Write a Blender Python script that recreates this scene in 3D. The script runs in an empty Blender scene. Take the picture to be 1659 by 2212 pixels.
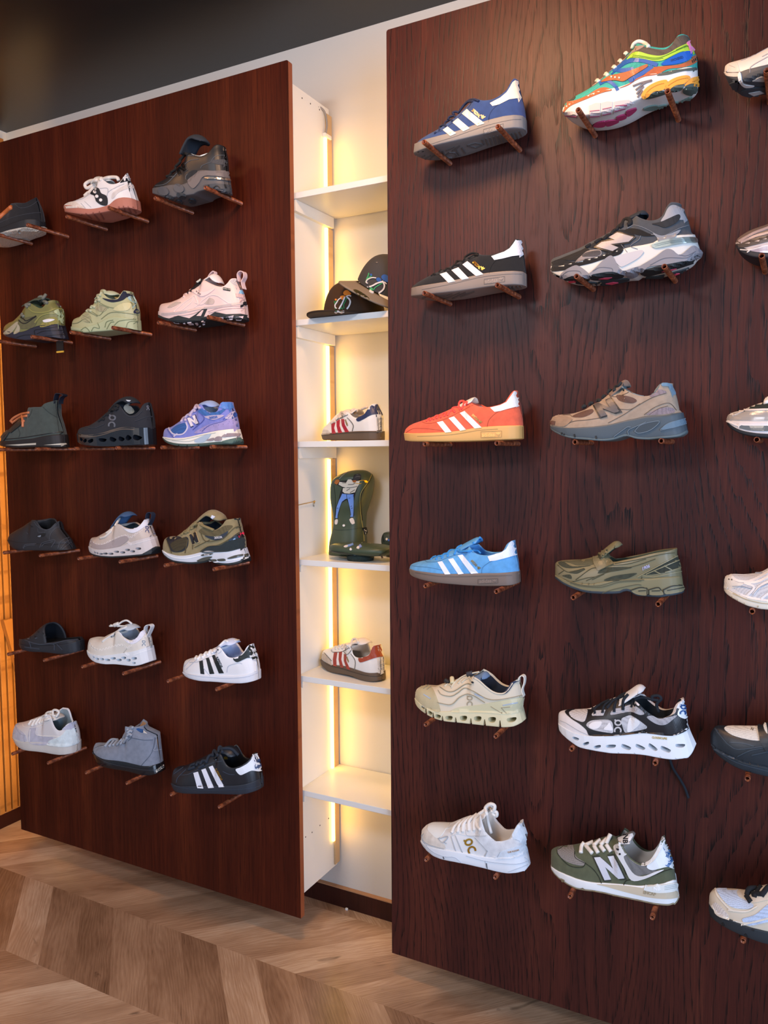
import bpy, bmesh, math, random
import numpy as np
from mathutils import Vector, Matrix, geometry
from mathutils.bvhtree import BVHTree

random.seed(11)
SC = bpy.context.scene
COL = SC.collection

# ---------------------------------------------------------------- camera model (metres, floor at z = 0)
FPX, CX, CY = 1715.0, 829.5, 1106.0
EYE = Vector((0.0, 0.0, 1.452))
YAW, PITCH, ROLL = math.radians(27.9), math.radians(4.17), math.radians(-0.385)
PANEL_Y = 1.866          # front face of both wall panels
WALL_Y = 2.116           # plaster wall behind them


def _axes():
    r = Vector((math.cos(YAW), math.sin(YAW), 0))
    f = Vector((-math.sin(YAW), math.cos(YAW), 0))
    u = Vector((0, 0, 1))
    f2 = f * math.cos(PITCH) - u * math.sin(PITCH)
    u2 = u * math.cos(PITCH) + f * math.sin(PITCH)
    return r * math.cos(ROLL) + u2 * math.sin(ROLL), u2 * math.cos(ROLL) - r * math.sin(ROLL), f2


AR, AU, AF = _axes()


def ray(px, py):
    return (AF + AR * ((px - CX) / FPX) - AU * ((py - CY) / FPX)).normalized()


def at_y(px, py, y):
    d = ray(px, py)
    return EYE + d * ((y - EYE.y) / d.y)


cam = bpy.data.cameras.new('camera')
cam.sensor_fit = 'HORIZONTAL'
cam.sensor_width = 36.0
cam.lens = FPX / 1659.0 * 36.0
cam.clip_start = 0.05
cam_o = bpy.data.objects.new('camera', cam)
cam_o.matrix_world = Matrix(((AR.x, AU.x, -AF.x, EYE.x), (AR.y, AU.y, -AF.y, EYE.y), (AR.z, AU.z, -AF.z, EYE.z), (0, 0, 0, 1)))
COL.objects.link(cam_o)
SC.camera = cam_o


# ---------------------------------------------------------------- materials
def lin(h):
    h = h.lstrip('#')
    v = [int(h[i:i + 2], 16) / 255 for i in (0, 2, 4)]
    return [c / 12.92 if c <= .04045 else ((c + .055) / 1.055) ** 2.4 for c in v] + [1.0]


MATS = {}


def mat(hexc, kind='leather'):
    """One procedural material per colour and surface kind."""
    key = (hexc, kind)
    if key in MATS:
        return MATS[key]
    m = bpy.data.materials.new(kind + '_' + hexc)
    m.use_nodes = True
    nt = m.node_tree
    b = nt.nodes['Principled BSDF']
    N = nt.nodes.new
    L = nt.links.new
    col = lin(hexc)
    b.inputs['Base Color'].default_value = col
    rough = dict(leather=.42, suede=.95, mesh=.85, rubber=.6, gloss=.2, cloth=.9, foam=.55, metal=.35, plain=.7, wool=1.0, chrome=.18, clear=.25)[kind]
    b.inputs['Roughness'].default_value = rough
    if kind in ('metal', 'chrome'):
        b.inputs['Metallic'].default_value = .9
    tc = N('ShaderNodeTexCoord')

    def noise(scale, detail=2):
        n = N('ShaderNodeTexNoise')
        n.inputs['Scale'].default_value = scale
        n.inputs['Detail'].default_value = detail
        L(tc.outputs['Object'], n.inputs['Vector'])
        return n.outputs['Fac']

    def tint(fac, lo, hi):
        mp = N('ShaderNodeMapRange')
        mp.inputs['From Min'].default_value, mp.inputs['From Max'].default_value = .3, .7
        mp.inputs['To Min'].default_value, mp.inputs['To Max'].default_value = lo, hi
        L(fac, mp.inputs['Value'])
        mx = N('ShaderNodeVectorMath')
        mx.operation = 'SCALE'
        mx.inputs[0].default_value = col[:3]
        L(mp.outputs['Result'], mx.inputs['Scale'])
        L(mx.outputs['Vector'], b.inputs['Base Color'])

    def bump(fac, s, d):
        bp = N('ShaderNodeBump')
        bp.inputs['Strength'].default_value = s
        bp.inputs['Distance'].default_value = d
        L(fac, bp.inputs['Height'])
        L(bp.outputs['Normal'], b.inputs['Normal'])

    if kind == 'suede':
        tint(noise(70, 5), .88, 1.1)
        bump(noise(1400, 2), .35, .0006)
        b.inputs['Sheen Weight'].default_value = .15
    elif kind == 'wool':
        tint(noise(300, 3), .75, 1.2)
        bump(noise(260, 4), 1, .004)
    elif kind == 'mesh':
        v = N('ShaderNodeTexVoronoi')
        v.inputs['Scale'].default_value = 420
        v.inputs['Randomness'].default_value = .15
        L(tc.outputs['Object'], v.inputs['Vector'])
        tint(v.outputs['Distance'], 1.1, .62)
        bump(v.outputs['Distance'], .5, .0008)
    elif kind in ('leather', 'rubber', 'foam'):
        bump(noise(900 if kind == 'leather' else 500, 3), .12, .0006)
    elif kind == 'cloth':
        bump(noise(1600, 1), .3, .0005)
    MATS[key] = m
    return m


# ---------------------------------------------------------------- object helpers
def link(o, parent=None, **props):
    COL.objects.link(o)
    if parent is not None:
        o.parent = parent
    for k, v in props.items():
        if v is not None:
            o[k] = v
    return o


def world_loc(o):
    v = Vector(o.location)
    while o.parent is not None:
        o = o.parent
        v += Vector(o.location)
    return v


def mesh_obj(name, verts, faces, m, parent=None, smooth=True, merge=0.0, **props):
    """verts in world space; stored relative to the parent (all parents are unrotated)."""
    off = world_loc(parent) if parent is not None else Vector((0, 0, 0))
    me = bpy.data.meshes.new(name)
    me.from_pydata([Vector(v) - off for v in verts], [], faces)
    bm = bmesh.new()
    bm.from_mesh(me)
    if merge:
        bmesh.ops.remove_doubles(bm, verts=bm.verts, dist=merge)
    bmesh.ops.recalc_face_normals(bm, faces=bm.faces)
    for f in bm.faces:
        f.smooth = smooth
    bm.to_mesh(me)
    bm.free()
    if m is not None:
        me.materials.append(m)
    o = bpy.data.objects.new(name, me)
    return link(o, parent, **props)


def set_origin(o, loc):
    """Move a parentless mesh's origin to loc without moving its points."""
    loc = Vector(loc)
    o.data.transform(Matrix.Translation(-loc))
    o.location = loc
    return o


def box_geo(lo, hi):
    (a, b, c), (d, e, f) = lo, hi
    v = [(x, y, z) for x in (a, d) for y in (b, e) for z in (c, f)]
    return v, [(0, 1, 3, 2), (4, 6, 7, 5), (0, 4, 5, 1), (2, 3, 7, 6), (0, 2, 6, 4), (1, 5, 7, 3)]


def box(name, lo, hi, m, parent=None, bevel=0.0, **props):
    v, f = box_geo(lo, hi)
    o = mesh_obj(name, v, f, m, parent, smooth=False, **props)
    if bevel:
        bm = bmesh.new()
        bm.from_mesh(o.data)
        bmesh.ops.bevel(bm, geom=bm.edges[:], offset=bevel, segments=2, profile=.5, affect='EDGES')
        bm.to_mesh(o.data)
        bm.free()
    if parent is None:
        set_origin(o, ((lo[0] + hi[0]) / 2, (lo[1] + hi[1]) / 2, lo[2]))
    return o


def empty(name, loc, label, cat, group=None):
    o = bpy.data.objects.new(name, None)
    o.empty_display_size = .05
    o.location = loc
    return link(o, None, label=label, category=cat, group=group)


def smooth_path(p, n=6, closed=False):
    """Catmull-Rom through the points."""
    p = [np.array(q, float) for q in p]
    if len(p) < 3:
        return [p[0] + (p[-1] - p[0]) * t for t in np.linspace(0, 1, n + 1)] if len(p) == 2 else p
    q = [p[-1]] + p + [p[0], p[1]] if closed else [2 * p[0] - p[1]] + p + [2 * p[-1] - p[-2]]
    out = []
    for i in range(1, len(q) - 2):
        a, b, c, d = q[i - 1], q[i], q[i + 1], q[i + 2]
        m1, m2 = (c - a) / 2, (d - b) / 2
        lim = np.linalg.norm(c - b) * 1.2 + 1e-9
        for m in (m1, m2):
            k = np.linalg.norm(m)
            if k > lim:
                m *= lim / k
        for t in np.arange(n) / n:
            t2, t3 = t * t, t * t * t
            out.append((2 * t3 - 3 * t2 + 1) * b + (t3 - 2 * t2 + t) * m1 + (-2 * t3 + 3 * t2) * c + (t3 - t2) * m2)
    if not closed:
        out.append(p[-1])
    return out


def tube_geo(path, r, n=8, caps=True, flat=1.0):
    path = [Vector(p) for p in path]
    V, Fc = [], []
    prev = None
    for i, p in enumerate(path):
        t = (path[min(i + 1, len(path) - 1)] - path[max(i - 1, 0)])
        t = t.normalized() if t.length > 1e-9 else Vector((0, 0, 1))
        if prev is None:
            a = t.cross(Vector((0, 1, 0)))
            if a.length < .1:
                a = t.cross(Vector((1, 0, 0)))
        else:
            a = prev - t * prev.dot(t)
        a = a.normalized() if a.length > 1e-9 else Vector((1, 0, 0))
        prev = a
        b = t.cross(a)
        rr = r[i] if isinstance(r, (list, tuple)) else r
        for k in range(n):
            g = 2 * math.pi * k / n
            V.append(p + a * (rr * math.cos(g)) + b * (rr * flat * math.sin(g)))
    m = len(path)
    for i in range(m - 1):
        for k in range(n):
            k2 = (k + 1) % n
            Fc.append((i * n + k, i * n + k2, (i + 1) * n + k2, (i + 1) * n + k))
    if caps:
        Fc.append(tuple(range(n - 1, -1, -1)))
        Fc.append(tuple((m - 1) * n + k for k in range(n)))
    return V, Fc


def join_geo(parts):
    V, Fc = [], []
    for v, f in parts:
        b = len(V)
        V += list(v)
        Fc += [tuple(b + i for i in q) for q in f]
    return V, Fc


def nums(s):
    if isinstance(s, str):
        t = [float(x) for x in s.replace(',', ' ').split()]
        return [(t[i], t[i + 1]) for i in range(0, len(t), 2)]
    return [tuple(q) for q in s]


def in_poly(x, y, poly):
    c = False
    j = len(poly) - 1
    for i in range(len(poly)):
        xi, yi = poly[i]
        xj, yj = poly[j]
        if (yi > y) != (yj > y) and x < (xj - xi) * (y - yi) / (yj - yi + 1e-12) + xi:
            c = not c
        j = i
    return c


def fill_poly(poly, step):
    """Constrained triangulation of a 2-D outline with grid points inside."""
    ring = []
    n = len(poly)
    for i in range(n):
        a, b = poly[i], poly[(i + 1) % n]
        d = math.hypot(b[0] - a[0], b[1] - a[1])
        k = max(1, int(d / step))
        for t in range(k):
            ring.append((a[0] + (b[0] - a[0]) * t / k, a[1] + (b[1] - a[1]) * t / k))
    pts = [Vector(q) for q in ring]
    edges = [(i, (i + 1) % len(ring)) for i in range(len(ring))]
    xs = [q[0] for q in ring]
    ys = [q[1] for q in ring]
    y = min(ys) + step * .6
    row = 0
    while y < max(ys):
        x = min(xs) + step * (.6 if row % 2 else .1)
        while x < max(xs):
            if in_poly(x, y, ring) and min((x - q[0]) ** 2 + (y - q[1]) ** 2 for q in ring) > (step * .45) ** 2:
                pts.append(Vector((x, y)))
            x += step
        y += step
        row += 1
    vs, _, fs, *_ = geometry.delaunay_2d_cdt(pts, edges, [], 1, 1e-5)
    return [(v.x, v.y) for v in vs], [tuple(f) for f in fs]


def solidify_patch(top, faces, normals, off, sink=.0006):
    """Raise a conforming sheet by off and close it down to the surface."""
    n = len(top)
    V = [p + nn * off for p, nn in zip(top, normals)] + [p - nn * sink for p, nn in zip(top, normals)]
    cnt = {}
    for f in faces:
        for i in range(len(f)):
            a, b = f[i], f[(i + 1) % len(f)]
            cnt.setdefault((min(a, b), max(a, b)), []).append((a, b))
    Fc = [tuple(f) for f in faces]
    for e, l in cnt.items():
        if len(l) == 1:
            a, b = l[0]
            Fc.append((b, a, a + n, b + n))
    return V, Fc


def fill_text(body, font_size=1.0, bold=False, shear=0.0):
    cu = bpy.data.curves.new('t', 'FONT')
    cu.body = body
    cu.size = font_size
    cu.shear = shear
    cu.offset = .025 if bold else 0
    cu.resolution_u = 3
    cu.align_x = 'CENTER'
    cu.align_y = 'CENTER'
    o = bpy.data.objects.new('t', cu)
    COL.objects.link(o)
    bpy.context.view_layer.update()
    me = o.to_mesh()
    bm = bmesh.new()
    bm.from_mesh(me)
    o.to_mesh_clear()
    bmesh.ops.remove_doubles(bm, verts=bm.verts, dist=1e-5)
    bmesh.ops.triangulate(bm, faces=bm.faces)
    vs = [(v.co.x, v.co.y) for v in bm.verts]
    bm.verts.index_update()
    fs = [tuple(v.index for v in f.verts) for f in bm.faces]
    bm.free()
    bpy.data.objects.remove(o)
    bpy.data.curves.remove(cu)
    return vs, fs
# ---------------------------------------------------------------- wood and plaster materials
def node_mat(name):
    m = bpy.data.materials.new(name)
    m.use_nodes = True
    nt = m.node_tree
    return m, nt, nt.nodes['Principled BSDF'], nt.nodes.new, nt.links.new


def ramp(N, stops):
    r = N('ShaderNodeValToRGB')
    while len(r.color_ramp.elements) < len(stops):
        r.color_ramp.elements.new(.5)
    for e, (p, c) in zip(r.color_ramp.elements, stops):
        e.position = p
        e.color = lin(c) if isinstance(c, str) else (c, c, c, 1)
    return r


def stained_oak(name, tones, pore, cathedral, pores=1.0, rough=.36, seed=0.0, spec=.3):
    """Vertical oak veneer under a dark stain: soft bands, growth-ring lines and short pores."""
    m, nt, b, N, L = node_mat(name)
    tc = N('ShaderNodeTexCoord')

    def mapped(sx, sz, dx=0.0):
        mp = N('ShaderNodeMapping')
        mp.inputs['Scale'].default_value = (sx, 1, sz)
        mp.inputs['Location'].default_value = (dx + seed, seed * .37, seed * .71)
        L(tc.outputs['Object'], mp.inputs['Vector'])
        return mp.outputs['Vector']

    def noise(vec, scale, detail=3, rough_=.55):
        n = N('ShaderNodeTexNoise')
        n.inputs['Scale'].default_value = scale
        n.inputs['Detail'].default_value = detail
        n.inputs['Roughness'].default_value = rough_
        L(vec, n.inputs['Vector'])
        return n.outputs['Fac']

    def math_(op, a, c):
        n = N('ShaderNodeMath')
        n.operation = op
        for i, q in enumerate((a, c)):
            if isinstance(q, (int, float)):
                n.inputs[i].default_value = q
            else:
                L(q, n.inputs[i])
        return n.outputs[0]

    bands = noise(mapped(9, .5), 1, 4)
    fine = noise(mapped(260, 6), 1, 3)
    tone = math_('ADD', math_('MULTIPLY', bands, .62), math_('MULTIPLY', fine, .38))
    r = ramp(N, tones)
    L(tone, r.inputs['Fac'])
    # growth rings: contour lines of a stretched field
    sep = N('ShaderNodeSeparateXYZ')
    L(tc.outputs['Object'], sep.inputs[0])
    field = math_('ADD', math_('MULTIPLY', sep.outputs['X'], 58.0), math_('MULTIPLY', noise(mapped(3.2, .75, 4), 1, 1), cathedral))
    field = math_('ADD', field, math_('MULTIPLY', noise(mapped(26, 5, 2), 1, 2), 1.5))
    saw = math_('FRACT', field, 0)
    line = N('ShaderNodeMapRange')
    line.inputs['From Min'].default_value, line.inputs['From Max'].default_value = .62, .95
    L(saw, line.inputs['Value'])
    dash = N('ShaderNodeMapRange')
    dash.inputs['From Min'].default_value, dash.inputs['From Max'].default_value = .44, .56
    L(noise(mapped(420, 16), 1, 2), dash.inputs['Value'])
    ring = math_('MULTIPLY', line.outputs[0], dash.outputs[0])
    # scattered short pores
    pr = N('ShaderNodeMapRange')
    pr.inputs['From Min'].default_value, pr.inputs['From Max'].default_value = .6, .7
    L(noise(mapped(520, 22, 9), 1, 2), pr.inputs['Value'])
    dark = math_('MINIMUM', math_('ADD', math_('MULTIPLY', ring, pores), math_('MULTIPLY', pr.outputs[0], .45)), 1.0)
    mx = N('ShaderNodeMix')
    mx.data_type = 'RGBA'
    L(dark, mx.inputs['Factor'])
    L(r.outputs['Color'], mx.inputs['A'])
    mx.inputs['B'].default_value = lin(pore)
    L(mx.outputs['Result'], b.inputs['Base Color'])
    b.inputs['Roughness'].default_value = rough
    bp = N('ShaderNodeBump')
    bp.inputs['Strength'].default_value = .35
    bp.inputs['Distance'].default_value = .0006
    bp.invert = True
    L(dark, bp.inputs['Height'])
    L(bp.outputs['Normal'], b.inputs['Normal'])
    b.inputs['Specular IOR Level'].default_value = spec
    return m


M_P1 = stained_oak('stained_oak_fine', [(.3, '2b0d07'), (.5, '45190d'), (.7, '602a15')], '180604', 3.0, .4, .5, 0.0, .14)
M_P2 = stained_oak('stained_oak_open', [(.3, '2e1312'), (.5, '421d18'), (.7, '5a2c20')], '0f0708', 26.0, 1.0, .44, 5.3, .26)
M_EDGE = stained_oak('stained_edge', [(.3, '7a3f26'), (.5, '8f4e30'), (.7, 'a25c3a')], '5d2c1a', 2.0, .2, .45, 2.0)


def plaster(name, hexc, rough=.8, bump=.15, scale=120):
    m, nt, b, N, L = node_mat(name)
    b.inputs['Base Color'].default_value = lin(hexc)
    b.inputs['Roughness'].default_value = rough
    tc = N('ShaderNodeTexCoord')
    n = N('ShaderNodeTexNoise')
    n.inputs['Scale'].default_value = scale
    n.inputs['Detail'].default_value = 4
    L(tc.outputs['Object'], n.inputs['Vector'])
    bp = N('ShaderNodeBump')
    bp.inputs['Strength'].default_value = bump
    bp.inputs['Distance'].default_value = .002
    L(n.outputs['Fac'], bp.inputs['Height'])
    L(bp.outputs['Normal'], b.inputs['Normal'])
    return m


M_WALL = plaster('white_plaster', 'dcdad2')
M_CEIL = plaster('charcoal_ceiling', '17191d', .33, .05, 40)
M_BOARD = plaster('white_board', 'e8e6de', .5, .04, 60)
M_SHELF = plaster('white_melamine', 'e0e0dc', .4, .03, 60)


def emit(name, hexc, s):
    m = bpy.data.materials.new(name)
    m.use_nodes = True
    nt = m.node_tree
    nt.nodes.remove(nt.nodes['Principled BSDF'])
    e = nt.nodes.new('ShaderNodeEmission')
    e.inputs['Color'].default_value = lin(hexc)
    e.inputs['Strength'].default_value = s
    nt.links.new(e.outputs[0], nt.nodes['Material Output'].inputs[0])
    return m


# ---------------------------------------------------------------- floor: chevron planks, one mesh, tone per plank
def floor_material():
    m, nt, b, N, L = node_mat('chevron_oak_laminate')
    uv = N('ShaderNodeUVMap')
    uv.uv_map = 'plank'
    tone = N('ShaderNodeAttribute')
    tone.attribute_name = 'tone'

    def noise(sx, sy, detail=4, rough_=.6, dist=0.0):
        mp = N('ShaderNodeMapping')
        mp.inputs['Scale'].default_value = (sx, sy, 1)
        L(uv.outputs['UV'], mp.inputs['Vector'])
        n = N('ShaderNodeTexNoise')
        n.inputs['Scale'].default_value = 1
        n.inputs['Detail'].default_value = detail
        n.inputs['Roughness'].default_value = rough_
        n.inputs['Distortion'].default_value = dist
        L(mp.outputs['Vector'], n.inputs['Vector'])
        return n.outputs['Fac']

    def math_(op, a, c):
        n = N('ShaderNodeMath')
        n.operation = op
        for i, q in enumerate((a, c)):
            if isinstance(q, (int, float)):
                n.inputs[i].default_value = q
            else:
                L(q, n.inputs[i])
        return n.outputs[0]

    def rng(v, a, c, lo=0.0, hi=1.0):
        n = N('ShaderNodeMapRange')
        n.inputs['From Min'].default_value, n.inputs['From Max'].default_value = a, c
        n.inputs['To Min'].default_value, n.inputs['To Max'].default_value = lo, hi
        L(v, n.inputs['Value'])
        return n.outputs[0]

    cloudy = noise(3, 9, 3)
    sep = N('ShaderNodeSeparateXYZ')
    L(uv.outputs['UV'], sep.inputs[0])
    fld = math_('ADD', math_('MULTIPLY', sep.outputs['Y'], 95.0), math_('MULTIPLY', noise(1.6, 9, 2), 12.0))
    ring = rng(math_('ABSOLUTE', math_('SUBTRACT', math_('FRACT', fld, 0), .5), 0), .0, .5)
    grain = math_('MULTIPLY', noise(18, 420, 3), 1.0)
    v = math_('ADD', math_('MULTIPLY', cloudy, .55), math_('ADD', math_('MULTIPLY', ring, .08), math_('MULTIPLY', grain, .33)))
    v = math_('ADD', v, math_('MULTIPLY', math_('SUBTRACT', tone.outputs['Fac'], .5), .40))
    r = ramp(N, [(.16, '6a4c36'), (.4, '96745a'), (.6, 'b59376'), (.86, 'dcc3a8')])
    L(v, r.inputs['Fac'])
    knot = rng(noise(7, 14, 3, .5, 1.2), .69, .78)
    crack = math_('MULTIPLY', rng(noise(9, 130, 2), .66, .72), rng(noise(3, 12, 1), .5, .6))
    dark = math_('MINIMUM', math_('ADD', math_('MULTIPLY', knot, .7), math_('MULTIPLY', crack, .6)), 1.0)
    mx = N('ShaderNodeMix')
    mx.data_type = 'RGBA'
    L(dark, mx.inputs['Factor'])
    L(r.outputs['Color'], mx.inputs['A'])
    mx.inputs['B'].default_value = lin('4a3526')
    L(mx.outputs['Result'], b.inputs['Base Color'])
    b.inputs['Roughness'].default_value = .27
    bp = N('ShaderNodeBump')
    bp.inputs['Strength'].default_value = .2
    bp.inputs['Distance'].default_value = .001
    L(grain, bp.inputs['Height'])
    L(bp.outputs['Normal'], b.inputs['Normal'])
    return m


def build_floor():
    xa, xb, ya, yb = -2.755, 1.4, -1.6, WALL_Y
    wid, pitch, spine, x0 = .306, .1405, 1.760, -1.645
    V, Fc, UV, T = [], [], [], []
    k0 = int(math.floor((ya - spine) / wid))
    rnd = random.Random(4)
    for k in range(k0, 2):
        y0, y1 = spine + k * wid, spine + (k + 1) * wid
        sgn = 1 if k % 2 == 0 else -1            # direction of the planks in this strip
        base = x0 if sgn > 0 else x0 - wid       # x where the planks meet the strip's lower edge
        if sgn < 0:
            base = x0 + wid
        c0, c1 = max(y0, ya), min(y1, yb)
        n0 = int((xa - base) / pitch) - 6
        for i in range(n0, n0 + 48):
            a = base + i * pitch
            poly = [(a, y0), (a + pitch, y0), (a + pitch + sgn * wid, y1), (a + sgn * wid, y1)]

            def clip(poly, f, g):
                out = []
                for j in range(len(poly)):
                    p, q = poly[j], poly[(j + 1) % len(poly)]
                    if f(p) >= 0:
                        out.append(p)
                    if (f(p) >= 0) != (f(q) >= 0):
                        t = f(p) / (f(p) - f(q))
                        out.append((p[0] + (q[0] - p[0]) * t, p[1] + (q[1] - p[1]) * t))
                return out
            for fn in (lambda p: p[0] - xa, lambda p: xb - p[0], lambda p: p[1] - c0, lambda p: c1 - p[1]):
                poly = clip(poly, fn, 0)
                if not poly:
                    break
            if len(poly) < 3:
                continue
            du, dv = rnd.uniform(0, 40), rnd.uniform(0, 40)
            b = len(V)
            V += [(p[0], p[1], 0) for p in poly]
            Fc.append(tuple(range(b, b + len(poly))))
            h = math.sqrt(.5)
            UV.append([((p[0] * sgn + p[1]) * h + du, (p[1] - sgn * p[0]) * h + dv) for p in poly])
            T.append(rnd.random())
    me = bpy.data.meshes.new('floor')
    me.from_pydata(V, [], Fc)
    ul = me.uv_layers.new(name='plank')
    at = me.attributes.new('tone', 'FLOAT', 'FACE')
    for p in me.polygons:
        at.data[p.index].value = T[p.index]
        for li, uv in zip(p.loop_indices, UV[p.index]):
            ul.data[li].uv = uv
    me.materials.append(floor_material())
    link(bpy.data.objects.new('floor', me), None, kind='structure')


build_floor()
CEIL_Z = 2.697
v, f = box_geo((-2.755, -1.6, CEIL_Z), (1.4, 2.3, CEIL_Z + .1))
mesh_obj('ceiling', v, f, M_CEIL, smooth=False, kind='structure')
v, f = box_geo((-2.755, WALL_Y, 0), (1.4, WALL_Y + .15, CEIL_Z))
mesh_obj('wall_back', v, f, M_WALL, smooth=False, kind='structure')
v, f = box_geo((-2.755, WALL_Y - .012, CEIL_Z - .004), (1.4, WALL_Y, CEIL_Z))
v, f = box_geo((-2.90, .6, 0), (-2.757, 2.3, CEIL_Z))
mesh_obj('wall_left', v, f, M_WALL, smooth=False, kind='structure')

M_BASE = stained_oak('dark_baseboard', [(.3, '2a100b'), (.5, '371711'), (.7, '47201a')], '1a0806', 1.0, .2, .35, 3.0)
M_RAW = plaster('raw_timber_top', 'b98a63', .7, .3, 90)
v, f = box_geo((-2.74, 2.101, 0), (1.4, WALL_Y, .060))
bb = mesh_obj('baseboard_back', v, f, M_BASE, smooth=False, kind='structure')
v, f = box_geo((-2.74, 2.101, .060), (1.4, WALL_Y, .063))
mesh_obj('capping', v, f, M_RAW, bb, smooth=False)

# ---------------------------------------------------------------- slatted timber on the left wall
M_SLAT = stained_oak('slat_oak', [(.3, '96602e'), (.5, 'b07a3c'), (.7, 'c79250')], '5a2d10', 2.0, .25, .4, 8.0)
M_GAP = plaster('slat_backing', '1b0f0a', .9, .1, 60)
sw = empty('slat_panel', (-2.755, 1.6, .07), 'slatted golden oak wall cladding left of the left shoe panel', 'wall panel')
box('backing', (-2.757, 1.2, .055), (-2.752, 2.1, 2.66), M_GAP, sw)
y = 1.21
while y < 2.09:
    box('slat', (-2.752, y, .63 - .575), (-2.735, y + .021, 2.66), M_SLAT, sw, .002)
    y += .0285
v, f = box_geo((-2.757, 1.2, 0), (-2.738, 2.101, .055))
bl = mesh_obj('baseboard_left', v, f, M_BASE, smooth=False, kind='structure')
v, f = box_geo((-2.757, 1.2, .055), (-2.738, 2.101, .058))
mesh_obj('capping', v, f, M_RAW, bl, smooth=False)
wb = [Vector((-2.733, 1.985, .822)), Vector((-2.733, 2.098, .822)), Vector((-2.733, 2.098, .36))]
wv = wb + [p + Vector((.02, 0, 0)) for p in wb]
gus = mesh_obj('gusset_board', wv, [(0, 1, 2), (5, 4, 3), (0, 3, 4, 1), (1, 4, 5, 2), (2, 5, 3, 0)], M_SLAT, sw, smooth=False)

# ---------------------------------------------------------------- the two shoe panels
PB = .089


def panel(name, label, x0, x1, z0, z1, face, edge):
    r = empty(name, ((x0 + x1) / 2, PANEL_Y + .01, z0), label, 'display panel', 'stained oak shoe panels')
    bm = bmesh.new()
    bmesh.ops.create_cube(bm, size=1, matrix=Matrix.Translation(((x0 + x1) / 2, PANEL_Y + .0095, (z0 + z1) / 2)) @ Matrix.Diagonal((x1 - x0, .019, z1 - z0, 1)))
    # soft corner at the back top edges
    ed = [e for e in bm.edges if abs(e.verts[0].co.y - e.verts[1].co.y) > .01 and e.verts[0].co.z > 1]
    bmesh.ops.bevel(bm, geom=ed, offset=.006, segments=3, profile=.5, affect='EDGES')
    off = Vector(r.location)
    for vv in bm.verts:
        vv.co -= off
    me = bpy.data.meshes.new('board')
    bmesh.ops.recalc_face_normals(bm, faces=bm.faces)
    for fc in bm.faces:
        if abs(fc.normal.y) < .5:
            fc.material_index = 1
    bm.to_mesh(me)
    bm.free()
    me.materials.append(face)
    me.materials.append(edge)
    link(bpy.data.objects.new('board', me), r)
    box('mounting_rail', (max(x0 + .1, -2.4) if x0 < -1 else -.86, PANEL_Y + .0195, 2.26), (-1.4 if x0 < -1 else x1 - .1, WALL_Y, 2.32), M_RAW, r)
    return r


panel('shoe_panel', 'dark stained oak panel of fine straight grain left of the lit niche', -2.502, -1.274, PB, 2.525, M_P1, M_EDGE)
panel('shoe_panel', 'dark stained oak panel of bold open grain right of the lit niche', -.972, .25, .0745, 2.528, M_P2, M_EDGE)

# ---------------------------------------------------------------- pegs: hollow copper toned tubes
m, nt, b, N, L = node_mat('brown_copper')
tc = N('ShaderNodeTexCoord')
n = N('ShaderNodeTexNoise')
n.inputs['Scale'].default_value = 90
n.inputs['Detail'].default_value = 4
L(tc.outputs['Object'], n.inputs['Vector'])
rr = ramp(N, [(.35, '5a2c1a'), (.5, '7d432a'), (.68, 'a8643f')])
L(n.outputs['Fac'], rr.inputs['Fac'])
L(rr.outputs['Color'], b.inputs['Base Color'])
b.inputs['Roughness'].default_value = .38
b.inputs['Metallic'].default_value = .35
M_PEG = m
PEG_R, PEG_TIP = .0058, 1.711
ROW_Z = [2.168, 1.826, 1.475, 1.136, .796, .456]
P1_X = [-2.325, -2.150, -1.975, -1.800, -1.622, -1.442]
P2_X = [-.796, -.617, -.440, -.262, -.084, .094]
ring = []
for k in range(14):
    g = 2 * math.pi * k / 14
    ring.append((math.cos(g), math.sin(g)))
pv, pf = [], []
for (y, r) in ((PANEL_Y + .002, PEG_R), (PEG_TIP + .001, PEG_R), (PEG_TIP, PEG_R * .9), (PEG_TIP, PEG_R * .72), (PEG_TIP + .02, PEG_R * .68)):
    for c, s in ring:
        pv.append((c * r, y - PANEL_Y, s * r))
for i in range(4):
    for k in range(14):
        k2 = (k + 1) % 14
        pf.append((i * 14 + k, i * 14 + k2, (i + 1) * 14 + k2, (i + 1) * 14 + k))
pf.append(tuple(range(14)))
pf.append(tuple(4 * 14 + k for k in range(14)))
pme = bpy.data.meshes.new('peg')
pme.from_pydata(pv, [], pf)
for p in pme.polygons:
    p.use_smooth = True
pme.materials.append(M_PEG)


def add_peg(x, z, label, group):
    o = bpy.data.objects.new('peg', pme)
    o.location = (x, PANEL_Y, z)
    return link(o, None, label=label, category='peg', group=group)


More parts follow.
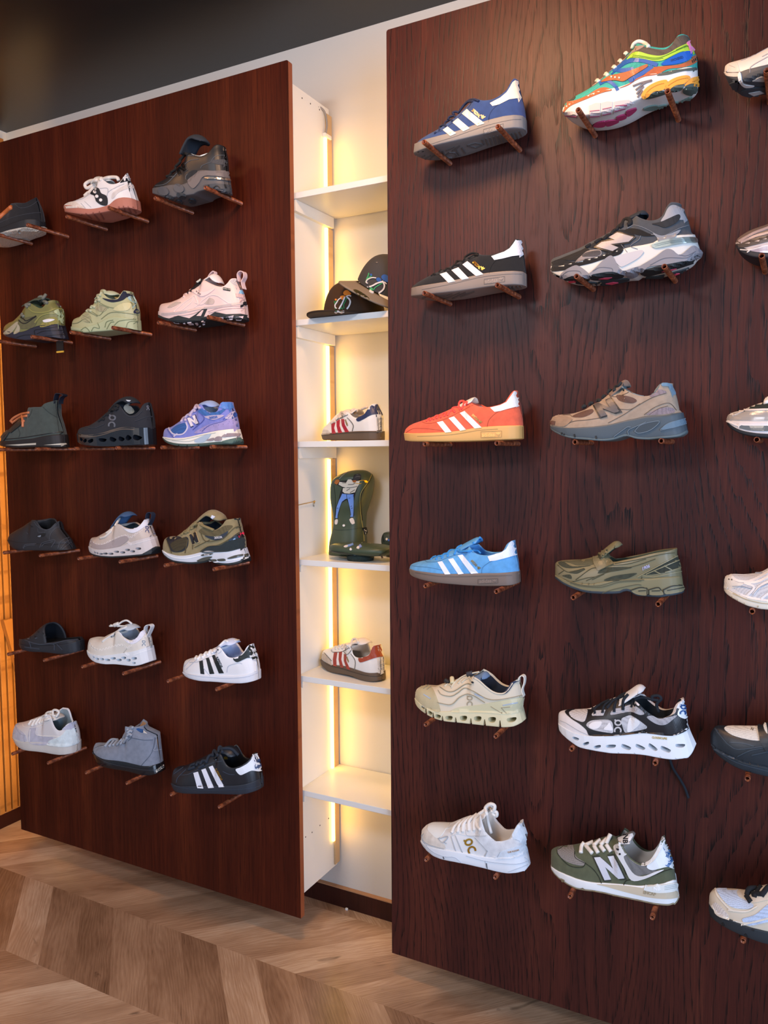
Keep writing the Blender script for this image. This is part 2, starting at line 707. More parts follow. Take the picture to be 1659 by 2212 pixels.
# ---------------------------------------------------------------- the lit niche between the panels
SIDE_X = -1.290
SHELF_Z = [2.180, 1.831, 1.4895, 1.151, .810, .467]
rk = empty('shelving_unit', (-1.1, 2.0, .15), 'white shelving unit with warm strip lights between the two dark panels', 'shelving')
sp = box('side_panel', (SIDE_X - .018, 1.886, .142), (SIDE_X, 2.100, 2.482), M_BOARD, rk)
box('side_panel', (-.925, 1.886, .142), (-.907, 2.100, 2.482), M_BOARD, rk)
M_HOLE = plaster('hole_dark', '3a3632', .9, 0)
for px, py in ((630, 197), (652.5, 212), (670.5, 224), (690, 237), (688, 231), (660, 1808), (674, 1798), (691, 1783), (710, 1768)):
    d = ray(px, py)
    p = EYE + d * ((SIDE_X - EYE.x) / d.x)
    vv, ff = [], []
    for k in range(10):
        g = 2 * math.pi * k / 10
        r_ = .0022 if (px, py) != (688, 231) else .001
        vv.append((SIDE_X + .0004, p.y + r_ * math.cos(g), p.z + r_ * math.sin(g)))
        vv.append((SIDE_X - .001, p.y + r_ * math.cos(g), p.z + r_ * math.sin(g)))
    ff = [(2 * k, 2 * ((k + 1) % 10), 2 * ((k + 1) % 10) + 1, 2 * k + 1) for k in range(10)] + [tuple(2 * k for k in range(10))]
    mesh_obj('screw_hole', vv, ff, M_HOLE, sp, smooth=False)
for i, z in enumerate(SHELF_Z):
    s = box('shelf', (SIDE_X, 1.893, z - .0165), (-.925, 2.112, z), M_SHELF, rk, .0008)
    ch = .032 if i < 3 else .02
    c0, c1 = (2.108, 1.896) if i < 3 else (1.925, 1.896)
    box('cleat', (SIDE_X, c1, z - .0165 - ch), (SIDE_X + .014, 2.1 if i < 3 else c0, z - .0167), M_BOARD, rk, .0006)
    box('cleat', (-.925 - .014, c1, z - .0165 - ch), (-.925, 2.1 if i < 3 else c0, z - .0167), M_BOARD, rk, .0006)
M_PLY = stained_oak('pale_channel', [(.3, 'b79a74'), (.5, 'c9ad85'), (.7, 'd6bd97')], 'a3855e', 1.0, .3, .6, 1.0)
tops = [2.395] + [z - .0165 - (.034 if i < 3 else 0) for i, z in enumerate(SHELF_Z)]
bots = SHELF_Z + [.230]
M_LED = emit('warm_led', 'ffca5c', 8)
LEDS = []
for sx, inn in ((SIDE_X, 1), (-.925, -1)):
    for i, (zt, zb) in enumerate(zip(tops, bots)):
        a, b_ = sorted((sx + inn * .0005, sx + inn * .006))
        zlo = zb if i < 6 else .150
        zhi = zt if i else 2.462
        box('channel', (a, 2.079, zlo), (b_, 2.106, zhi), M_PLY, rk)
        a, b_ = sorted((sx + inn * .0005, sx + inn * .0085))
        st = box('led_strip', (a, 2.066, zb + .001), (b_, 2.076, zt - .001), M_LED, rk, .0015)
        LEDS.append((sx + inn * .012, inn, zb, zt))
M_GREY = mat('8e8a86', 'rubber')
M_WHT = mat('e9e6df', 'plain')
box('strip_connector', (SIDE_X, 2.062, 2.390), (SIDE_X + .011, 2.098, 2.402), M_WHT, rk, .002)
v, f = tube_geo(smooth_path([(SIDE_X - .005, 2.050, 2.475), (SIDE_X + .006, 2.066, 2.462), (SIDE_X + .009, 2.074, 2.43), (SIDE_X + .006, 2.072, 2.402)], 6), .003)
mesh_obj('cable', v, f, M_GREY, rk)
# brass cabin hook on the left board
d = ray(676, 1084)
p = EYE + d * ((SIDE_X - EYE.x) / d.x)
hk = empty('cabin_hook', p, 'small brass hook with rod on the white niche side board', 'hook')
M_BRASS = mat('b99b5e', 'metal')
v, f = tube_geo([(SIDE_X + .004, p.y - .09, p.z - .005), (SIDE_X + .004, p.y + .008, p.z + .001)], .0011)
mesh_obj('rod', v, f, M_BRASS, hk)
v, f = tube_geo(smooth_path([(SIDE_X + .006, p.y, p.z + .004), (SIDE_X + .008, p.y - .003, p.z), (SIDE_X + .006, p.y, p.z - .004), (SIDE_X + .001, p.y + .003, p.z), (SIDE_X + .006, p.y, p.z + .004)], 5), .001)
mesh_obj('eye', v, f, M_BRASS, hk)
v, f = tube_geo([(SIDE_X + .003, p.y, p.z - .003), (SIDE_X + .003, p.y, p.z - .014)], .0018)
mesh_obj('stud', v, f, mat('b9b6ae', 'metal'), hk)
# scrap of white plastic left on the floor
d = ray(749, 1966)
p = EYE + d * (-EYE.z / d.z)
scr = box('plastic_scrap', (p.x - .004, p.y - .003, .0002), (p.x + .004, p.y + .003, .007), M_WHT, None, .001, label='tiny white plastic scrap on the floor by the niche baseboard', category='litter')

# ---------------------------------------------------------------- light
w = bpy.data.worlds.new('daylight')
SC.world = w
w.use_nodes = True
w.node_tree.nodes['Background'].inputs['Color'].default_value = (.60, .77, 1.0, 1)
w.node_tree.nodes['Background'].inputs['Strength'].default_value = .42


def area(name, loc, aim, sx, sy, power, colr):
    l = bpy.data.lights.new(name, 'AREA')
    l.shape = 'RECTANGLE'
    l.size, l.size_y = sx, sy
    l.energy = power
    l.color = lin(colr)[:3]
    o = bpy.data.objects.new(name, l)
    o.location = loc
    o.rotation_euler = (Vector(aim) - Vector(loc)).to_track_quat('-Z', 'Y').to_euler()
    COL.objects.link(o)
    return o


def spot(name, loc, aim, power, colr, size, blend=1.0, rad=.05):
    l = bpy.data.lights.new(name, 'SPOT')
    l.energy = power
    l.color = lin(colr)[:3]
    l.spot_size = math.radians(size)
    l.spot_blend = blend
    l.shadow_soft_size = rad
    o = bpy.data.objects.new(name, l)
    o.location = loc
    o.rotation_euler = (Vector(aim) - Vector(loc)).to_track_quat('-Z', 'Y').to_euler()
    COL.objects.link(o)
    return o


area('shopfront_daylight', (2.3, -.8, 1.4), (-1.0, 1.9, .9), 2.0, 2.2, 112, 'c6dbff')
area('room_light', (-2.2, -2.0, 2.2), (-1.0, 1.9, 1.0), 1.6, 1.2, 9, 'fff4ea')
area('floor_fill_light', (-1.2, -.6, 2.66), (-1.2, .9, 0), .6, .6, 40, 'f3f4ff')  # added fill without a fixture, brightens the floor and shoe tops
area('ceiling_downlight', (-.72, 1.15, 2.67), (-.68, 1.35, 1.9), .34, .34, 22, 'ffc48e')
area('ceiling_downlight', (-1.95, 1.1, 2.67), (-1.95, 1.45, 1.9), .2, .2, 3.5, 'ffb877')
for x, inn, zb, zt in LEDS:
    area('led_light', (x, 2.066, (zb + zt) / 2), (x + inn, 2.066 + .75, (zb + zt) / 2), .008, zt - zb, .46 * (zt - zb), 'ffb02e')
area('led_light', (-2.49, 1.93, 1.35), (-2.76, 1.95, 1.35), .01, 2.4, 6.0, 'ffc578')

SC.view_settings.view_transform = 'Standard'
SC.view_settings.look = 'None'
SC.view_settings.gamma = 1.0
SC.view_settings.use_curve_mapping = False
SC.view_settings.exposure = 0.12
SC.cycles.max_bounces = 6
SC.cycles.diffuse_bounces = 4
SC.cycles.glossy_bounces = 3
SC.cycles.use_denoising = True
SC.cycles.caustics_reflective = False
SC.cycles.caustics_refractive = False
SC.cycles.sample_clamp_indirect = 4.0
# ---------------------------------------------------------------- shoe builder
CROPS = dict(
    A1=(0, 270, 5.027), A2=(310, 270, 5.027), A3=(0, 570, 5.027), A4=(310, 570, 5.027), A5=(0, 820, 4.879), A6=(310, 820, 4.879),
    A7=(0, 1080, 4.879), A8=(310, 1080, 4.879), B1=(0, 1320, 4.879), B2=(310, 1350, 4.879), B3=(0, 1510, 4.879), B4=(310, 1580, 4.879),
    N3=(600, 850, 6.32), N4=(600, 1200, 6.32), H=(690, 990, 9.62), K=(700, 540, 11.06),
    C1=(850, 150, 4.879), C2=(1190, 60, 4.74), C3=(850, 490, 4.879), C4=(1170, 420, 4.484), C5=(850, 820, 4.879), C6=(1170, 800, 4.879),
    C7=(850, 1140, 4.879), C8=(1170, 1150, 4.879), D1=(870, 1420, 5.352), D2=(1180, 1460, 4.74), D3=(880, 1720, 5.53), D4=(1170, 1770, 5.027),
    D5=(1510, 60, 3.814), D6=(1510, 820, 4.096), D7=(1510, 1520, 3.95))

# half width along the length, toe to heel, for a 0.29 m shoe
W_S = [0, .02, .05, .1, .17, .25, .33, .42, .52, .63, .75, .86, .93, .97, .99, 1]
W_Y = [0, .017, .026, .0355, .0435, .0485, .0505, .0495, .0455, .0415, .0385, .036, .0305, .0215, .0128, 0]
YC = 1.781


def smoothstep(t):
    t = min(1.0, max(0.0, t))
    return t * t * (3 - 2 * t)


SPLIT = ('pod_line', 'tread_lug', 'tread_line', 'overlay', 'groove', 'tread_gap', 'sole_notch', 'vent', 'jeans', 'midsole_line', 'sole_line')


class Shoe:
    def __init__(s, name, label, cat, crop, bot, fox, top, thr, ht, up, sole, lining='d8d8d6', wid=1.0, rim=.031, yc=YC, yaw=0.0,
                 out=None, group=None, tread=0.0, rows=None, lip=.0012, sole_w=.003, fork=0.0, shelf=None, hp=.975):
        """bot / fox / top: traced outlines (toe to heel) of the ground edge, the sole line and the upper;
        thr, ht: horizontal trace position of the throat and of the heel collar's highest point."""
        s.cx, s.cy, s.k = CROPS[crop]
        s.name = name
        bot, fox, top = nums(bot), nums(fox), nums(top)
        s.yc = yc
        # local frame: origin on the shoe's centre plane, ex toe -> heel, ey away from the viewer
        mid = s.px(*[(a + b) / 2 for a, b in zip(fox[0], fox[-1])])
        s.ex = Vector((math.cos(yaw), math.sin(yaw), 0))
        s.ey = Vector((-math.sin(yaw), math.cos(yaw), 0))
        s.wid = wid
        s.rim = rim
        s.hp = hp
        s.late = rows is not None and rows[1] > EYE.z + .1
        s.dz = 0.0

        def fit(y):
            s.O = at_y(mid[0], mid[1], y)
            s.geom(bot, fox, top, thr, ht)
            if rows is None:
                return 0.0
            zs = []
            for xp in rows[0]:
                xl = xp - s.O.x
                if s.bx0 + .004 < xl < s.bx1 - .004:
                    zs.append(float(np.interp(xl, s.bxs, s.bzs)))
            return s.O.z + min(zs) - (rows[1] + PEG_R) if zs else 0.0

        if rows is not None:                       # stand it where the traced sole meets the two pegs
            best = min(np.arange(1.766, 1.8061, .004), key=lambda y: abs(fit(float(y))) + .02 * abs(y - yc))
            s.yc = float(best)
        s.gap = fit(s.yc)
        s.dz = max(-.013, min(.013, -s.gap))
        if rows is not None:
            low = rows[1] + .002 - s.O.z - s.dz
            s.B[:, 1] = np.maximum(s.B[:, 1], low)
            s.zb = s.B[:, 1]
        base = s.to_w(((s.xT + s.xH) / 2, 0, float(s.zb.min())))
        if shelf is not None:
            s.dz = shelf + .0004 - base.z
            s.gap = -s.dz
        s.root = empty(name, base + Vector((0, 0, s.dz)), label, cat, group)
        s.build(up, sole, lining, out, lip, sole_w)

    # -- coordinates
    def px(s, u, v):
        return s.cx + u / s.k, s.cy + v / s.k

    def to_w(s, p):
        return s.O + s.ex * float(p[0]) + s.ey * float(p[1]) + Vector((0, 0, float(p[2])))

    def loc(s, u, v, y):
        """Trace point -> (x, z) on the local plane at depth y."""
        d = ray(*s.px(u, v))
        t = ((s.O - EYE).dot(s.ey) + y) / d.dot(s.ey)
        p = EYE + d * t - s.O
        return p.dot(s.ex), p.z

    def trace_u(s, x, y, z):
        d = s.O + s.ex * float(x) + s.ey * float(y) + Vector((0, 0, float(z))) - EYE
        return (CX + FPX * d.dot(AR) / d.dot(AF) - s.cx) * s.k

    def halfw(s, f):
        return float(np.interp(f, W_S, W_Y)) * s.wid * s.L / .29

    # -- outlines
    def geom(s, bot, fox, top, thr, ht):
        s.L = .29
        u0, u1 = fox[0][0], fox[-1][0]
        a, b = s.loc(*fox[0], 0)[0], s.loc(*fox[-1], 0)[0]
        d = ray(*s.px((u0 + u1) / 2, fox[0][1]))
        cosf = d.dot(s.ey) / math.hypot(d.dot(s.ey), d.dot(s.ex))
        cor = 1 / cosf - 1                          # rounded ends reach past the centre plane when seen askew
        s.L = b - a
        ec = cor * s.L / .29 * s.wid
        sg = 1 if d.dot(s.ex) < 0 else -1

        def fix(x, f):
            return x + ec * (.040 * (1 - smoothstep(f / .3)) - .033 * smoothstep((f - .7) / .3))

        def tr(pts, depth):
            out = []
            for u, v in smooth_path(pts, 5):
                f = (u - u0) / (u1 - u0)
                x, z = s.loc(u, v, depth(min(1, max(0, f)), u))
                out.append((fix(x, min(1, max(0, f))), z))
            return np.array(out)
        nw = lambda f, u: -s.halfw(f)
        B = tr(bot, nw)
        Fo = tr(fox, nw)
        k0, k1 = (u0 + (u1 - u0) * .06), thr
        wu = (u1 - u0)

        s.thr_u = thr
        s.xT, s.xH = Fo[0, 0], Fo[-1, 0]
        s.L = s.xH - s.xT
        # traced top line (throat and collar), and the back of the heel below its highest point
        P = np.array(smooth_path(top, 5))
        n = len(P)
        ih = n // 2 + int(np.argmin(P[n // 2:, 1]))
        s.top_u, s.top_v = np.maximum.accumulate(P[:ih + 1, 0]), P[:ih + 1, 1]
        H = P[ih:]
        vf, vp = fox[-1][1], P[ih, 1]
        hv, hx = [], []
        for u, v in list(H) + [fox[-1]]:
            hv.append((vf - v) / (vf - vp))
            hx.append(fix(s.loc(u, v, 0)[0], .97) - s.xH)
        o = np.argsort(hv)
        s.hv, s.ho = np.array(hv)[o], np.array(hx)[o]
        s.ho = np.where(s.hv > .88, np.interp(.88, s.hv, s.ho), s.ho)
        s.xht = s.xH + float(s.ho[-1])
        s.thr_x = fix(s.loc(thr, float(np.interp(thr, s.top_u, s.top_v)), -.01)[0], .5)
        s.Fo, s.B = Fo, B
        s.zb = B[:, 1]
        s.bx0, s.bx1 = B[0, 0], B[-1, 0]
        s.bxs, s.bzs = B[:, 0], B[:, 1]

    def fr(s, P, t):
        """Point of an outline at fraction t of its x extent."""
        x = P[0, 0] + (P[-1, 0] - P[0, 0]) * t
        return x, float(np.interp(x, P[:, 0], P[:, 1]))

    def build(s, up, sole, lining, out, lip, sole_w):
        n = 60
        S = [.5 - .5 * math.cos(math.pi * i / n) for i in range(n + 1)]
        S = [0, .0015] + S[1:-1] + [.9985, 1]
        dzv = Vector((0, 0, s.dz))
        tw = lambda x, y, z: s.to_w((x, y, z)) + dzv
        # ---- upper
        NO, NI = 13, 6
        V, Fc, Fi = [], [], []
        xs_f, zs_f = s.Fo[:, 0], s.Fo[:, 1]
        t0 = (s.thr_x - s.xT) / s.L
        row = None

        def rimw(t, o, w):
            er = min(1.0, w / (.03 * s.wid * s.L / .29))
            wr = s.rim * s.wid * o * er * (1 + .12 * math.sin(math.pi * min(1, max(0, (t - t0) / (1 - t0)))))
            return min(wr, w * .97), er
        ztop, umax, hold = [], -1e9, False
        tilt = max(-1, min(1, s.O.z - EYE.z)) / .72
        for t in S:
            g = smoothstep((t - .55) / .45)
            o = smoothstep((t - t0) / .05)
            w = s.halfw(t)
            y = -rimw(t, o, w)[0] * o - (.5 if tilt > 0 else .4) * tilt * w * (1 - smoothstep(t / t0) if tilt < 0 else 1 - o)
            x = s.xT + s.L * t + g * (s.xht - s.xH)
            zg = ztop[-1] if ztop else float(s.Fo[0, 1])
            u = s.trace_u(x, y, zg)
            u = min(u, s.thr_u) if o < .5 else max(u, s.thr_u)
            if hold or (t > .8 and (u < umax or u > s.top_u[-1])):
                hold = True
                ztop.append(ztop[-1])
                continue
            umax = max(umax, u)
            ztop.append(s.loc(u, float(np.interp(u, s.top_u, s.top_v)), y)[1])
        ztop_used = []
        for t in S:
            xb = s.xT + s.L * t
            zf = float(np.interp(xb, xs_f, zs_f))
            g = smoothstep((t - .55) / .45)
            o = smoothstep((t - t0) / .05)
            w = s.halfw(t)
            wr, er = rimw(t, o, w)
            zt = max(zf + .002, ztop[len(ztop_used)])
            ztop_used.append(1)
            h = zt - zf
            p = (.78 + .3 * min(1, max(0, (h - .035) / .05))) * (1 - o) + .95 * o
            sec = []
            for k in range(NO):
                a = math.pi / 2 * k / (NO - 1)
                y = wr + (w - wr) * max(0.0, math.cos(a)) ** p
                if o > .3:
                    y += .0022 * math.sin(2 * a)
                z = zf - .003 + (h + .003) * math.sin(a) ** (.92 * (1 - o) + 1.0 * o)
                if k == NO - 1:
                    y = wr
                vv = (z - zf) / h
                x = xb + g * float(np.interp(vv, s.hv, s.ho))
                sec.append((x, y, z))
            # inner side: rolled rim, lining, insole
            th = .0045 * er
            xi = s.xT + .006 + (xb - s.xT) * (s.L - .012) / s.L
            zi = zf + .004
            for k in range(NI):
                q = (k + .35) / (NI - 1 + .35)
                zz = zt - .0012 - (zt - .0012 - zi) * q ** 1.2 - (1 - o) * .004
                zz = max(min(zz, zt - .001 - (1 - o) * .003), zi - .002)
                a = math.asin(max(0, min(1, (zz - zf) / h)))
                y = wr + (w - wr) * math.cos(a) ** p - th * (1.0 if k else .75)
                if k == NI - 1:
                    y = max(0, w - th) * .8
                y = max(0.0, y)
                vv = (zz - zf) / h
                x = xi + g * float(np.interp(vv, s.hv, s.ho)) * .96
                sec.append((x, y if o > .02 or k > 1 else 0.0, zz))
            full = [(x, -y, z) for x, y, z in sec] + [(sec[-1][0], 0, sec[-1][2])] + [(x, y, z) for x, y, z in reversed(sec)]
            b = len(V)
            V += [tw(*q) for q in full]
            m = len(full)
            if row is not None:
                for k in range(m - 1):
                    q = (row + k, row + k + 1, b + k + 1, b + k)
                    (Fc if k < NO or k >= m - 1 - NO else Fi).append(q)
            row = b
        s.upper = mesh_obj('upper', V, Fc, mat(*up), s.root, merge=.00012)
        s.lining = mesh_obj('lining', V, Fi, mat(*(lining if isinstance(lining, tuple) else (lining, 'cloth'))), s.root, merge=.00012)
        for o in (s.upper, s.lining):
            bm = bmesh.new()
            bm.from_mesh(o.data)
            bmesh.ops.delete(bm, geom=[v for v in bm.verts if not v.link_faces], context='VERTS')
            bm.to_mesh(o.data)
            bm.free()
        s.up_geo = (V, Fc + Fi)
        # ---- sole
        s.sole, s.sole_geo = s.sole_part('sole', mat(*sole), S, 0.0, 1.0, lip, sole_w, tw)
        if out:
            s.outsole, og = s.sole_part('outsole', mat(*out[:2]), S, -.0004, out[2], 0, sole_w + .0006, tw, absolute=True)
        else:
            og = ([], [])
        s.refresh(og)

    def sole_part(s, name, m, S, v0, v1, lip, sole_w, tw, absolute=False):
        V, Fc = [], []
        row = None
        for t in S:
            xb, zb = s.fr(s.B, t)
            xf, zf = s.fr(s.Fo, t)
            hgt = max(zf - zb, .003)
            w = s.halfw(t)
            e = min(1.0, w / .012)
            ws = w + sole_w * e
            zlo = zb + (v0 if absolute else 0)
            ztop = zb + min(v1, hgt * .8) if absolute else zf + lip * e
            kx = 0.0

            def X(z):
                q = (z - zb) / hgt
                ext = .5 - abs(t - .5)
                return xb + (xf - xb) * min(1, max(0, q))
            H_ = ztop - zlo
            ch = min(.0025, H_ * .3)
            sec = [(0, zlo), (ws * .55, zlo), (ws * .93, zlo), (ws * .985, zlo + ch * .35), (ws, zlo + ch)]
            for q in (.3, .5, .7, .88):
                sec.append((ws * (1 + (.012 * math.sin(math.pi * q) if not absolute else 0)), zlo + ch + (H_ - ch) * q))
            sec += [(ws * 1.0, ztop - .0006), (ws - .0015 * e, ztop), (max(0, ws - .006) * .98, ztop - .0012), (ws * .5, ztop - .004 if not absolute else ztop), (0, ztop - .004 if not absolute else ztop)]
            full = [(X(z), -y, z) for y, z in sec] + [(X(z), y, z) for y, z in reversed(sec[1:-1])]
            b = len(V)
            V += [tw(*q) for q in full]
            mm = len(full)
            if row is not None:
                for k in range(mm):
                    k2 = (k + 1) % mm
                    Fc.append((row + k, row + k2, b + k2, b + k))
            row = b
        return mesh_obj(name, V, Fc, m, s.root, merge=.00012), (V, Fc)

    def refresh(s, extra=([], [])):
        s.extra = getattr(s, 'extra', []) + [extra]
        v, f = join_geo([s.up_geo, s.sole_geo] + s.extra)
        s.bvh = BVHTree.FromPolygons(v, f)

    # -- projecting traced details on to the body
    def hit(s, u, v, deep=False):
        d = ray(*s.px(u, v))
        p, n, i, dist = s.bvh.ray_cast(EYE, d)
        if p is not None:
            yl = (p - s.O).dot(s.ey)
            if deep or yl < .012:
                if n.dot(d) > 0:
                    n = -n
                return p, n
        t = ((s.O - EYE).dot(s.ey) - .03) / d.dot(s.ey)
        q = EYE + d * t
        p, n, i, dist = s.bvh.find_nearest(q)
        if n.dot(d) > 0:
            n = -n
        return p, n

    def sheet(s, name, m, pts2, faces, off, parent, deep=False, **props):
        P, Nn = [], []
        for u, v in pts2:
            p, n = s.hit(u, v, deep)
            P.append(p)
            Nn.append(n)
        # drop triangles torn over an edge
        keep = [f for f in faces if max((P[f[i]] - P[f[i - 1]]).length for i in range(len(f))) < .03]
        V, Fc = solidify_patch(P, keep, Nn, off)
        return mesh_obj(name, V, Fc, m, parent or s.root, smooth=False, **props)

    def patch(s, name, m, poly, off=.0012, parent=None, smooth=True, deep=False, step=None, **props):
        poly = nums(poly)
        if smooth:
            poly = [tuple(q) for q in smooth_path(poly, 4, True)]
        st = step or 4.5 * s.k
        pts, fs = fill_poly(poly, st)
        return s.sheet(name, mat(*m), pts, fs, off, parent, deep, **props)

    def rib_geo(s, pts, wpx, smooth=True):
        pts = nums(pts)
        if smooth and len(pts) > 2:
            pts = [tuple(q) for q in smooth_path(pts, 4)]
        d = []
        for i in range(len(pts) - 1):
            a, b = pts[i], pts[i + 1]
            k = max(1, int(math.hypot(b[0] - a[0], b[1] - a[1]) / (3.5 * s.k)))
            d += [(a[0] + (b[0] - a[0]) * t / k, a[1] + (b[1] - a[1]) * t / k) for t in range(k)]
        d.append(pts[-1])
        V, Fc = [], []
        for i, p in enumerate(d):
            a, b = d[max(0, i - 1)], d[min(len(d) - 1, i + 1)]
            tx, ty = b[0] - a[0], b[1] - a[1]
            l = math.hypot(tx, ty) or 1
            nx, ny = -ty / l * wpx / 2, tx / l * wpx / 2
            V += [(p[0] + nx, p[1] + ny), (p[0] - nx, p[1] - ny)]
            if i:
                Fc.append((2 * i - 2, 2 * i, 2 * i + 1, 2 * i - 1))
        return V, Fc

    def ribs(s, name, m, lines, wpx=5, off=.0007, parent=None, smooth=True, deep=False, **props):
        """Thin raised lines: seams, piping, drawn logos."""
        if name in SPLIT and len(lines) > 1:
            return [s.ribs(name, m, [l], wpx, off, parent, smooth, deep, **props) for l in lines]
        v, f = join_geo([s.rib_geo(l, wpx, smooth) for l in lines])
        return s.sheet(name, mat(*m), v, f, off, parent, deep, **props)

    def text(s, name, m, body, c, size, ang=0, off=.0008, parent=None, bold=True, squash=1.0, shear=0.0, **props):
        """Lettering centred on trace point c, size in trace pixels, ang clockwise in degrees."""
        vs, fs = fill_text(body, 1.0, bold, shear)
        a = math.radians(ang)
        pts = []
        for x, y in vs:
            x, y = x * size * squash, -y * size
            pts.append((c[0] + x * math.cos(a) - y * math.sin(a), c[1] + x * math.sin(a) + y * math.cos(a)))
        return s.sheet(name, mat(*m), pts, fs, off, parent, **props)

    def cord(s, name, m, lines, r=.0026, lift=.6, parent=None, flat=.6, free=(), **props):
        """Laces and loops: cords laid over the body; lines whose index is in free hang in the centre plane."""
        parts = []
        for i, l in enumerate(lines):
            P = []
            for q in nums(l):
                d = ray(*s.px(*q))
                t = ((s.O - EYE).dot(s.ey) - .008) / d.dot(s.ey)
                pl = EYE + d * t
                if i in free:
                    P.append(pl)
                    continue
                p, n, _i, dist = s.bvh.ray_cast(EYE, d)
                if p is None or (p - s.O).dot(s.ey) > .02:
                    P.append(pl)
                else:
                    P.append(p - d * (r * lift))
            parts.append(tube_geo([Vector(q) for q in smooth_path([tuple(p) for p in P], 5)], r, 7, True, 1.0))
        v, f = join_geo(parts)
        return mesh_obj(name, v, f, mat(*m), parent or s.root, **props)

    def tongue(s, m, pts, width=.05, thick=.006, parent=None, inner=None, **props):
        """A padded tongue swept along its side profile."""
        P = [s.loc(u, v, 0) for u, v in smooth_path(nums(pts), 5)]
        dzv = Vector((0, 0, s.dz))
        V, Fc = [], []
        n = len(P)
        prev = None
        cols = 9
        for i, (x, z) in enumerate(P):
            a, b = P[max(0, i - 1)], P[min(n - 1, i + 1)]
            tx, tz = b[0] - a[0], b[1] - a[1]
            l = math.hypot(tx, tz) or 1
            nx, nz = -tz / l, tx / l
            if nz < 0:
                nx, nz = -nx, -nz
            e = i / (n - 1)
            ww = width / 2 * (1 if e < .8 else math.sqrt(max(.05, 1 - ((e - .8) / .2) ** 2 * .75)))
            th = thick * (1 if e < .85 else .5 + .5 * (1 - (e - .85) / .15))
            ringp = []
            for k in range(cols):
                y = -ww + 2 * ww * k / (cols - 1)
                sag = -.010 * (y / (width / 2)) ** 2
                tk = th * (1 - .6 * abs(y / ww) ** 3)
                ringp.append((x + nx * (sag + tk / 2), y, z + nz * (sag + tk / 2)))
            for k in reversed(range(cols)):
                y = -ww + 2 * ww * k / (cols - 1)
                sag = -.010 * (y / (width / 2)) ** 2
                tk = th * (1 - .6 * abs(y / ww) ** 3)
                ringp.append((x + nx * (sag - tk / 2), y, z + nz * (sag - tk / 2)))
            b0 = len(V)
            V += [s.to_w(q) + dzv for q in ringp]
            mm = len(ringp)
            if prev is not None:
                for k in range(mm):
                    k2 = (k + 1) % mm
                    Fc.append((prev + k, prev + k2, b0 + k2, b0 + k))
            else:
                Fc.append(tuple(range(b0, b0 + mm)))
            prev = b0
        Fc.append(tuple(range(prev, prev + mm)))
        o = mesh_obj('tongue', V, Fc, mat(*m), parent or s.root, **props)
        if inner:
            o.data.materials.append(mat(*inner))
            for p in o.data.polygons:
                if p.index < (n - 1) * mm and (p.index % mm) >= cols:
                    p.material_index = 1
        s.refresh((V, Fc))
        return o

    def strap(s, name, m, pts, width=.012, thick=.0022, y=0.0, parent=None, **props):
        """A flat webbing loop or band swept along a side profile, its width across the shoe."""
        P = [s.loc(u, v, y) for u, v in smooth_path(nums(pts), 6)]
        dzv = Vector((0, 0, s.dz))
        V, Fc = [], []
        n = len(P)
        for i, (x, z) in enumerate(P):
            a, b = P[max(0, i - 1)], P[min(n - 1, i + 1)]
            tx, tz = b[0] - a[0], b[1] - a[1]
            l = math.hypot(tx, tz) or 1
            nx, nz = -tz / l * thick / 2, tx / l * thick / 2
            for sy, sn in ((-1, 1), (1, 1), (1, -1), (-1, -1)):
                V.append(s.to_w((x + nx * sn, y + sy * width / 2, z + nz * sn)) + dzv)
            if i:
                for k in range(4):
                    k2 = (k + 1) % 4
                    Fc.append((4 * i - 4 + k, 4 * i - 4 + k2, 4 * i + k2, 4 * i + k))
        Fc += [(0, 1, 2, 3), (4 * n - 4, 4 * n - 3, 4 * n - 2, 4 * n - 1)]
        return mesh_obj(name, V, Fc, mat(*m), parent or s.root, smooth=False, **props)

    def holes(s, polys, depth=1.0):
        """Cut openings right through the sole."""
        o = s.sole
        for poly in polys:
            pts = [tuple(q) for q in smooth_path(nums(poly), 3, True)]
            a = [s.loc(u, v, -.05) for u, v in pts]
            dzv = Vector((0, 0, s.dz))
            near = [s.to_w((x, -.075, z)) + dzv for x, z in a]
            far = [s.to_w((x, -.05 + .13 * depth, z)) + dzv for x, z in a]
            n = len(a)
            V = near + far
            Fc = [tuple(range(n)), tuple(range(2 * n - 1, n - 1, -1))] + [(i, (i + 1) % n, n + (i + 1) % n, n + i) for i in range(n)]
            c = mesh_obj('cutter', V, Fc, None, s.root, smooth=False)
            md = o.modifiers.new('cut', 'BOOLEAN')
            md.operation = 'DIFFERENCE'
            md.solver = 'EXACT'
            md.object = c
            bpy.context.view_layer.update()
            dg = bpy.context.evaluated_depsgraph_get()
            me = bpy.data.meshes.new_from_object(o.evaluated_get(dg))
            o.modifiers.clear()
            if len(me.vertices) > .7 * len(o.data.vertices):
                o.data = me
            bpy.data.objects.remove(c)
        for p in o.data.polygons:
            p.use_smooth = False

    # -- marks
    def stripes(s, m, polys, off=.0014):
        return [s.patch('stripe', m, p, off, smooth=False, step=3.5 * s.k) for p in polys]

    def trefoil(s, name, m, c, size, ang=0, parent=None, off=.0009):
        a = math.radians(ang)

        def R_(x, y):
            x, y = x * size, -y * size
            return (c[0] + x * math.cos(a) - y * math.sin(a), c[1] + x * math.sin(a) + y * math.cos(a))
        leaf = [(0, -.12), (-.13, .1), (-.15, .3), (0, .55), (.15, .3), (.13, .1)]
        side = [(-.05, -.12), (-.3, -.02), (-.5, .12), (-.56, .4), (-.36, .38), (-.2, .2)]
        geo = []
        for poly in (leaf, side, [(-x, y) for x, y in side]):
            geo.append(fill_poly([R_(x, y) for x, y in poly], size * .3))
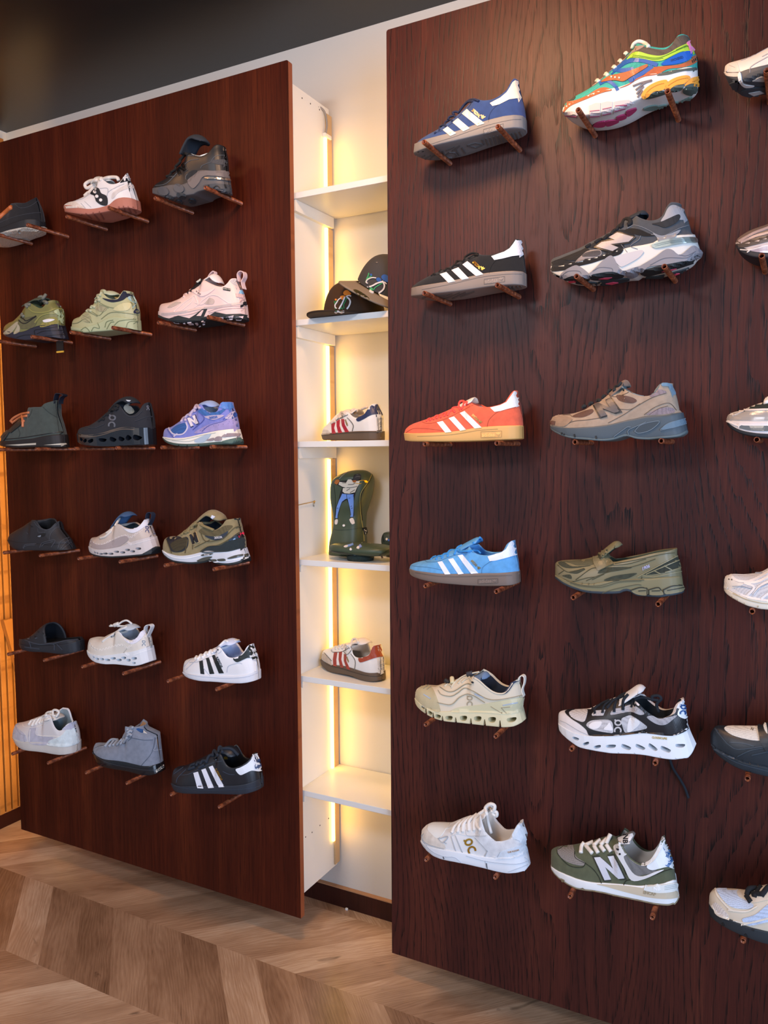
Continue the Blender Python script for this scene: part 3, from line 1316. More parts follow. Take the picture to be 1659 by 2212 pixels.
        for yy in (-.2, -.3, -.4):
            hw = .34 - .1 * (abs(yy) - .2) / .1
            geo.append(([R_(-hw, yy), R_(hw, yy), R_(hw, yy + .055), R_(-hw, yy + .055)], [(0, 1, 2, 3)]))
        v, f = join_geo(geo)
        return s.sheet(name, mat(*m), v, f, off, parent)

    def qc(s, m, c, size, ang=0, wpx=None, off=.0009, parent=None):
        """Ring with a small tick above an open arch."""
        a = math.radians(ang)

        def R_(x, y):
            x, y = x * size, y * size
            return (c[0] + x * math.cos(a) - y * math.sin(a), c[1] + x * math.sin(a) + y * math.cos(a))
        ring_ = [R_(.26 * math.cos(t) * 1.0, -.3 + .2 * math.sin(t)) for t in np.linspace(0, 2 * math.pi, 15)]
        tick = [R_(-.2, -.46), R_(-.3, -.56)]
        arch = [R_(.24, .5), R_(.26, .3), R_(.12, .12), R_(-.1, .12), R_(-.26, .28), R_(-.26, .5)]
        return s.ribs('logo', m, [ring_, tick, arch], wpx or size * .13, off, parent)

    # -- shapes given in trace space
    def letter_n(s, m, tl, tr, br, bl, off=.0016, outline=None, parent=None):
        unit = [(0, 0), (.3, 0), (.68, .56), (.68, 0), (1, 0), (1, 1), (.7, 1), (.32, .44), (.32, 1), (0, 1)]

        def mp(p, g=0.0):
            a, b = .5 + (p[0] - .5) * (1 + g), .5 + (p[1] - .5) * (1 + g)
            return tuple(tl[i] * (1 - a) * (1 - b) + tr[i] * a * (1 - b) + br[i] * a * b + bl[i] * (1 - a) * b for i in (0, 1))
        o = None
        if outline:
            c = [mp(p) for p in unit]
            big = []
            for i, p in enumerate(unit):
                q = mp(p, .16)
                big.append(q)
            o = s.patch('logo_backing', outline, big, off * .5, parent, smooth=False, step=3 * s.k)
        return s.patch('logo', m, [mp(p) for p in unit], off, parent, smooth=False, step=3 * s.k)

    def disc(s, name, m, c, r, off=.0014, parent=None, ry=None, ang=0, deep=False):
        a = math.radians(ang)
        ry = ry or r
        P = []
        for k in range(14):
            g = 2 * math.pi * k / 14
            x, y = r * math.cos(g), ry * math.sin(g)
            P.append((c[0] + x * math.cos(a) - y * math.sin(a), c[1] + x * math.sin(a) + y * math.cos(a)))
        return s.patch(name, m, P, off, parent, smooth=False, step=max(r, 2 * s.k), deep=deep)

    def ticks(s, name, m, path, n, ln, wpx=4, slant=.4, off=.0008):
        """A row of whip stitches across a seam."""
        p = [np.array(q) for q in smooth_path(nums(path), 8)]
        d = [0]
        for i in range(1, len(p)):
            d.append(d[-1] + np.linalg.norm(p[i] - p[i - 1]))
        L_ = []
        for k in range(n):
            t = d[-1] * (k + .5) / n
            i = max(1, min(len(p) - 1, int(np.searchsorted(d, t))))
            f = (t - d[i - 1]) / (d[i] - d[i - 1] + 1e-9)
            c = p[i - 1] + (p[i] - p[i - 1]) * f
            tg = (p[i] - p[i - 1]) / (np.linalg.norm(p[i] - p[i - 1]) + 1e-9)
            nn = np.array((-tg[1], tg[0])) + tg * (slant if k % 2 else -slant)
            L_.append([tuple(c - nn * ln / 2), tuple(c + nn * ln / 2)])
        return s.ribs(name, m, L_, wpx, off, smooth=False)


def slits(cs, h=70, w0=5, w1=15, below=26):
    return [[(u - w0, v - h), (u + w0, v - h), (u + w1, v + below), (u - w1, v + below)] for u, v in cs]


def slots(cs, w=36, h=18, sk=0.0, ang=0.0):
    out = []
    for c in cs:
        u, v = c[:2]
        ww, hh = (c[2], c[3]) if len(c) > 2 else (w, h)
        a = math.radians(c[4] if len(c) > 4 else ang)
        P = [(-ww / 2, -hh / 2), (ww / 2, -hh / 2), (ww / 2 - sk * ww, hh / 2), (-ww / 2 + sk * ww, hh / 2)]
        out.append([(u + x * math.cos(a) - y * math.sin(a), v + x * math.sin(a) + y * math.cos(a)) for x, y in P])
    return out
# ---------------------------------------------------------------- shoes on the right panel
def pegs(cols, row, who, grp='copper toned pegs on the right panel'):
    """Two pegs under one shoe; returns what Shoe needs to rest on them."""
    z = ROW_Z[row]
    for i, x in enumerate(cols):
        add_peg(x, z, ('brown copper peg under the toe half of ' if i == 0 else 'brown copper peg under the heel half of ') + who, grp)
    return (cols, z)


GR = 'shoes on the right panel'
WH = ('eceae6', 'leather')
R0, R1, R2 = P2_X[0:2], P2_X[2:4], P2_X[4:6]


def spezial(name, label, crop, row, who, bot, fox, top, thr, ht, col, lace, solec, white, stripes, tab, seams, laces, word, gold, box_, logo, tong=None, lining='d9d6d0', trim='e6e3dc', wordsize=40, free=(), treads=None):
    s = Shoe(name, label, 'shoe', crop, bot, fox, top, thr, ht, (col, 'suede'), (solec, 'rubber'), lining, group=GR, rows=pegs(R0, row, who), rim=.030)
    if tong:
        s.tongue((trim if name == 'coral' else col, 'leather'), tong, .05)
    s.stripes((white, 'leather'), stripes)
    tb = nums(tab)
    cu, cv = sum(p[0] for p in tb) / len(tb), sum(p[1] for p in tb) / len(tb)
    t = s.patch('heel_tab', (white, 'leather'), [(cu + (u - cu) * 1.07, cv + (v - cv) * 1.07) for u, v in tb], .0013, smooth=False)
    dk = '%02x%02x%02x' % tuple(int(int(col[i:i + 2], 16) * .72) for i in (0, 2, 4))
    s.ribs('stitching', (dk, 'cloth'), seams, 4, .0005)
    s.cord('shoelace', (lace, 'cloth'), laces, .0027, free=free)
    s.text('lettering', (gold, 'metal'), 'SPEZIAL', word[0], wordsize, word[1], squash=.72)
    s.trefoil('logo', (gold, 'metal'), word[2], wordsize * 1.05, word[1] - 18)
    sd = '%02x%02x%02x' % tuple(int(int(solec[i:i + 2], 16) * .8) for i in (0, 2, 4))
    b = nums(box_)
    s.ribs('badge_frame', (sd, 'rubber'), [b + [b[0]]], 4, .0007, s.sole, smooth=False)
    sl = '%02x%02x%02x' % tuple(min(255, int(int(solec[i:i + 2], 16) * 1.18)) for i in (0, 2, 4))
    s.text('lettering', (sl, 'rubber'), 'adidas', logo[0], logo[1], logo[2], parent=s.sole)
    s.trefoil('logo', (sl, 'rubber'), logo[3], logo[1] * .75, logo[2], s.sole)
    f = nums(fox)
    s.ribs('welt', (sd, 'rubber'), [[(u, v + 22) for u, v in f[1:-1]]], 5, .0006, s.sole)
    if treads:
        s.ribs('tread_lug', (sd, 'rubber'), treads, 14, .0016, s.sole, deep=True, smooth=False)
    return s


spezial('suede_trainer', 'navy blue suede trainer with cream stripes on a grey sole', 'C1', 0, 'the navy suede trainer',
        '212,932 300,893 440,838 690,766 960,703 1150,658 1250,640 1340,632 1395,645 1412,655',
        '222,838 330,787 480,737 620,694 800,630 960,575 1100,538 1250,508 1345,503 1408,522',
        '224,836 260,795 300,752 370,705 440,665 500,628 560,580 640,510 700,450 760,390 800,345 850,330 930,352 1000,350 1060,335 1130,295 1190,245 1220,195 1250,140 1275,122 1305,130 1335,180 1362,290 1390,400 1406,520',
        835, 1280, '2a467e', '1b2a4d', '7f7f80', 'efe6d4',
        ['520,640 572,605 662,675 600,703', '625,562 680,517 805,622 735,655', '722,468 775,420 962,570 885,596'],
        '1030,350 1055,378 1120,362 1220,312 1362,294 1335,185 1305,135 1275,124 1250,144 1222,197 1190,247 1130,297',
        ['1360,297 1200,317 1090,382 1020,460 1000,555', '450,665 520,640 640,545 780,410 830,350 880,330'],
        ['430,675 450,660', '485,640 490,605 540,585 552,602', '540,592 548,555 595,530 622,546', '575,530 590,500 640,490 652,506', '640,480 625,455 660,445 690,458', '700,430 745,370 800,325 860,318 900,335', '690,450 725,400 780,345 840,335'],
        ((872, 463), 43, (941, 503)), 'd0a468', '948,632 1158,572 1156,632 948,693', ((1022, 642), 54, -16, (1122, 612)), wordsize=44,
        treads=['250,945 330,905', '300,960 390,905', '360,970 450,880', '500,945 470,870', '560,955 520,855', '560,850 640,815', '620,860 700,800', '550,905 590,875 650,880 680,905 640,930 580,930 550,905', '700,905 660,840', '760,880 720,820', '780,800 860,775 945,790 870,825 780,800', '960,790 935,735', '1000,800 975,725', '1040,795 1015,715', '1080,788 1055,705', '1120,780 1095,695', '1160,772 1135,685', '1200,770 1175,678', '1280,730 1250,670', '1320,725 1290,660', '1360,705 1330,652'])

spezial('suede_trainer', 'black suede trainer with white stripes on a taupe sole', 'C3', 1, 'the black suede trainer',
        '186,748 300,735 450,714 700,680 900,652 1100,628 1250,614 1350,612 1404,628',
        '190,668 300,640 480,606 640,573 800,535 950,503 1100,485 1250,474 1350,475 1408,492',
        '193,665 230,620 300,575 380,530 420,508 500,470 560,443 620,412 700,370 760,325 830,295 900,298 960,305 1030,302 1100,283 1170,258 1220,225 1255,180 1280,142 1320,135 1350,148 1365,200 1382,290 1396,400 1406,490',
        895, 1325, '14181d', '0f1114', '857c76', 'e9ecf2',
        ['490,500 560,480 655,573 580,590', '612,458 685,430 795,543 720,560', '728,400 780,365 950,500 870,520'],
        '1045,307 1075,343 1150,330 1250,305 1380,290 1365,200 1352,150 1320,138 1283,144 1258,184 1222,230 1172,262',
        ['1380,292 1200,315 1085,355 1030,420 1010,490', '420,515 560,480 740,390 830,330 900,300'],
        ['400,518 425,497 440,505', '485,475 500,460 545,465', '545,462 565,440 622,447', '620,427 640,405 692,402', '655,392 672,362 740,368', '745,352 762,312 830,277 892,288', '790,335 850,300 898,300'],
        ((878, 403), 43, (938, 440)), 'd8a745', '955,552 1172,522 1172,578 955,605', ((1030, 572), 56, -8, (1135, 550)), wordsize=40,
        treads=['420,745 560,715', '470,755 620,705', '540,760 700,695', '620,755 760,690', '300,752 340,735', '700,735 850,680', '1240,650 1215,628', '1280,655 1255,628', '1320,650 1295,625', '1355,640 1335,620'])

s = spezial('coral', 'coral orange suede trainer with white stripes on a gum sole', 'C5', 2, 'the coral suede trainer',
        '116,645 200,657 400,659 700,655 1000,646 1250,634 1372,620',
        '112,572 250,575 450,568 620,556 760,535 900,512 1100,498 1376,488',
        '114,571 128,540 175,495 230,466 300,443 390,412 480,375 570,335 650,295 730,262 800,240 850,266 920,291 990,294 1060,283 1130,263 1185,232 1225,175 1260,127 1290,116 1312,132 1328,200 1346,280 1366,390 1375,488',
        800, 1290, 'e8674a', 'ef5a50', 'dfae68', 'e9efee',
        ['458,452 520,437 614,552 548,560', '582,408 640,390 765,528 705,540', '700,355 752,333 930,505 858,516'],
        '1032,293 1075,333 1130,326 1200,305 1342,268 1328,200 1312,138 1290,120 1265,130 1230,180 1190,237 1130,268',
        ['1345,277 1200,302 1090,347 1030,397 1000,440 988,500', '130,560 200,520 280,515 400,522 520,540', '300,445 340,460 430,455 560,410 700,340 840,268'],
        ['350,440 370,415 395,412 388,432', '425,422 440,390 470,380 458,412', '498,402 510,367 548,352 535,388', '570,378 590,340 625,322 645,345', '610,333 630,297 690,290', '702,318 690,262 702,230 735,225 746,245 716,312', '735,242 772,236 768,262'],
        ((862, 402), 43, (912, 446)), 'd2a05e', '922,548 1140,540 1138,605 922,612', ((1000, 583), 56, -2, (1104, 573)), tong='690,290 790,232 862,196', wordsize=36)
s.root.name = 'suede_trainer'

spezial('suede_trainer', 'sky blue suede trainer with white stripes on a dark gum sole', 'C7', 3, 'the sky blue suede trainer',
        '170,470 200,505 300,545 450,580 700,607 900,617 1100,618 1250,610 1325,585',
        '166,428 230,450 330,467 500,490 700,494 900,487 1100,485 1250,478 1338,468',
        '168,426 200,385 260,360 340,342 400,330 470,300 560,262 640,228 720,198 790,188 850,258 920,286 1000,290 1080,278 1140,255 1180,222 1210,165 1240,142 1270,137 1290,175 1306,280 1325,380 1332,468',
        785, 1268, '5ea5e0', '3b97e4', '776960', 'e4eefc',
        ['465,362 515,355 602,490 542,492', '578,335 630,322 740,486 685,492', '678,295 730,285 893,480 820,486'],
        '1005,300 1025,345 1080,340 1160,320 1306,278 1290,180 1272,142 1240,147 1214,170 1184,227 1140,260',
        ['1305,285 1150,325 1040,350 965,395 935,430 930,482', '185,400 260,410 380,420 520,450 545,475', '330,345 360,362 470,355 600,305 800,252 850,262'],
        ['395,335 420,310 450,300', '450,335 470,300 512,300', '510,322 530,280 572,270', '570,302 580,255 610,235 680,240 692,255', '650,250 680,205 720,185', '640,282 660,240 700,230', '680,250 800,245 880,240 920,272', '840,160 900,130 922,115 908,102'],
        ((850, 375), 45, (898, 425)), 'c2a65c', '890,545 1100,535 1100,582 890,592', ((968, 563), 52, -3, (1068, 560)), tong='690,215 790,158 870,118 915,108', lining='4f94d6', wordsize=34)

GW = 'shoes on the right panel'


def put(name, label, cat, crop, cols, row, who, bot, fox, top, thr, ht, up, sole, lining='d8d8d6', grp=GW, pg='copper toned pegs on the right panel', **k):
    return Shoe(name, label, cat, crop, bot, fox, top, thr, ht, up, sole, lining, group=grp, rows=pegs(cols, row, who, pg), **k)


# -- many-coloured runner, top row
s = put('running_shoe', 'multicoloured running shoe in turquoise, lime, blue and brown', 'shoe', 'C2', R1, 0, 'the multicoloured runner',
        '112,885 200,915 320,925 450,905 600,870 760,815 880,760 1000,715 1150,668 1300,640 1420,632 1512,612',
        '120,860 200,810 330,745 480,680 600,650 700,625 800,590 900,540 1000,500 1100,488 1200,475 1400,422 1506,432',
        '122,858 150,785 220,722 290,682 380,632 440,588 500,532 560,478 620,410 690,350 750,285 810,215 860,175 930,185 1000,200 1080,216 1160,220 1220,195 1262,148 1300,96 1350,80 1400,96 1432,140 1462,205 1482,265 1502,340 1505,430',
        860, 1350, ('3fb0a8', 'mesh'), ('dfe2e0', 'foam'), '9fb6c2')
s.patch('mudguard', ('b26a3e', 'suede'), '116,872 120,812 165,762 255,742 370,695 480,628 560,612 625,640 520,668 370,728 200,802 132,868')
s.patch('toe_guard', ('4a4a40', 'rubber'), '150,760 190,725 250,700 240,735 180,752')
s.ribs('overlay', ('2b5fae', 'leather'), ['495,575 560,545 605,556 660,600 685,640'], 34, .0014)
s.ribs('overlay', ('2b5fae', 'leather'), ['610,470 700,395 790,345 900,332 1000,352 1090,385', '640,430 740,440 850,425', '1040,395 930,470 800,550'], 42, .0014)
s.patch('eyestay', ('a08c7c', 'suede'), '425,600 540,505 620,410 700,340 770,262 835,200 960,190 830,265 770,310 660,395 560,490 470,575', .0016)
s.patch('collar', ('5f564c', 'mesh'), '850,215 960,200 1080,222 1170,224 1235,180 1285,105 1350,78 1402,96 1436,140 1395,168 1300,208 1200,265 1110,288 1000,272 880,246')
s.patch('quarter_band', ('a5d247', 'leather'), '780,330 835,265 900,248 1000,275 1110,290 1200,266 1300,207 1392,167 1430,180 1478,255 1440,268 1350,245 1240,292 1140,338 1050,342 950,322 830,310', .0018)
s.ribs('stitching', ('4d7a2a', 'cloth'), ['850,285 950,298 1060,315 1150,300 1250,255 1340,215 1400,190', '840,300 950,310 1060,328 1150,315', '1280,235 1380,190 1400,200'], 5, .0024)
s.patch('heel_oval', ('2a63c6', 'gloss'), '1130,375 1220,310 1330,258 1420,246 1442,288 1400,338 1300,372 1180,388', .0026)
s.text('lettering', ('1d4890', 'leather'), 'PROGRID', (1290, 325), 34, -17, .0034, squash=.9)
s.patch('heel_band', ('b4643e', 'suede'), '700,620 800,575 880,520 960,480 1040,410 1180,392 1330,373 1440,318 1492,262 1506,330 1445,380 1330,410 1200,424 1090,478 960,500 870,538 790,590', .0012)
s.patch('swoosh', ('a8633c', 'leather'), '515,560 600,500 690,478 800,448 900,408 985,376 990,402 905,456 812,512 740,552 660,542 600,546', .0024)
for c in ((622, 512), (658, 516), (700, 520)):
    s.disc('stud', ('e0d8c8', 'plain'), c, 9, .0036)
s.patch('pull_tab', ('ee8fc0', 'cloth'), '1385,165 1420,138 1455,165 1470,235 1440,205', .003)
s.ribs('heel_mark', ('32302e', 'leather'), ['1440,335 1448,362', '1455,325 1463,352', '1470,315 1478,340', '1484,300 1492,326'], 7, .002, smooth=False)
s.patch('heel_clip', ('4c5a58', 'rubber'), '1085,490 1200,445 1350,424 1505,405 1485,438 1350,446 1200,482')
for p in ('925,702 960,640 1020,590 1110,550 1192,543 1172,622 1120,645 1050,662 960,718', '1165,618 1200,560 1280,515 1380,493 1422,518 1362,578 1280,594 1190,642', '1365,602 1420,530 1500,503 1520,540 1514,602 1470,578 1420,580'):
    s.patch('cushion_pod', ('eea63f', 'foam'), p, .003, s.sole)
s.ribs('pod_line', ('c27e2c', 'foam'), ['980,670 1030,625 1100,590 1160,575', '1200,600 1290,545 1390,520', '1440,560 1510,530'], 6, .0036, s.sole)
for p in ('958,718 1050,668 1120,644 1192,662 1100,697 1000,722', '1200,645 1280,602 1362,580 1350,622 1280,650', '1350,655 1390,592 1440,572 1516,604 1502,682 1440,692'):
    s.patch('rubber_pod', ('4a5a55', 'rubber'), p, .002, s.sole)
for p in ('395,800 400,930 505,915 510,772 460,772', '522,770 520,905 620,885 632,760 580,756', '650,760 640,880 760,830 852,772 800,740 720,746', '132,876 180,852 270,862 270,925 180,910'):
    s.patch('rubber_pod', ('c6c1c4', 'rubber'), p, .0018, s.sole, smooth=False)
s.ribs('pod_line', ('a04a6c', 'rubber'), ['400,858 500,848', '400,905 500,895', '530,838 622,818', '530,885 615,868', '660,805 780,790', '650,850 760,820', '150,895 265,905'], 7, .0026, s.sole, smooth=False)
for p in ('430,995 480,962 560,950 550,1000 480,1010', '565,950 690,935 690,960 580,1000', '670,910 760,880 770,915 700,940', '772,850 870,815 870,840 790,900'):
    s.patch('tread_lug', ('b23a68', 'rubber'), p, .003, s.sole, deep=True)
for p in ('945,825 1010,795 1090,790 1080,830 980,840', '1095,800 1180,780 1170,815 1110,825', '1210,780 1300,750 1290,790 1215,805', '1330,750 1440,700 1440,735 1350,770'):
    s.patch('tread_lug', ('6f8a84', 'rubber'), p, .003, s.sole, deep=True)
s.ribs('vent', ('6d6c74', 'rubber'), ['840,600 930,565 1035,538', '870,640 960,570 1030,545', '880,680 950,600', '890,715 935,640'], 16, .002, s.sole)
s.cord('shoelace', ('e8e2d8', 'cloth'), ['755,275 768,258 782,275', '695,352 708,335 722,352', '632,415 646,398 660,412', '552,492 565,470 580,488', '462,555 475,538 492,552', '830,215 850,165 900,140 960,158 1000,195'], .0042)

# -- black and grey chunky runner
s = put('running_shoe', 'black and grey chunky running shoe with silver letter and wavy sole', 'shoe', 'C4', R1, 1, 'the chunky black and grey runner',
        '84,775 130,810 215,840 330,845 450,832 600,815 780,790 860,790 900,765 980,770 1060,775 1200,750 1350,710 1480,660 1558,625',
        '85,742 200,735 330,700 480,665 560,640 650,610 760,575 880,545 980,530 1080,508 1120,485 1200,455 1350,432 1488,425',
        '86,740 84,690 110,652 180,625 280,585 380,545 470,490 560,445 640,400 720,345 780,285 840,235 890,228 960,265 1040,287 1110,280 1160,250 1190,210 1215,150 1245,115 1280,110 1330,130 1380,165 1400,210 1415,250 1440,330 1458,420',
        900, 1280, ('454b52', 'suede'), ('d3d6d3', 'foam'), '23303c')
s.tongue(('28303a', 'cloth'), '860,260 930,225 985,205 1030,235', .05)
s.patch('toe_cap', ('121418', 'suede'), '78,742 82,690 108,652 190,632 300,652 380,642 420,622 560,602 640,562 700,520 770,470 800,500 765,577 650,612 560,642 480,668 330,703 200,738', .0012)
s.patch('vamp', ('17191d', 'suede'), '440,512 560,445 700,365 800,345 905,402 760,482 700,560 640,572 540,530', .001)
s.patch('toe_mesh', ('1c1d20', 'mesh'), '120,650 250,598 380,545 440,520 470,560 400,600 380,632 300,642 190,634', .0015)
s.patch('overlay', ('77757b', 'leather'), '330,655 390,595 450,552 565,538 580,585 530,606 405,640', .0018)
s.patch('window', ('4b4a4e', 'mesh'), '395,592 450,560 560,545 572,578 530,600 400,606', .0022)
s.patch('logo_backing', ('0d0e10', 'leather'), '505,518 580,455 690,432 630,422 735,360 915,415 850,475 690,498 770,522 690,568', .0022, smooth=False)
s.patch('logo', ('a5a1a4', 'leather'), '528,512 585,470 712,447 652,424 736,375 893,418 845,462 668,488 745,518 688,552', .0032, smooth=False)
s.patch('window', ('0e0f11', 'mesh'), '805,355 860,330 950,340 1030,375 1092,400 1000,406 900,386', .0012)
s.patch('overlay', ('868b93', 'leather'), '1078,375 1160,402 1230,386 1342,343 1300,402 1258,442 1138,458 1112,412', .0016)
s.patch('heel_collar', ('969ca5', 'leather'), '1155,262 1190,205 1214,150 1245,113 1285,107 1338,130 1390,165 1408,212 1425,250 1330,247 1260,238 1200,262', .0016)
s.patch('collar_mesh', ('262b31', 'mesh'), '1070,287 1160,266 1250,225 1322,196 1340,225 1300,277 1200,322 1130,302', .0018)
s.ribs('stitching', ('7e848c', 'cloth'), ['960,400 940,440 860,500 930,530', '830,330 900,300 1000,330 1130,395 1200,395 1330,330 1420,300', '1140,455 1120,400 1060,390', '765,480 830,560'], 4, .0016)
s.patch('reflector', ('bccac5', 'metal'), '1066,488 1200,440 1350,420 1480,422 1498,470 1400,472 1250,498 1120,522 1072,512', .003)
s.ribs('stitching', ('8b9a98', 'metal'), ['1100,505 1250,470 1480,450', '1090,492 1250,455 1480,436'], 4, .0036)
for p in ('185,802 230,740 330,690 382,705 452,762 460,800 400,792 300,792', '460,778 520,720 600,640 665,596 702,620 732,680 790,742 880,717 960,700 930,772 860,800 790,762 650,752 520,772', '938,712 1000,670 1100,610 1200,538 1262,538 1340,590 1450,508 1492,518 1545,590 1400,642 1200,682 1050,702 970,742'):
    s.patch('cushion_pod', ('83858e', 'foam'), p, .004, s.sole)
s.patch('midsole_panel', ('bfc0c6', 'foam'), '700,612 960,540 988,560 930,622 780,702 742,682', .002, s.sole)
s.ribs('pod_line', ('5c5e68', 'foam'), ['215,780 270,745 370,745 390,770', '500,745 570,710 680,720 690,745', '1050,690 1200,620 1400,620 1470,570', '1480,560 1400,600 1330,590'], 5, .0046, s.sole)
for p in ('80,765 140,790 215,838 210,855 130,828', '185,803 300,793 440,802 462,826 330,848 210,843', '465,782 560,757 700,752 798,766 770,802 600,822 490,818', '958,748 1100,703 1300,653 1535,596 1545,632 1400,683 1200,743 1020,783'):
    s.patch('rubber_pod', ('1f282c', 'rubber'), p, .003, s.sole)
for p in ('550,845 700,815 845,808 850,825 700,862 580,872', '1010,798 1190,772 1400,712 1560,640 1562,662 1350,762 1200,800 1020,806', '330,852 450,842 540,855 520,880 440,870'):
    s.patch('rubber_pod', ('2b363b', 'rubber'), p, .003, s.sole, deep=True)
for p in ('262,833 320,822 335,835 280,843', '552,806 600,795 682,790 640,808', '1162,736 1230,718 1305,705 1250,727'):
    s.patch('tread_diamond', ('e04a68', 'rubber'), p, .004, s.sole, smooth=False)
for p in ('620,850 690,835 742,840 680,858', '1270,765 1300,752 1335,750 1290,770'):
    s.patch('tread_diamond', ('e04a68', 'rubber'), p, .0045, s.sole, smooth=False, deep=True)
s.cord('shoelace', ('17191d', 'cloth'), ['430,515 450,500 475,490', '520,470 555,445 580,440', '600,440 640,400 660,405', '670,395 700,355 720,350', '720,350 760,300 775,320', '770,310 800,250 845,240 860,280 830,295'], .0045)
s.disc('eyelet', ('0b0c0e', 'gloss'), (852, 268), 10, .003)

# -- taupe runner
s = put('running_shoe', 'taupe suede running shoe with charcoal letter on a slate sole', 'shoe', 'C6', R1, 2, 'the taupe runner',
        '92,600 150,640 240,680 350,705 500,717 640,728 760,715 850,685 910,678 1000,705 1130,712 1250,702 1400,688 1500,668 1550,632',
        '88,578 200,592 320,596 500,586 640,572 760,550 900,515 1000,495 1100,472 1300,462 1400,442 1500,428',
        '90,575 95,520 140,466 220,450 330,440 420,415 480,390 540,347 600,320 660,278 720,228 790,188 850,173 920,205 980,235 1060,255 1130,250 1180,225 1215,180 1245,137 1290,118 1370,125 1395,170 1420,225 1440,300 1455,380 1466,428',
        845, 1330, ('a2917f', 'suede'), ('47545d', 'foam'), '7f949e', out=('5b6a6e', 'rubber', .005))
s.tongue(('7d6b5f', 'suede'), '720,235 800,165 882,98 935,150', .052, inner=('8fb0bf', 'cloth'))
for p in ('322,488 420,440 530,410 547,435 500,472 420,497', '788,265 860,263 960,288 1004,320 960,347 870,337 808,310'):
    s.patch('window', ('644c44', 'mesh'), p, .0008)
for p in ('1138,267 1222,203 1290,213 1312,235 1240,262 1170,282', '1105,468 1200,418 1300,391 1382,398 1398,442 1300,462'):
    s.patch('window', ('8f8288', 'mesh'), p, .0008)
s.patch('toe_cap', ('927e6b', 'suede'), '92,572 94,515 140,460 215,473 322,513 300,547 237,592 130,582', .0016)
s.patch('toe_window', ('5c463e', 'leather'), '98,530 152,540 146,576 92,574', .0026, smooth=False)
s.letter_n(('575150', 'leather'), (560, 378), (732, 303), (828, 436), (628, 496), .0042, ('282525', 'leather'))
s.patch('heel_tab', ('7391a5', 'leather'), '1262,162 1285,112 1372,120 1402,175 1428,265 1380,217 1330,172', .0018)
s.ribs('collar_trim', ('7a8a8d', 'cloth'), ['850,178 920,209 980,240 1060,260 1130,255 1182,229 1217,183 1247,141 1290,124'], 20, .0015)
s.ribs('stitching', ('5f5044', 'cloth'), ['700,555 860,470 1000,380 1160,290 1310,240', '240,590 330,540 500,520 620,500', '320,490 300,470 220,470', '830,410 940,410 1040,350', '690,250 780,280 900,240 940,205', '1080,468 1200,385 1340,345 1420,420', '1130,470 1230,405 1330,375'], 5, .0009)
s.patch('midsole_scoop', ('35424b', 'foam'), '980,642 1040,580 1150,545 1242,538 1200,592 1120,642 1020,662', .002, s.sole)
s.ribs('midsole_line', ('6b7c88', 'foam'), ['980,642 1040,580 1150,545 1242,538 1200,592 1120,642 1020,662 980,642', '915,680 915,630 1000,590 1100,545', '1250,625 1330,560 1505,508', '1250,632 1400,600 1535,558', '760,700 900,600 940,600'], 6, .0024, s.sole)
s.patch('heel_daylight', ('5c7689', 'foam'), '1258,622 1335,562 1508,508 1535,556 1400,602', .0026, s.sole)  # cool daylight on the heel, painted as a lighter bluish patch
s.ribs('tread_gap', ('1c2226', 'rubber'), ['345,672 352,705', '572,690 580,722', '210,655 215,675', '235,668 240,682'], 16, .001, s.sole, smooth=False)
s.cord('shoelace', ('22282e', 'cloth'), ['430,400 445,375 470,385', '500,372 515,345 545,350', '580,335 598,312 618,325', '640,300 655,270 672,280', '700,245 715,210 735,215', '765,215 780,175 815,160 840,130'], .0038)
s.disc('eyelet', ('0d0f10', 'gloss'), (866, 212), 8, .0015)

# -- olive loafer with runner sole
s = put('loafer', 'olive green loafer with strap and running shoe sole', 'shoe', 'C8', R1, 3, 'the olive loafer',
        '138,455 170,490 250,545 350,590 480,628 650,642 820,637 880,612 940,622 1000,660 1110,668 1250,678 1310,668 1420,650 1508,618',
        '138,438 220,480 320,515 420,535 520,545 600,530 700,515 850,498 1000,492 1150,485 1300,472 1486,462',
        '140,436 132,385 148,318 195,293 300,282 420,278 520,258 600,232 680,222 745,300 860,285 1000,258 1180,215 1330,188 1425,168 1434,225 1452,280 1472,330 1476,400 1485,460',
        700, 1420, ('787357', 'leather'), ('7d7859', 'foam'), '4c5a4c', out=('303c45', 'rubber', .006))
s.tongue(('7d7859', 'mesh'), '610,235 700,155 785,98 845,125', .056, inner=('465c50', 'cloth'))
for p in ('285,417 460,385 382,432 320,432', '655,505 760,460 960,430 1004,435 900,487 760,512', '590,432 700,370 955,370 760,412', '178,315 230,310 330,360 522,350 340,377 250,372 190,342', '220,455 300,445 315,490 250,470'):
    s.patch('mesh_panel', ('3d4234', 'mesh'), p, .0008)
s.patch('vamp_mesh', ('5c5c46', 'mesh'), '230,305 400,290 530,252 550,335 380,347 300,322', .0007)
s.patch('heel_mesh', ('33382e', 'mesh'), '1080,442 1250,350 1440,250 1462,352 1300,422', .0007)
s.ribs('overlay', ('8b8666', 'leather'), ['1010,470 1200,370 1445,240', '1100,440 1310,350 1465,285', '1180,400 1260,440', '1290,350 1370,395', '1300,420 1470,370', '1180,470 1470,410', '1060,455 1180,470'], 9, .0018)
s.ribs('stitching', ('47442f', 'cloth'), ['140,320 240,400 300,420 450,380', '240,400 180,440', '360,500 520,385 600,370', '470,510 640,440 780,400 1000,350 1200,280', '530,500 660,440', '770,330 1000,290 1300,225 1430,215', '330,520 480,480 560,470', '700,350 900,335 1100,280', '1050,490 1060,470'], 6, .001)
s.patch('saddle_strap', ('6f6a50', 'leather'), '533,222 652,142 690,200 762,335 597,408 552,330', .0036, smooth=False)
s.patch('strap_slot', ('34362a', 'leather'), '588,208 606,232 648,274 640,284 600,268', .0042)
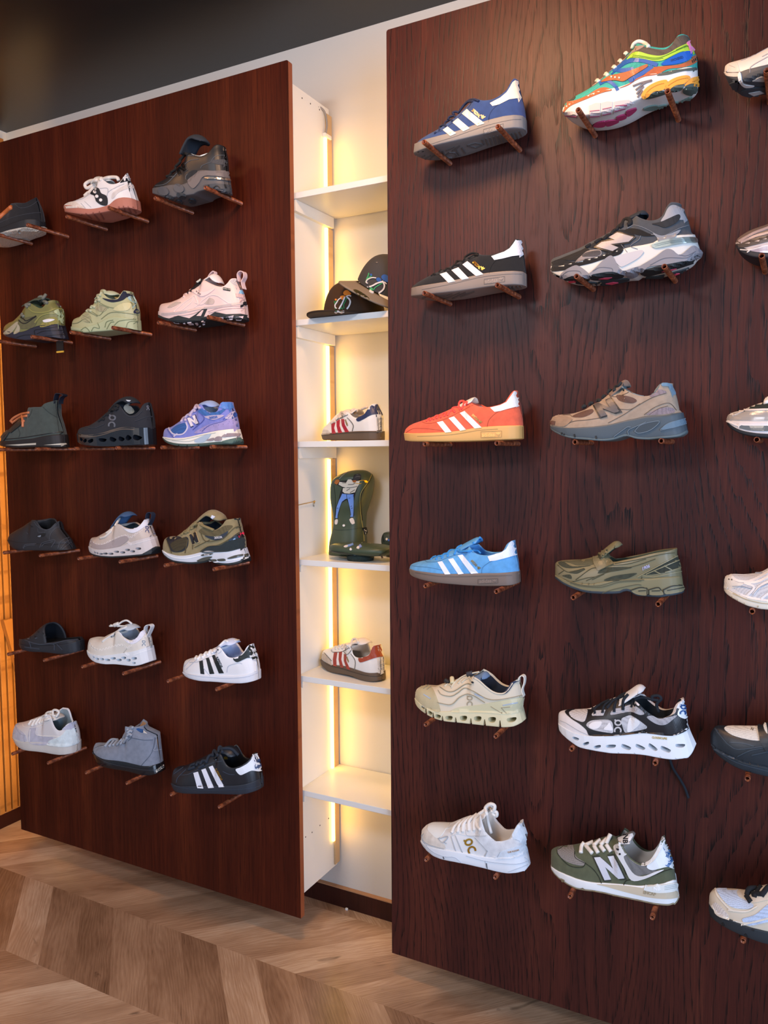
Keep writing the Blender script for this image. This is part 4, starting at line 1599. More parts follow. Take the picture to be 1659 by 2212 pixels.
s.text('lettering', ('b3b6d8', 'gloss'), '1906', (1095, 372), 46, -24, .0016, shear=.3)
for p in ('948,607 1040,580 1112,588 1112,660 1000,650', '1138,602 1230,580 1262,610 1280,656 1142,656', '1290,602 1380,565 1502,558 1508,612 1312,650'):
    s.patch('cushion_pod', ('807b5e', 'foam'), p, .003, s.sole)
s.ribs('pod_line', ('2a2d24', 'foam'), ['948,607 1040,580 1112,588', '1138,602 1230,580 1262,610', '1290,602 1380,565 1502,558', '1112,590 1112,660', '1132,600 1134,660', '1284,600 1288,655', '1020,615 1100,610', '1160,615 1250,612', '1320,610 1490,580'], 9, .0036, s.sole)
s.ribs('midsole_line', ('55523c', 'foam'), ['230,490 330,530 480,562 620,560 760,520 900,505 1080,500', '300,530 420,565 600,580 700,560 820,525 1050,512', '640,640 760,600 1000,550 1050,555', '330,512 320,525', '430,530 425,550', '500,535 492,555', '560,535 550,555'], 6, .0012, s.sole)
s.ribs('tread_gap', ('12181c', 'rubber'), ['385,600 390,625', '510,620 515,650', '660,630 668,658', '830,625 820,650'], 14, .001, s.sole, smooth=False)

# -- beige cloud-sole shoe
s = put('trail_shoe', 'beige running shoe with hollow sole pods and elastic cord', 'shoe', 'D1', R0, 4, 'the beige hollow-soled shoe',
        '142,495 175,565 260,640 360,700 480,740 600,758 750,775 900,790 1060,805 1200,815 1320,795 1432,720',
        '138,452 200,520 300,590 420,628 550,632 700,628 900,635 1100,648 1250,648 1398,612',
        '140,450 150,400 200,342 280,317 400,322 460,302 520,290 600,262 700,222 780,205 880,258 960,330 1040,390 1120,415 1190,400 1240,340 1275,288 1345,253 1362,290 1382,350 1402,440 1412,500 1398,610',
        790, 1345, ('d6cdb8', 'cloth'), ('dbd3ae', 'foam'), '2b3648', rim=.034)
s.patch('toe_cap', ('bcb391', 'leather'), '138,452 162,390 240,324 332,345 392,460 432,628 300,592 200,522', .0014)
s.patch('heel_guard', ('cdc9a6', 'leather'), '568,633 640,580 900,545 1200,490 1415,458 1412,505 1398,612 1250,650 1100,650 900,636', .0012)
s.ribs('collar_trim', ('33405a', 'cloth'), ['805,225 880,262 960,334 1040,394 1120,419 1192,404 1244,343 1278,291 1345,258'], 24, .0016)
for p in ('247,424 330,474 316,482 240,432', '835,416 946,462 932,471 830,427', '1155,547 1325,514 1322,526 1160,558'):
    s.patch('reflector', ('a9b8ca', 'gloss'), p, .0024, smooth=False)
s.ribs('stitching', ('9c947c', 'cloth'), ['410,380 450,430 560,450 640,410 720,355 820,390 960,470 1080,490 1250,465 1400,430', '400,520 560,545 660,460 780,425 950,520', '430,345 520,395 600,390 730,310 800,310', '1140,580 1240,570', '1140,580 1200,645', '1020,565 1150,645', '240,370 300,325', '280,380 330,345'], 5, .0026)
s.qc(('a49b84', 'leather'), (775, 502), 105)
s.strap('pull_tab', ('e4e1d6', 'cloth'), '1345,300 1352,235 1385,208 1412,232 1408,300 1385,375 1402,450', .014)
s.tongue(('6a84a6', 'cloth'), '800,240 890,205 950,180 1000,225', .046)
s.holes(slots([(218, 592, 50, 34, 30), (312, 650, 54, 36, 25), (410, 685, 62, 38, 12), (538, 704, 74, 44), (698, 712, 72, 50), (855, 724, 76, 50), (1016, 740, 80, 54), (1228, 752, 88, 44)], sk=.12) + slits([(258, 645), (352, 705), (462, 742), (612, 762), (778, 780), (932, 795), (1105, 812)], 62))
s.cord('cord', ('cfc9b4', 'cloth'), ['560,352 600,290 700,218 800,185 885,168', '820,290 790,260 770,225 765,195', '640,302 700,240 745,232', '680,292 735,247 785,240', '480,335 520,310 560,330'], .0022)
s.cord('toggle', ('3a3c44', 'rubber'), ['745,195 805,182'], .0062)
s.cord('toggle', ('26262a', 'rubber'), ['490,262 540,292'], .0058)
s.cord('lace_tab', ('d8cda6', 'cloth'), ['568,235 575,300'], .006)
s.disc('eyelet', ('1d2026', 'gloss'), (812, 288), 11, .0028)

# -- white and black hollow-sole shoe
s = put('running_shoe', 'white and black running shoe with slotted white sole and trailing lace', 'shoe', 'D2', R1, 4, 'the white and black slotted shoe',
        '124,505 150,570 220,640 320,715 420,765 560,795 740,797 900,802 1030,815 1160,840 1300,855 1420,830 1500,770 1540,695',
        '120,472 180,520 280,575 400,608 500,618 650,615 800,605 980,585 1100,595 1220,610 1330,605 1462,528',
        '122,470 125,400 150,360 230,340 440,330 520,292 600,262 700,222 800,202 880,215 960,300 1010,350 1080,400 1160,435 1240,420 1310,380 1342,300 1390,253 1412,280 1432,340 1447,420 1455,530',
        885, 1390, ('dcdbde', 'leather'), ('e6ecf2', 'foam'), '161d24', rim=.034)
s.patch('overlay', ('1a1b1f', 'leather'), '192,372 235,345 440,328 600,268 880,225 960,302 1010,352 1080,402 1160,437 1240,422 1320,380 1345,330 1452,430 1456,540 1330,606 1220,611 1100,596 980,586 800,606 650,616 448,612 410,552 340,492 258,440', .001)
s.patch('toe_window', ('d2d2d6', 'mesh'), '238,375 310,350 418,350 422,390 392,468 330,462 258,422', .0018)
s.patch('eyelet_panel', ('c9c9cf', 'mesh'), '468,397 500,360 608,350 586,408 475,412', .0018, smooth=False)
s.patch('eyelet_panel', ('b2b3ba', 'mesh'), '658,388 690,345 780,325 890,298 1004,380 960,398 860,368 670,402', .0018)
s.patch('window', ('c6c7cd', 'mesh'), '413,507 450,465 520,453 662,458 688,560 672,584 480,552', .0018)
for p in ('440,515 480,475 570,470 540,530 480,545', '590,545 620,510 650,480 680,550 640,555'):
    s.patch('window_film', ('e6e6ea', 'cloth'), p, .0024)
s.patch('window', ('bfc3cb', 'mesh'), '768,452 820,415 880,408 1028,512 1022,538 830,578 800,568', .0018)
s.patch('window_film', ('dfe2e6', 'cloth'), '850,440 900,430 960,480 880,560 830,565', .0024)
s.patch('collar_panel', ('a8aab1', 'mesh'), '1030,425 1080,408 1160,442 1250,424 1335,402 1300,442 1220,498 1130,492', .0018)
s.patch('heel_tab', ('e8eef3', 'leather'), '1342,395 1372,310 1385,252 1400,250 1418,290 1445,402 1412,438', .002)
s.qc(('22508f', 'leather'), (1395, 347), 92, 6, off=.003)
s.qc(('bcbcc0', 'leather'), (735, 515), 118, 2, off=.0018)
s.tongue(('e4e6e9', 'leather'), '720,250 850,165 945,105 1010,130', .056, inner=('eef1f4', 'leather'))
s.holes(slots([(296, 650, 66, 26, 10), (407, 695, 64, 26, -20), (525, 725, 68, 28, -12), (662, 722, 92, 30), (812, 737, 96, 36, 24), (955, 742, 98, 32, 26), (1082, 748, 100, 34, 38), (1212, 772, 104, 36, 26), (1358, 745, 88, 30, 10)], sk=.1))
s.ribs('sole_notch', ('aeb6c2', 'foam'), ['420,765 440,750', '575,785 590,795', '735,785 755,797', '900,790 915,802', '1165,828 1180,842', '1320,842 1340,852'], 9, .001, s.sole, smooth=False)
s.text('lettering', ('bda75c', 'leather'), 'CLOUDECLIPSE', (1160, 637), 30, 5, parent=s.sole, squash=.75)
s.ribs('stitching', ('b4b2b4', 'cloth'), ['200,480 330,560 440,610', '125,450 200,480'], 4, .0009)
s.cord('shoelace', ('141c26', 'cloth'), ['498,388 500,330 560,295', '575,380 600,300 690,238', '695,370 700,300 745,215 810,178', '785,350 790,250 840,188', '875,322 900,245 980,220 1080,240 1150,250', '1090,258 1085,212 1145,203 1175,235 1130,290 1150,372', '480,350 560,290 650,245', '620,330 700,245 800,200'], .0034)
pts = []
for q in ('1262,850', '1300,950', '1370,1060', '1420,1150', '1455,1250'):
    u, v_ = [float(t) for t in q.split(',')]
    pts.append(at_y(*s.px(u, v_), PANEL_Y - .008))
v, f = tube_geo([Vector(q) for q in smooth_path([tuple(p) for p in pts], 6)], .003, 7)
mesh_obj('lace_end', v, f, mat('141c26', 'cloth'), s.root)

# -- white court shoe with gold mark
s = put('court_shoe', 'all white tennis shoe with gold emblem on the lowest row', 'shoe', 'D3', R0, 5, 'the white tennis shoe',
        '162,525 200,590 300,690 420,748 600,795 800,840 940,870 1080,905 1240,925 1380,900 1476,820',
        '158,500 220,560 320,602 440,632 560,660 700,690 860,722 1000,738 1150,742 1300,727 1432,652',
        '160,498 165,430 210,360 300,296 400,293 520,308 600,282 700,245 800,222 870,205 920,400 1000,490 1060,537 1130,535 1230,505 1270,440 1302,385 1345,325 1390,360 1418,430 1438,500 1428,570 1433,650',
        862, 1345, ('d9dcdf', 'leather'), ('dfe6ee', 'foam'), 'e3dcd2', rim=.036)
s.patch('toe_guard', ('d6d2cb', 'suede'), '158,500 162,430 240,342 240,400 300,450 442,572 447,630 320,604', .0012)  # beige cast is warm light from the left, put into the colour
s.patch('toe_panel', ('e0e4e3', 'leather'), '243,385 300,294 400,292 512,308 455,402 370,502 280,440', .0014)
s.patch('quarter', ('d3d7dc', 'suede'), '800,490 985,470 1050,542 1130,542 1240,510 1300,522 1430,560 1105,662 1052,738 930,720 962,652', .0014, smooth=False)
s.patch('heel_panel', ('d2dde8', 'suede'), '1052,742 1110,660 1330,590 1432,560 1433,652 1300,728 1150,744', .0018)  # bluish heel panel and tab: cool window light put into their colour
s.patch('heel_tab', ('cddbe8', 'suede'), '1255,480 1300,390 1345,323 1392,360 1420,430 1440,500 1425,565 1370,565 1300,520', .0022)
s.patch('eyestay', ('d8d8d8', 'leather'), '530,470 700,330 830,340 960,470 820,492 700,470 600,450', .0016)
s.ribs('stitching', ('b3b8be', 'cloth'), ['525,480 580,655', '575,470 660,675', '370,510 490,480 430,552 370,510', '430,552 470,560', '810,490 950,650 925,715', '700,400 720,470 940,470', '1070,735 1110,662', '1290,510 1340,535', '160,440 230,560 440,628'], 6, .0024)
s.qc(('c89c3c', 'metal'), (752, 592), 158, -22, off=.0016)
s.text('lettering', ('b79a7e', 'leather'), 'THE ROGER', (1265, 652), 26, -14, .0026)
s.ribs('midsole_line', ('b9c4d2', 'foam'), ['160,520 300,660 440,720 560,730 640,790', '700,712 960,780 1300,810 1470,760', '1200,905 1350,850 1470,800', '930,770 945,870'], 6, .0012, s.sole)
s.ribs('sole_notch', ('4c525a', 'foam'), ['428,720 438,750', '945,800 955,872'], 9, .0012, s.sole, smooth=False)
s.tongue(('dcd8d2', 'leather'), '800,262 880,205 965,140', .052, inner=('cfcbc4', 'cloth'))
s.cord('shoelace', ('e6e4e0', 'cloth'), ['530,440 560,370 645,292', '600,432 620,350 705,272', '660,427 672,330 765,242', '735,417 737,300 835,212', '797,412 802,280 885,192', '875,402 832,350 832,240 925,168', '945,205 932,142 985,95 1042,112 1030,172 985,152', '1000,180 1065,190 1060,237 1010,202', '945,200 962,300 1000,440'], .0044)

# -- olive suede runner, bottom row
s = put('running_shoe', 'olive suede running shoe with pale letter and white laces', 'shoe', 'D4', R1, 5, 'the olive suede runner',
        '102,525 150,590 230,660 350,735 450,765 600,790 800,835 950,865 1100,895 1250,925 1400,928 1502,850',
        '98,490 160,540 260,590 400,650 550,690 700,703 890,716 1050,730 1150,722 1300,712 1466,662',
        '100,488 95,400 115,325 180,282 280,268 360,262 430,250 520,240 620,210 700,190 780,185 880,290 940,390 1010,455 1080,488 1140,485 1195,450 1245,380 1285,300 1318,222 1360,312 1405,410 1440,520 1452,600 1464,660',
        800, 1318, ('555b45', 'suede'), ('eaeef0', 'foam'), 'd5d2cc', rim=.036, out=('948a70', 'rubber', .004))
s.patch('toe_mesh', ('8b8886', 'mesh'), '172,332 260,280 340,280 372,400 472,470 452,502 330,482 220,422', .0012)
s.patch('quarter_mesh', ('757575', 'mesh'), '880,395 930,395 980,450 1060,495 1150,510 1255,562 1100,602 1010,607 950,522', .0012)
s.patch('eyestay', ('dcdcdc', 'leather'), '786,294 880,266 922,372 892,402 925,482 1004,590 1100,615 1250,560 1322,548 1120,642 975,657 898,522 828,402', .002)
s.patch('heel_tab', ('dfe7ec', 'leather'), '1140,512 1190,455 1245,378 1280,295 1312,195 1340,205 1378,305 1424,405 1460,520 1420,534 1360,512 1200,548', .0022)
s.ribs('collar_trim', ('e4e6e6', 'cloth'), ['882,285 940,390 1010,457 1080,490 1140,487 1197,452 1248,382 1288,304'], 20, .003)
s.letter_n(('ccd0da', 'leather'), (574, 415), (786, 395), (900, 634), (684, 655), .0028, ('30342a', 'suede'))
s.ribs('stitching', ('2b2f22', 'cloth'), ['360,350 370,420 480,480 560,540 620,620 650,695', '890,712 930,660 1150,630 1330,560 1440,530', '170,330 180,380 300,500 440,520 480,470', '790,310 850,430 920,600', '260,280 180,330'], 7, .0014)
s.text('lettering', ('3a6aa6', 'leather'), 'new', (1372, 365), 58, -60, .003)
s.text('lettering', ('3a6aa6', 'leather'), 'balance', (1398, 440), 54, -58, .003)
s.tongue(('8d8884', 'leather'), '740,265 850,212 965,158 1010,178', .056, inner=('d9dadb', 'cloth'))
s.patch('tongue_label', ('e9ecef', 'leather'), '832,200 985,155 1015,262 838,270', .0014, smooth=False)
s.text('lettering', ('24262e', 'leather'), 'NB', (912, 215), 74, 92, .002)
s.patch('midsole_wedge', ('c9bda5', 'foam'), '600,703 750,708 900,718 1120,748 1290,784 1440,772 1500,805 1492,842 1350,862 1150,842 900,784 700,728', .0016, s.sole)
s.patch('heel_clip', ('e0e5e3', 'rubber'), '1110,752 1150,712 1300,708 1458,688 1453,762 1380,787 1250,792 1130,767', .003)
s.text('lettering', ('f4f6f6', 'rubber'), 'NB', (1250, 748), 56, -4, .0038)
s.ribs('stitching', ('aab2b4', 'rubber'), ['1330,720 1450,700', '1330,738 1450,718', '1330,756 1450,736'], 4, .0036)
s.text('lettering', ('a2957a', 'rubber'), 'ENCAP', (1172, 800), 44, 10, .0024, parent=s.sole)
s.ribs('tread_lug', ('7b7058', 'rubber'), ['210,650 245,668', '425,760 470,772', '545,785 585,792', '655,805 715,818', '770,835 830,845', '895,858 960,868', '1030,880 1090,895', '1145,905 1200,918'], 22, .0028, s.outsole, smooth=False)
s.cord('shoelace', ('e6e2da', 'cloth'), ['425,362 435,292 462,250', '478,282 548,366', '468,282 562,243', '568,284 612,362', '560,287 642,220', '638,284 682,345', '640,276 712,208', '702,272 752,350', '700,262 748,160'], .0048)
for c in ((832, 323), (850, 372)):
    s.disc('eyelet', ('15181d', 'gloss'), c, 11, .0028)
# ---------------------------------------------------------------- right-hand column, cut by the photograph's edge
def pute(n, l, c, crop, cols, row, who, bot, fox, top, thr, ht, *a, **k):
    st = lambda v: [(u if u < 700 else 700 + (u - 700) * 1.4, w) for u, w in nums(v)]
    if crop == 'D7':
        st = nums
    return put(n, l, c, crop, cols, row, who, st(bot), st(fox), st(top), st([(thr, 0)])[0][0], st([(ht, 0)])[0][0], *a, **k)


s = pute('running_shoe', 'white and grey runner with dark pod sole, right of the multicoloured runner', 'shoe', 'D5', R2, 0, 'the white runner at the top right',
        '212,392 270,430 340,445 420,430 500,402 600,368 800,320 1000,262 1150,228 1300,192',
        '208,362 240,378 330,378 400,355 480,335 568,312 700,275 900,215 1100,160 1292,130',
        '209,362 215,315 250,280 340,250 430,220 500,180 560,145 650,90 740,30 820,-25 900,-50 1000,-40 1080,-80 1150,-150 1220,-190 1260,-150 1280,0 1292,128',
        850, 1215, ('dedad6', 'leather'), ('454c55', 'foam'), 'c9c9cc')
s.patch('toe_cap', ('d9d4d0', 'leather'), '208,364 214,315 250,280 300,268 330,330 330,398 240,397', .001)
s.ribs('stitching', ('a9a4a4', 'cloth'), ['340,250 420,240 568,150', '250,310 300,330', '420,370 430,320 568,240', '520,240 568,215'], 5, .001)
s.patch('midsole_fin', ('e2e4e6', 'foam'), '325,395 345,370 372,455 455,468 440,480 380,482 340,445', .003, s.sole)
for p in ('375,440 400,390 520,345 640,318 640,400 520,470 450,462', '345,520 440,490 560,478 640,465 640,560 460,568 360,548', '240,480 280,445 325,450 310,520 280,525'):
    s.patch('rubber_pod', ('3a434c', 'rubber'), p, .003, s.sole, deep=True)
for p in ('440,425 500,395 575,385 545,430', '410,525 500,508 537,524 450,547'):
    s.patch('tread_diamond', ('b7babb', 'rubber'), p, .0042, s.sole, smooth=False, deep=True)
s = pute('running_shoe', 'grey and brown runner with streamlined toe below the white top-row runner', 'shoe', 'D5', R2, 1, 'the grey and brown runner at the edge',
        '300,1812 330,1862 400,1905 500,1925 650,1915 850,1880 1000,1860 1200,1840 1390,1800',
        '298,1800 360,1812 450,1795 568,1765 750,1720 950,1680 1200,1650 1384,1630',
        '300,1798 320,1760 380,1715 450,1680 568,1640 650,1590 750,1530 850,1470 930,1440 1000,1450 1100,1450 1180,1440 1240,1380 1300,1330 1350,1360 1370,1480 1384,1628',
        900, 1300, ('6a5f5c', 'leather'), ('c3bec2', 'foam'), '55504e', out=('2a2f38', 'rubber', .012))
s.ribs('overlay', ('a2959a', 'leather'), ['330,1760 450,1695 568,1650 650,1605', '345,1770 460,1720 568,1690 680,1640'], 18, .0014)
s.patch('mudguard', ('4c4644', 'leather'), '300,1800 330,1772 450,1735 568,1705 700,1670 700,1725 568,1762 450,1792 360,1812', .001)
s.patch('midsole_panel', ('a9a2b2', 'gloss'), '420,1835 500,1800 568,1790 700,1760 700,1830 568,1855', .0016, s.sole)
s.ribs('midsole_line', ('e6e4e6', 'foam'), ['320,1825 420,1830 568,1795', '420,1835 400,1850'], 8, .002, s.sole)
s = pute('running_shoe', 'white and silver runner with dark green vamp beside the taupe runner', 'shoe', 'D6', R2, 2, 'the white and silver runner',
        '252,392 300,430 370,465 480,490 610,500 800,497 1000,487 1200,480 1400,465',
        '246,352 330,362 450,364 610,362 800,340 1000,320 1200,310 1392,300',
        '247,350 255,305 310,275 380,260 460,225 540,195 610,180 700,130 780,80 860,40 920,40 1000,70 1120,80 1200,30 1260,-30 1320,-30 1350,60 1380,200 1392,298',
        880, 1290, ('dedcda', 'leather'), ('dcd9dc', 'foam'), 'cfcfcf', out=('20262d', 'rubber', .008))
s.patch('mudguard', ('a19e9b', 'gloss'), '247,352 255,308 312,282 450,282 620,276 700,270 700,352 610,362 450,364 330,362', .001)
s.patch('vamp_mesh', ('28322e', 'mesh'), '352,264 460,222 540,196 620,190 700,180 700,262 600,268 440,268', .0012)
s.ribs('overlay', ('d8d4d2', 'leather'), ['265,300 330,274 450,272 620,266 700,262'], 14, .002)
s.cord('shoelace', ('e6e4e0', 'cloth'), ['598,210 605,180 625,170'], .006)
s.patch('midsole_panel', ('b3aca6', 'chrome'), '355,425 380,408 500,405 620,410 760,400 760,450 610,455 460,450', .0014, s.sole)
s.ribs('midsole_line', ('f0eff0', 'foam'), ['250,368 350,410 375,400', '355,425 360,395 400,402 620,404'], 9, .002, s.sole)
s = pute('running_shoe', 'pale grey mesh runner with white overlays right of the olive loafer', 'shoe', 'D6', R2, 3, 'the pale mesh runner',
        '222,1865 260,1905 330,1950 430,2000 540,2028 610,2035 800,2060 1000,2075 1200,2070 1390,2020',
        '220,1832 290,1880 400,1925 500,1945 610,1960 800,1975 1000,1970 1200,1960 1384,1930',
        '220,1830 225,1760 280,1720 400,1720 500,1710 570,1690 610,1665 700,1610 800,1560 900,1520 960,1560 1040,1610 1150,1610 1230,1560 1290,1500 1340,1520 1365,1650 1382,1928',
        900, 1300, ('d6d8de', 'mesh'), ('e8e3d4', 'foam'), 'd5d5d5')
s.patch('toe_cap', ('dedbd5', 'leather'), '218,1834 224,1762 278,1720 300,1745 330,1790 400,1810 290,1850 255,1850', .0012)
s.ribs('overlay', ('e6e4e4', 'leather'), ['290,1745 340,1780 420,1790 480,1775 560,1735 620,1700 700,1660', '400,1800 490,1840 420,1920', '480,1900 540,1830 620,1790 720,1750', '540,1950 620,1890 720,1860', '270,1850 400,1915 540,1945 700,1965', '400,1800 520,1790 620,1740'], 20, .0016)
s.ribs('stitching', ('a9b0bc', 'cloth'), ['300,1830 380,1830 470,1850', '480,1900 540,1840 620,1800', '500,1715 560,1712'], 4, .0024)
s.ribs('tread_gap', ('b9ae94', 'foam'), ['290,1915 300,1935', '340,1945 350,1965', '525,2000 515,2030', '400,1975 410,1992', '300,1890 420,1945 540,1975 620,1985'], 8, .001, s.sole)
for c in ((268, 1768), (292, 1772)):
    s.disc('eyelet', ('5c5850', 'plain'), c, 6, .0018)
s = pute('loafer', 'black loafer with white mesh vamp and strap right of the slotted shoe', 'shoe', 'D7', R2, 4, 'the black and white loafer',
        '102,360 130,405 200,470 320,545 450,590 589,625 800,660 1000,680 1200,670 1332,610',
        '96,322 150,390 250,440 350,490 450,520 589,545 800,560 1000,550 1200,540 1324,500',
        '96,318 100,250 150,185 250,184 400,190 510,188 589,165 680,125 740,190 800,205 950,190 1100,150 1250,100 1290,110 1310,250 1324,498',
        700, 1250, ('18212a', 'leather'), ('1b2730', 'foam'), '1a1a1c')
s.patch('vamp_mesh', ('e9e5db', 'mesh'), '216,217 250,193 400,193 520,192 620,175 640,240 600,290 525,318 400,304 280,268', .0014)
s.patch('saddle_strap', ('1b2229', 'leather'), '502,196 560,165 640,130 700,170 640,360 574,410 520,322', .004, smooth=False)
s.patch('strap_slot', ('e9e5db', 'mesh'), '558,200 580,178 590,260 570,240', .0048)
s.text('lettering', ('5c5850', 'cloth'), 'N', (455, 222), 30, 20, .002)
s.ribs('overlay', ('2c3844', 'leather'), ['130,200 165,250 240,340', '240,340 330,390 589,360', '260,330 380,340 470,365', '110,350 230,440 400,500 589,540', '330,450 440,400 589,370', '450,440 589,410', '130,385 320,500 589,575'], 9, .0016)
s.ribs('sole_notch', ('0c1218', 'foam'), ['370,480 380,500', '430,498 440,520', '500,515 510,540', '300,520 310,545', '440,580 450,598'], 9, .001, s.sole, smooth=False)
s = pute('running_shoe', 'cream and pale blue mesh runner on a black sole, bottom right', 'shoe', 'D7', R2, 5, 'the cream and blue runner',
        '84,1770 110,1820 200,1890 320,1955 450,2010 589,2060 800,2120 1000,2150 1200,2150 1332,2070',
        '84,1705 130,1760 230,1820 350,1880 450,1915 589,1950 800,1990 1000,2000 1200,1990 1324,1940',
        '86,1702 92,1620 140,1565 230,1565 330,1575 420,1590 500,1562 589,1545 680,1500 760,1480 840,1560 920,1640 1020,1680 1140,1660 1220,1570 1280,1540 1310,1700 1324,1938',
        770, 1270, ('cdc4b2', 'leather'), ('1f282f', 'rubber'), 'cfd6de')
s.patch('toe_mesh', ('c6d6ee', 'mesh'), '146,1582 220,1568 330,1588 342,1652 462,1712 432,1752 300,1742 220,1692', .0012)
s.patch('quarter_mesh', ('bcd0ee', 'mesh'), '368,1838 480,1800 589,1715 700,1690 700,1850 589,1862 430,1892', .0012)
s.patch('toe_window', ('dad5d2', 'mesh'), '118,1720 150,1698 222,1772 252,1812 230,1828 160,1792', .0012)
s.patch('eyestay', ('d2cabb', 'leather'), '330,1600 400,1585 520,1570 640,1560 640,1650 470,1700 400,1680 340,1650', .0018)
s.ribs('overlay', ('ddd6c8', 'leather'), ['250,1760 400,1775 500,1730', '290,1850 430,1870 700,1800', '140,1580 160,1640 250,1740 300,1770', '360,1890 589,1830 700,1810', '110,1720 160,1800 260,1840'], 12, .002)
s.cord('shoelace', ('15181d', 'cloth'), ['405,1640 440,1690', '408,1635 430,1580 490,1572', '470,1650 530,1560', '455,1620 540,1620 589,1565', '530,1640 600,1560 680,1550'], .0055)
s.ribs('sole_notch', ('0b1014', 'rubber'), ['200,1870 215,1895', '395,1965 410,1995', '450,1925 470,1935'], 16, .001, s.sole, smooth=False)
# ---------------------------------------------------------------- shoes on the left panel
L0, L1, L2 = P1_X[0:2], P1_X[2:4], P1_X[4:6]
PGL = 'copper toned pegs on the left panel'
GL = 'shoes on the left panel'


def putl(*a, **k):
    k.setdefault('hp', .92)
    return put(*a, grp=GL, pg=PGL, **k)


# row 1
s = putl('slipper', 'black suede slipper with orange lace and fleece sole, top left', 'shoe', 'A1', L0, 0, 'the black slipper',
         '-395,1290 -200,1240 0,1165 150,1135 280,1112 400,1102 515,1108',
         '-398,1235 -200,1172 0,1092 150,1040 330,988 512,976',
         '-396,1230 -370,1150 -300,1080 -150,990 0,930 100,882 160,852 270,852 330,822 400,788 445,780 478,830 498,900 511,974',
         170, 440, ('16191f', 'suede'), ('20242a', 'rubber'), ('3a3a3c', 'wool'), out=('c9c9c2', 'wool', .006), wid=.95)
s.patch('tread_fleece', ('cfcfc6', 'wool'), '0,1180 150,1148 280,1120 400,1108 522,1112 430,1158 300,1200 210,1222 60,1200', .004, s.outsole, deep=True)
s.ribs('stitching', ('33373e', 'suede'), ['-200,1150 0,1060 150,1000 330,960 505,950', '160,856 220,900 330,880 440,800'], 6, .001)
s.cord('shoelace', ('c9713f', 'leather'), ['-60,1040 0,1000 60,950 125,892'], .0075)
s = putl('sneaker', 'white leather sneaker with black wave mark on a gum sole', 'shoe', 'A1', L1, 0, 'the white gum-soled sneaker',
         '692,970 780,976 850,972 960,965 1080,945 1170,925 1280,897 1390,878 1480,890 1545,920',
         '690,905 780,896 850,902 930,910 1050,890 1160,860 1210,820 1280,785 1400,770 1530,785',
         '696,902 700,868 750,838 820,818 900,770 960,722 1010,672 1040,625 1070,590 1110,585 1145,612 1185,637 1240,642 1300,620 1340,570 1370,530 1400,522 1425,540 1450,590 1480,640 1505,720 1526,783',
         1105, 1400, ('e3e7ec', 'leather'), ('b07465', 'rubber'), 'c9d3ca')
s.patch('toe_guard', ('d8d4d0', 'suede'), '692,905 698,866 790,824 842,848 925,907 850,900', .001)
s.patch('wave_mark', ('20242a', 'leather'), '985,747 1040,685 1075,690 1100,740 1162,776 1167,866 1110,872 1050,832 1030,772', .002)
for c in ((1035, 730), (1058, 777), (1100, 817)):
    s.disc('dot', ('eef0f2', 'leather'), c, 17, .003)
s.patch('heel_tab', ('1e2229', 'leather'), '1305,627 1340,578 1370,532 1400,520 1430,542 1475,637 1400,612 1330,624', .002)
s.text('lettering', ('e9ecf0', 'leather'), 'Saucony', (1432, 575), 58, 10, .003)
s.patch('heel_guard', ('d2d0d0', 'suede'), '1215,800 1225,740 1300,690 1400,640 1478,645 1495,690 1400,690 1290,735 1240,790', .0014)
s.ribs('stitching', ('b4b9c2', 'cloth'), ['880,850 930,905', '920,830 990,895', '1085,690 1170,690 1165,770', '820,820 900,800 985,745', '1165,860 1170,740 1260,680 1350,640'], 6, .001)
s.ribs('tread_lug', ('8d5448', 'rubber'), ['860,965 940,1010', '930,958 1010,1030', '1010,950 1080,1040', '1080,940 1130,1025', '1290,885 1330,985', '1340,880 1380,975', '1390,882 1430,965', '1440,890 1480,955'], 12, .0016, s.sole, smooth=False, deep=True)
s.tongue(('d5d9d6', 'leather'), '1030,640 1080,575 1150,590 1220,610', .046)
s.cord('shoelace', ('e4e2de', 'cloth'), ['1060,600 980,610 925,645 945,685 1000,660 1058,615', '1090,600 1180,572 1270,572 1290,605', '1000,700 1050,640', '960,742 1010,690', '920,770 960,735', '1040,640 1110,580'], .0055)
s = putl('running_shoe', 'black leather running shoe with high tongue and metallic sole', 'shoe', 'A2', L2, 0, 'the black metallic-soled runner',
         '95,762 130,772 220,790 320,800 430,782 520,748 560,722 640,702 760,692 860,700 970,708',
         '95,716 180,690 300,650 400,640 480,600 560,530 620,495 750,490 860,490 942,500',
         '97,713 110,660 170,610 260,560 340,490 400,405 450,325 485,295 560,325 640,332 700,300 745,250 780,215 840,210 890,225 912,262 928,360 940,496',
         495, 845, ('1e2227', 'leather'), ('55565a', 'foam'), '1a1f26')
s.tongue(('2c323a', 'cloth'), '440,330 485,230 535,155 610,132 690,180', .056, thick=.012, inner=('2d343d', 'cloth'))
s.patch('size_label', ('d3dfe2', 'cloth'), '578,203 663,243 648,280 566,232', .002, smooth=False)
s.patch('size_label', ('c8d3d8', 'cloth'), '562,246 642,292 632,325 552,262', .002, smooth=False)
s.letter_n(('0e1013', 'gloss'), (352, 470), (432, 402), (474, 488), (382, 545), .0025, ('33373c', 'leather'))
s.ribs('stitching', ('5d646a', 'cloth'), ['130,660 240,640 330,560 480,400 600,370', '620,470 640,440 760,400 930,410', '730,400 780,340 880,330 920,360', '460,590 470,540 570,490', '480,600 560,580', '260,560 340,560', '440,340 560,330'], 4, .001)
s.patch('mesh_panel', ('23272c', 'mesh'), '465,575 500,510 575,490 560,545 500,590', .0012)
s.patch('heel_mesh', ('4a4c50', 'mesh'), '730,405 770,378 930,380 932,430 820,430', .0012)
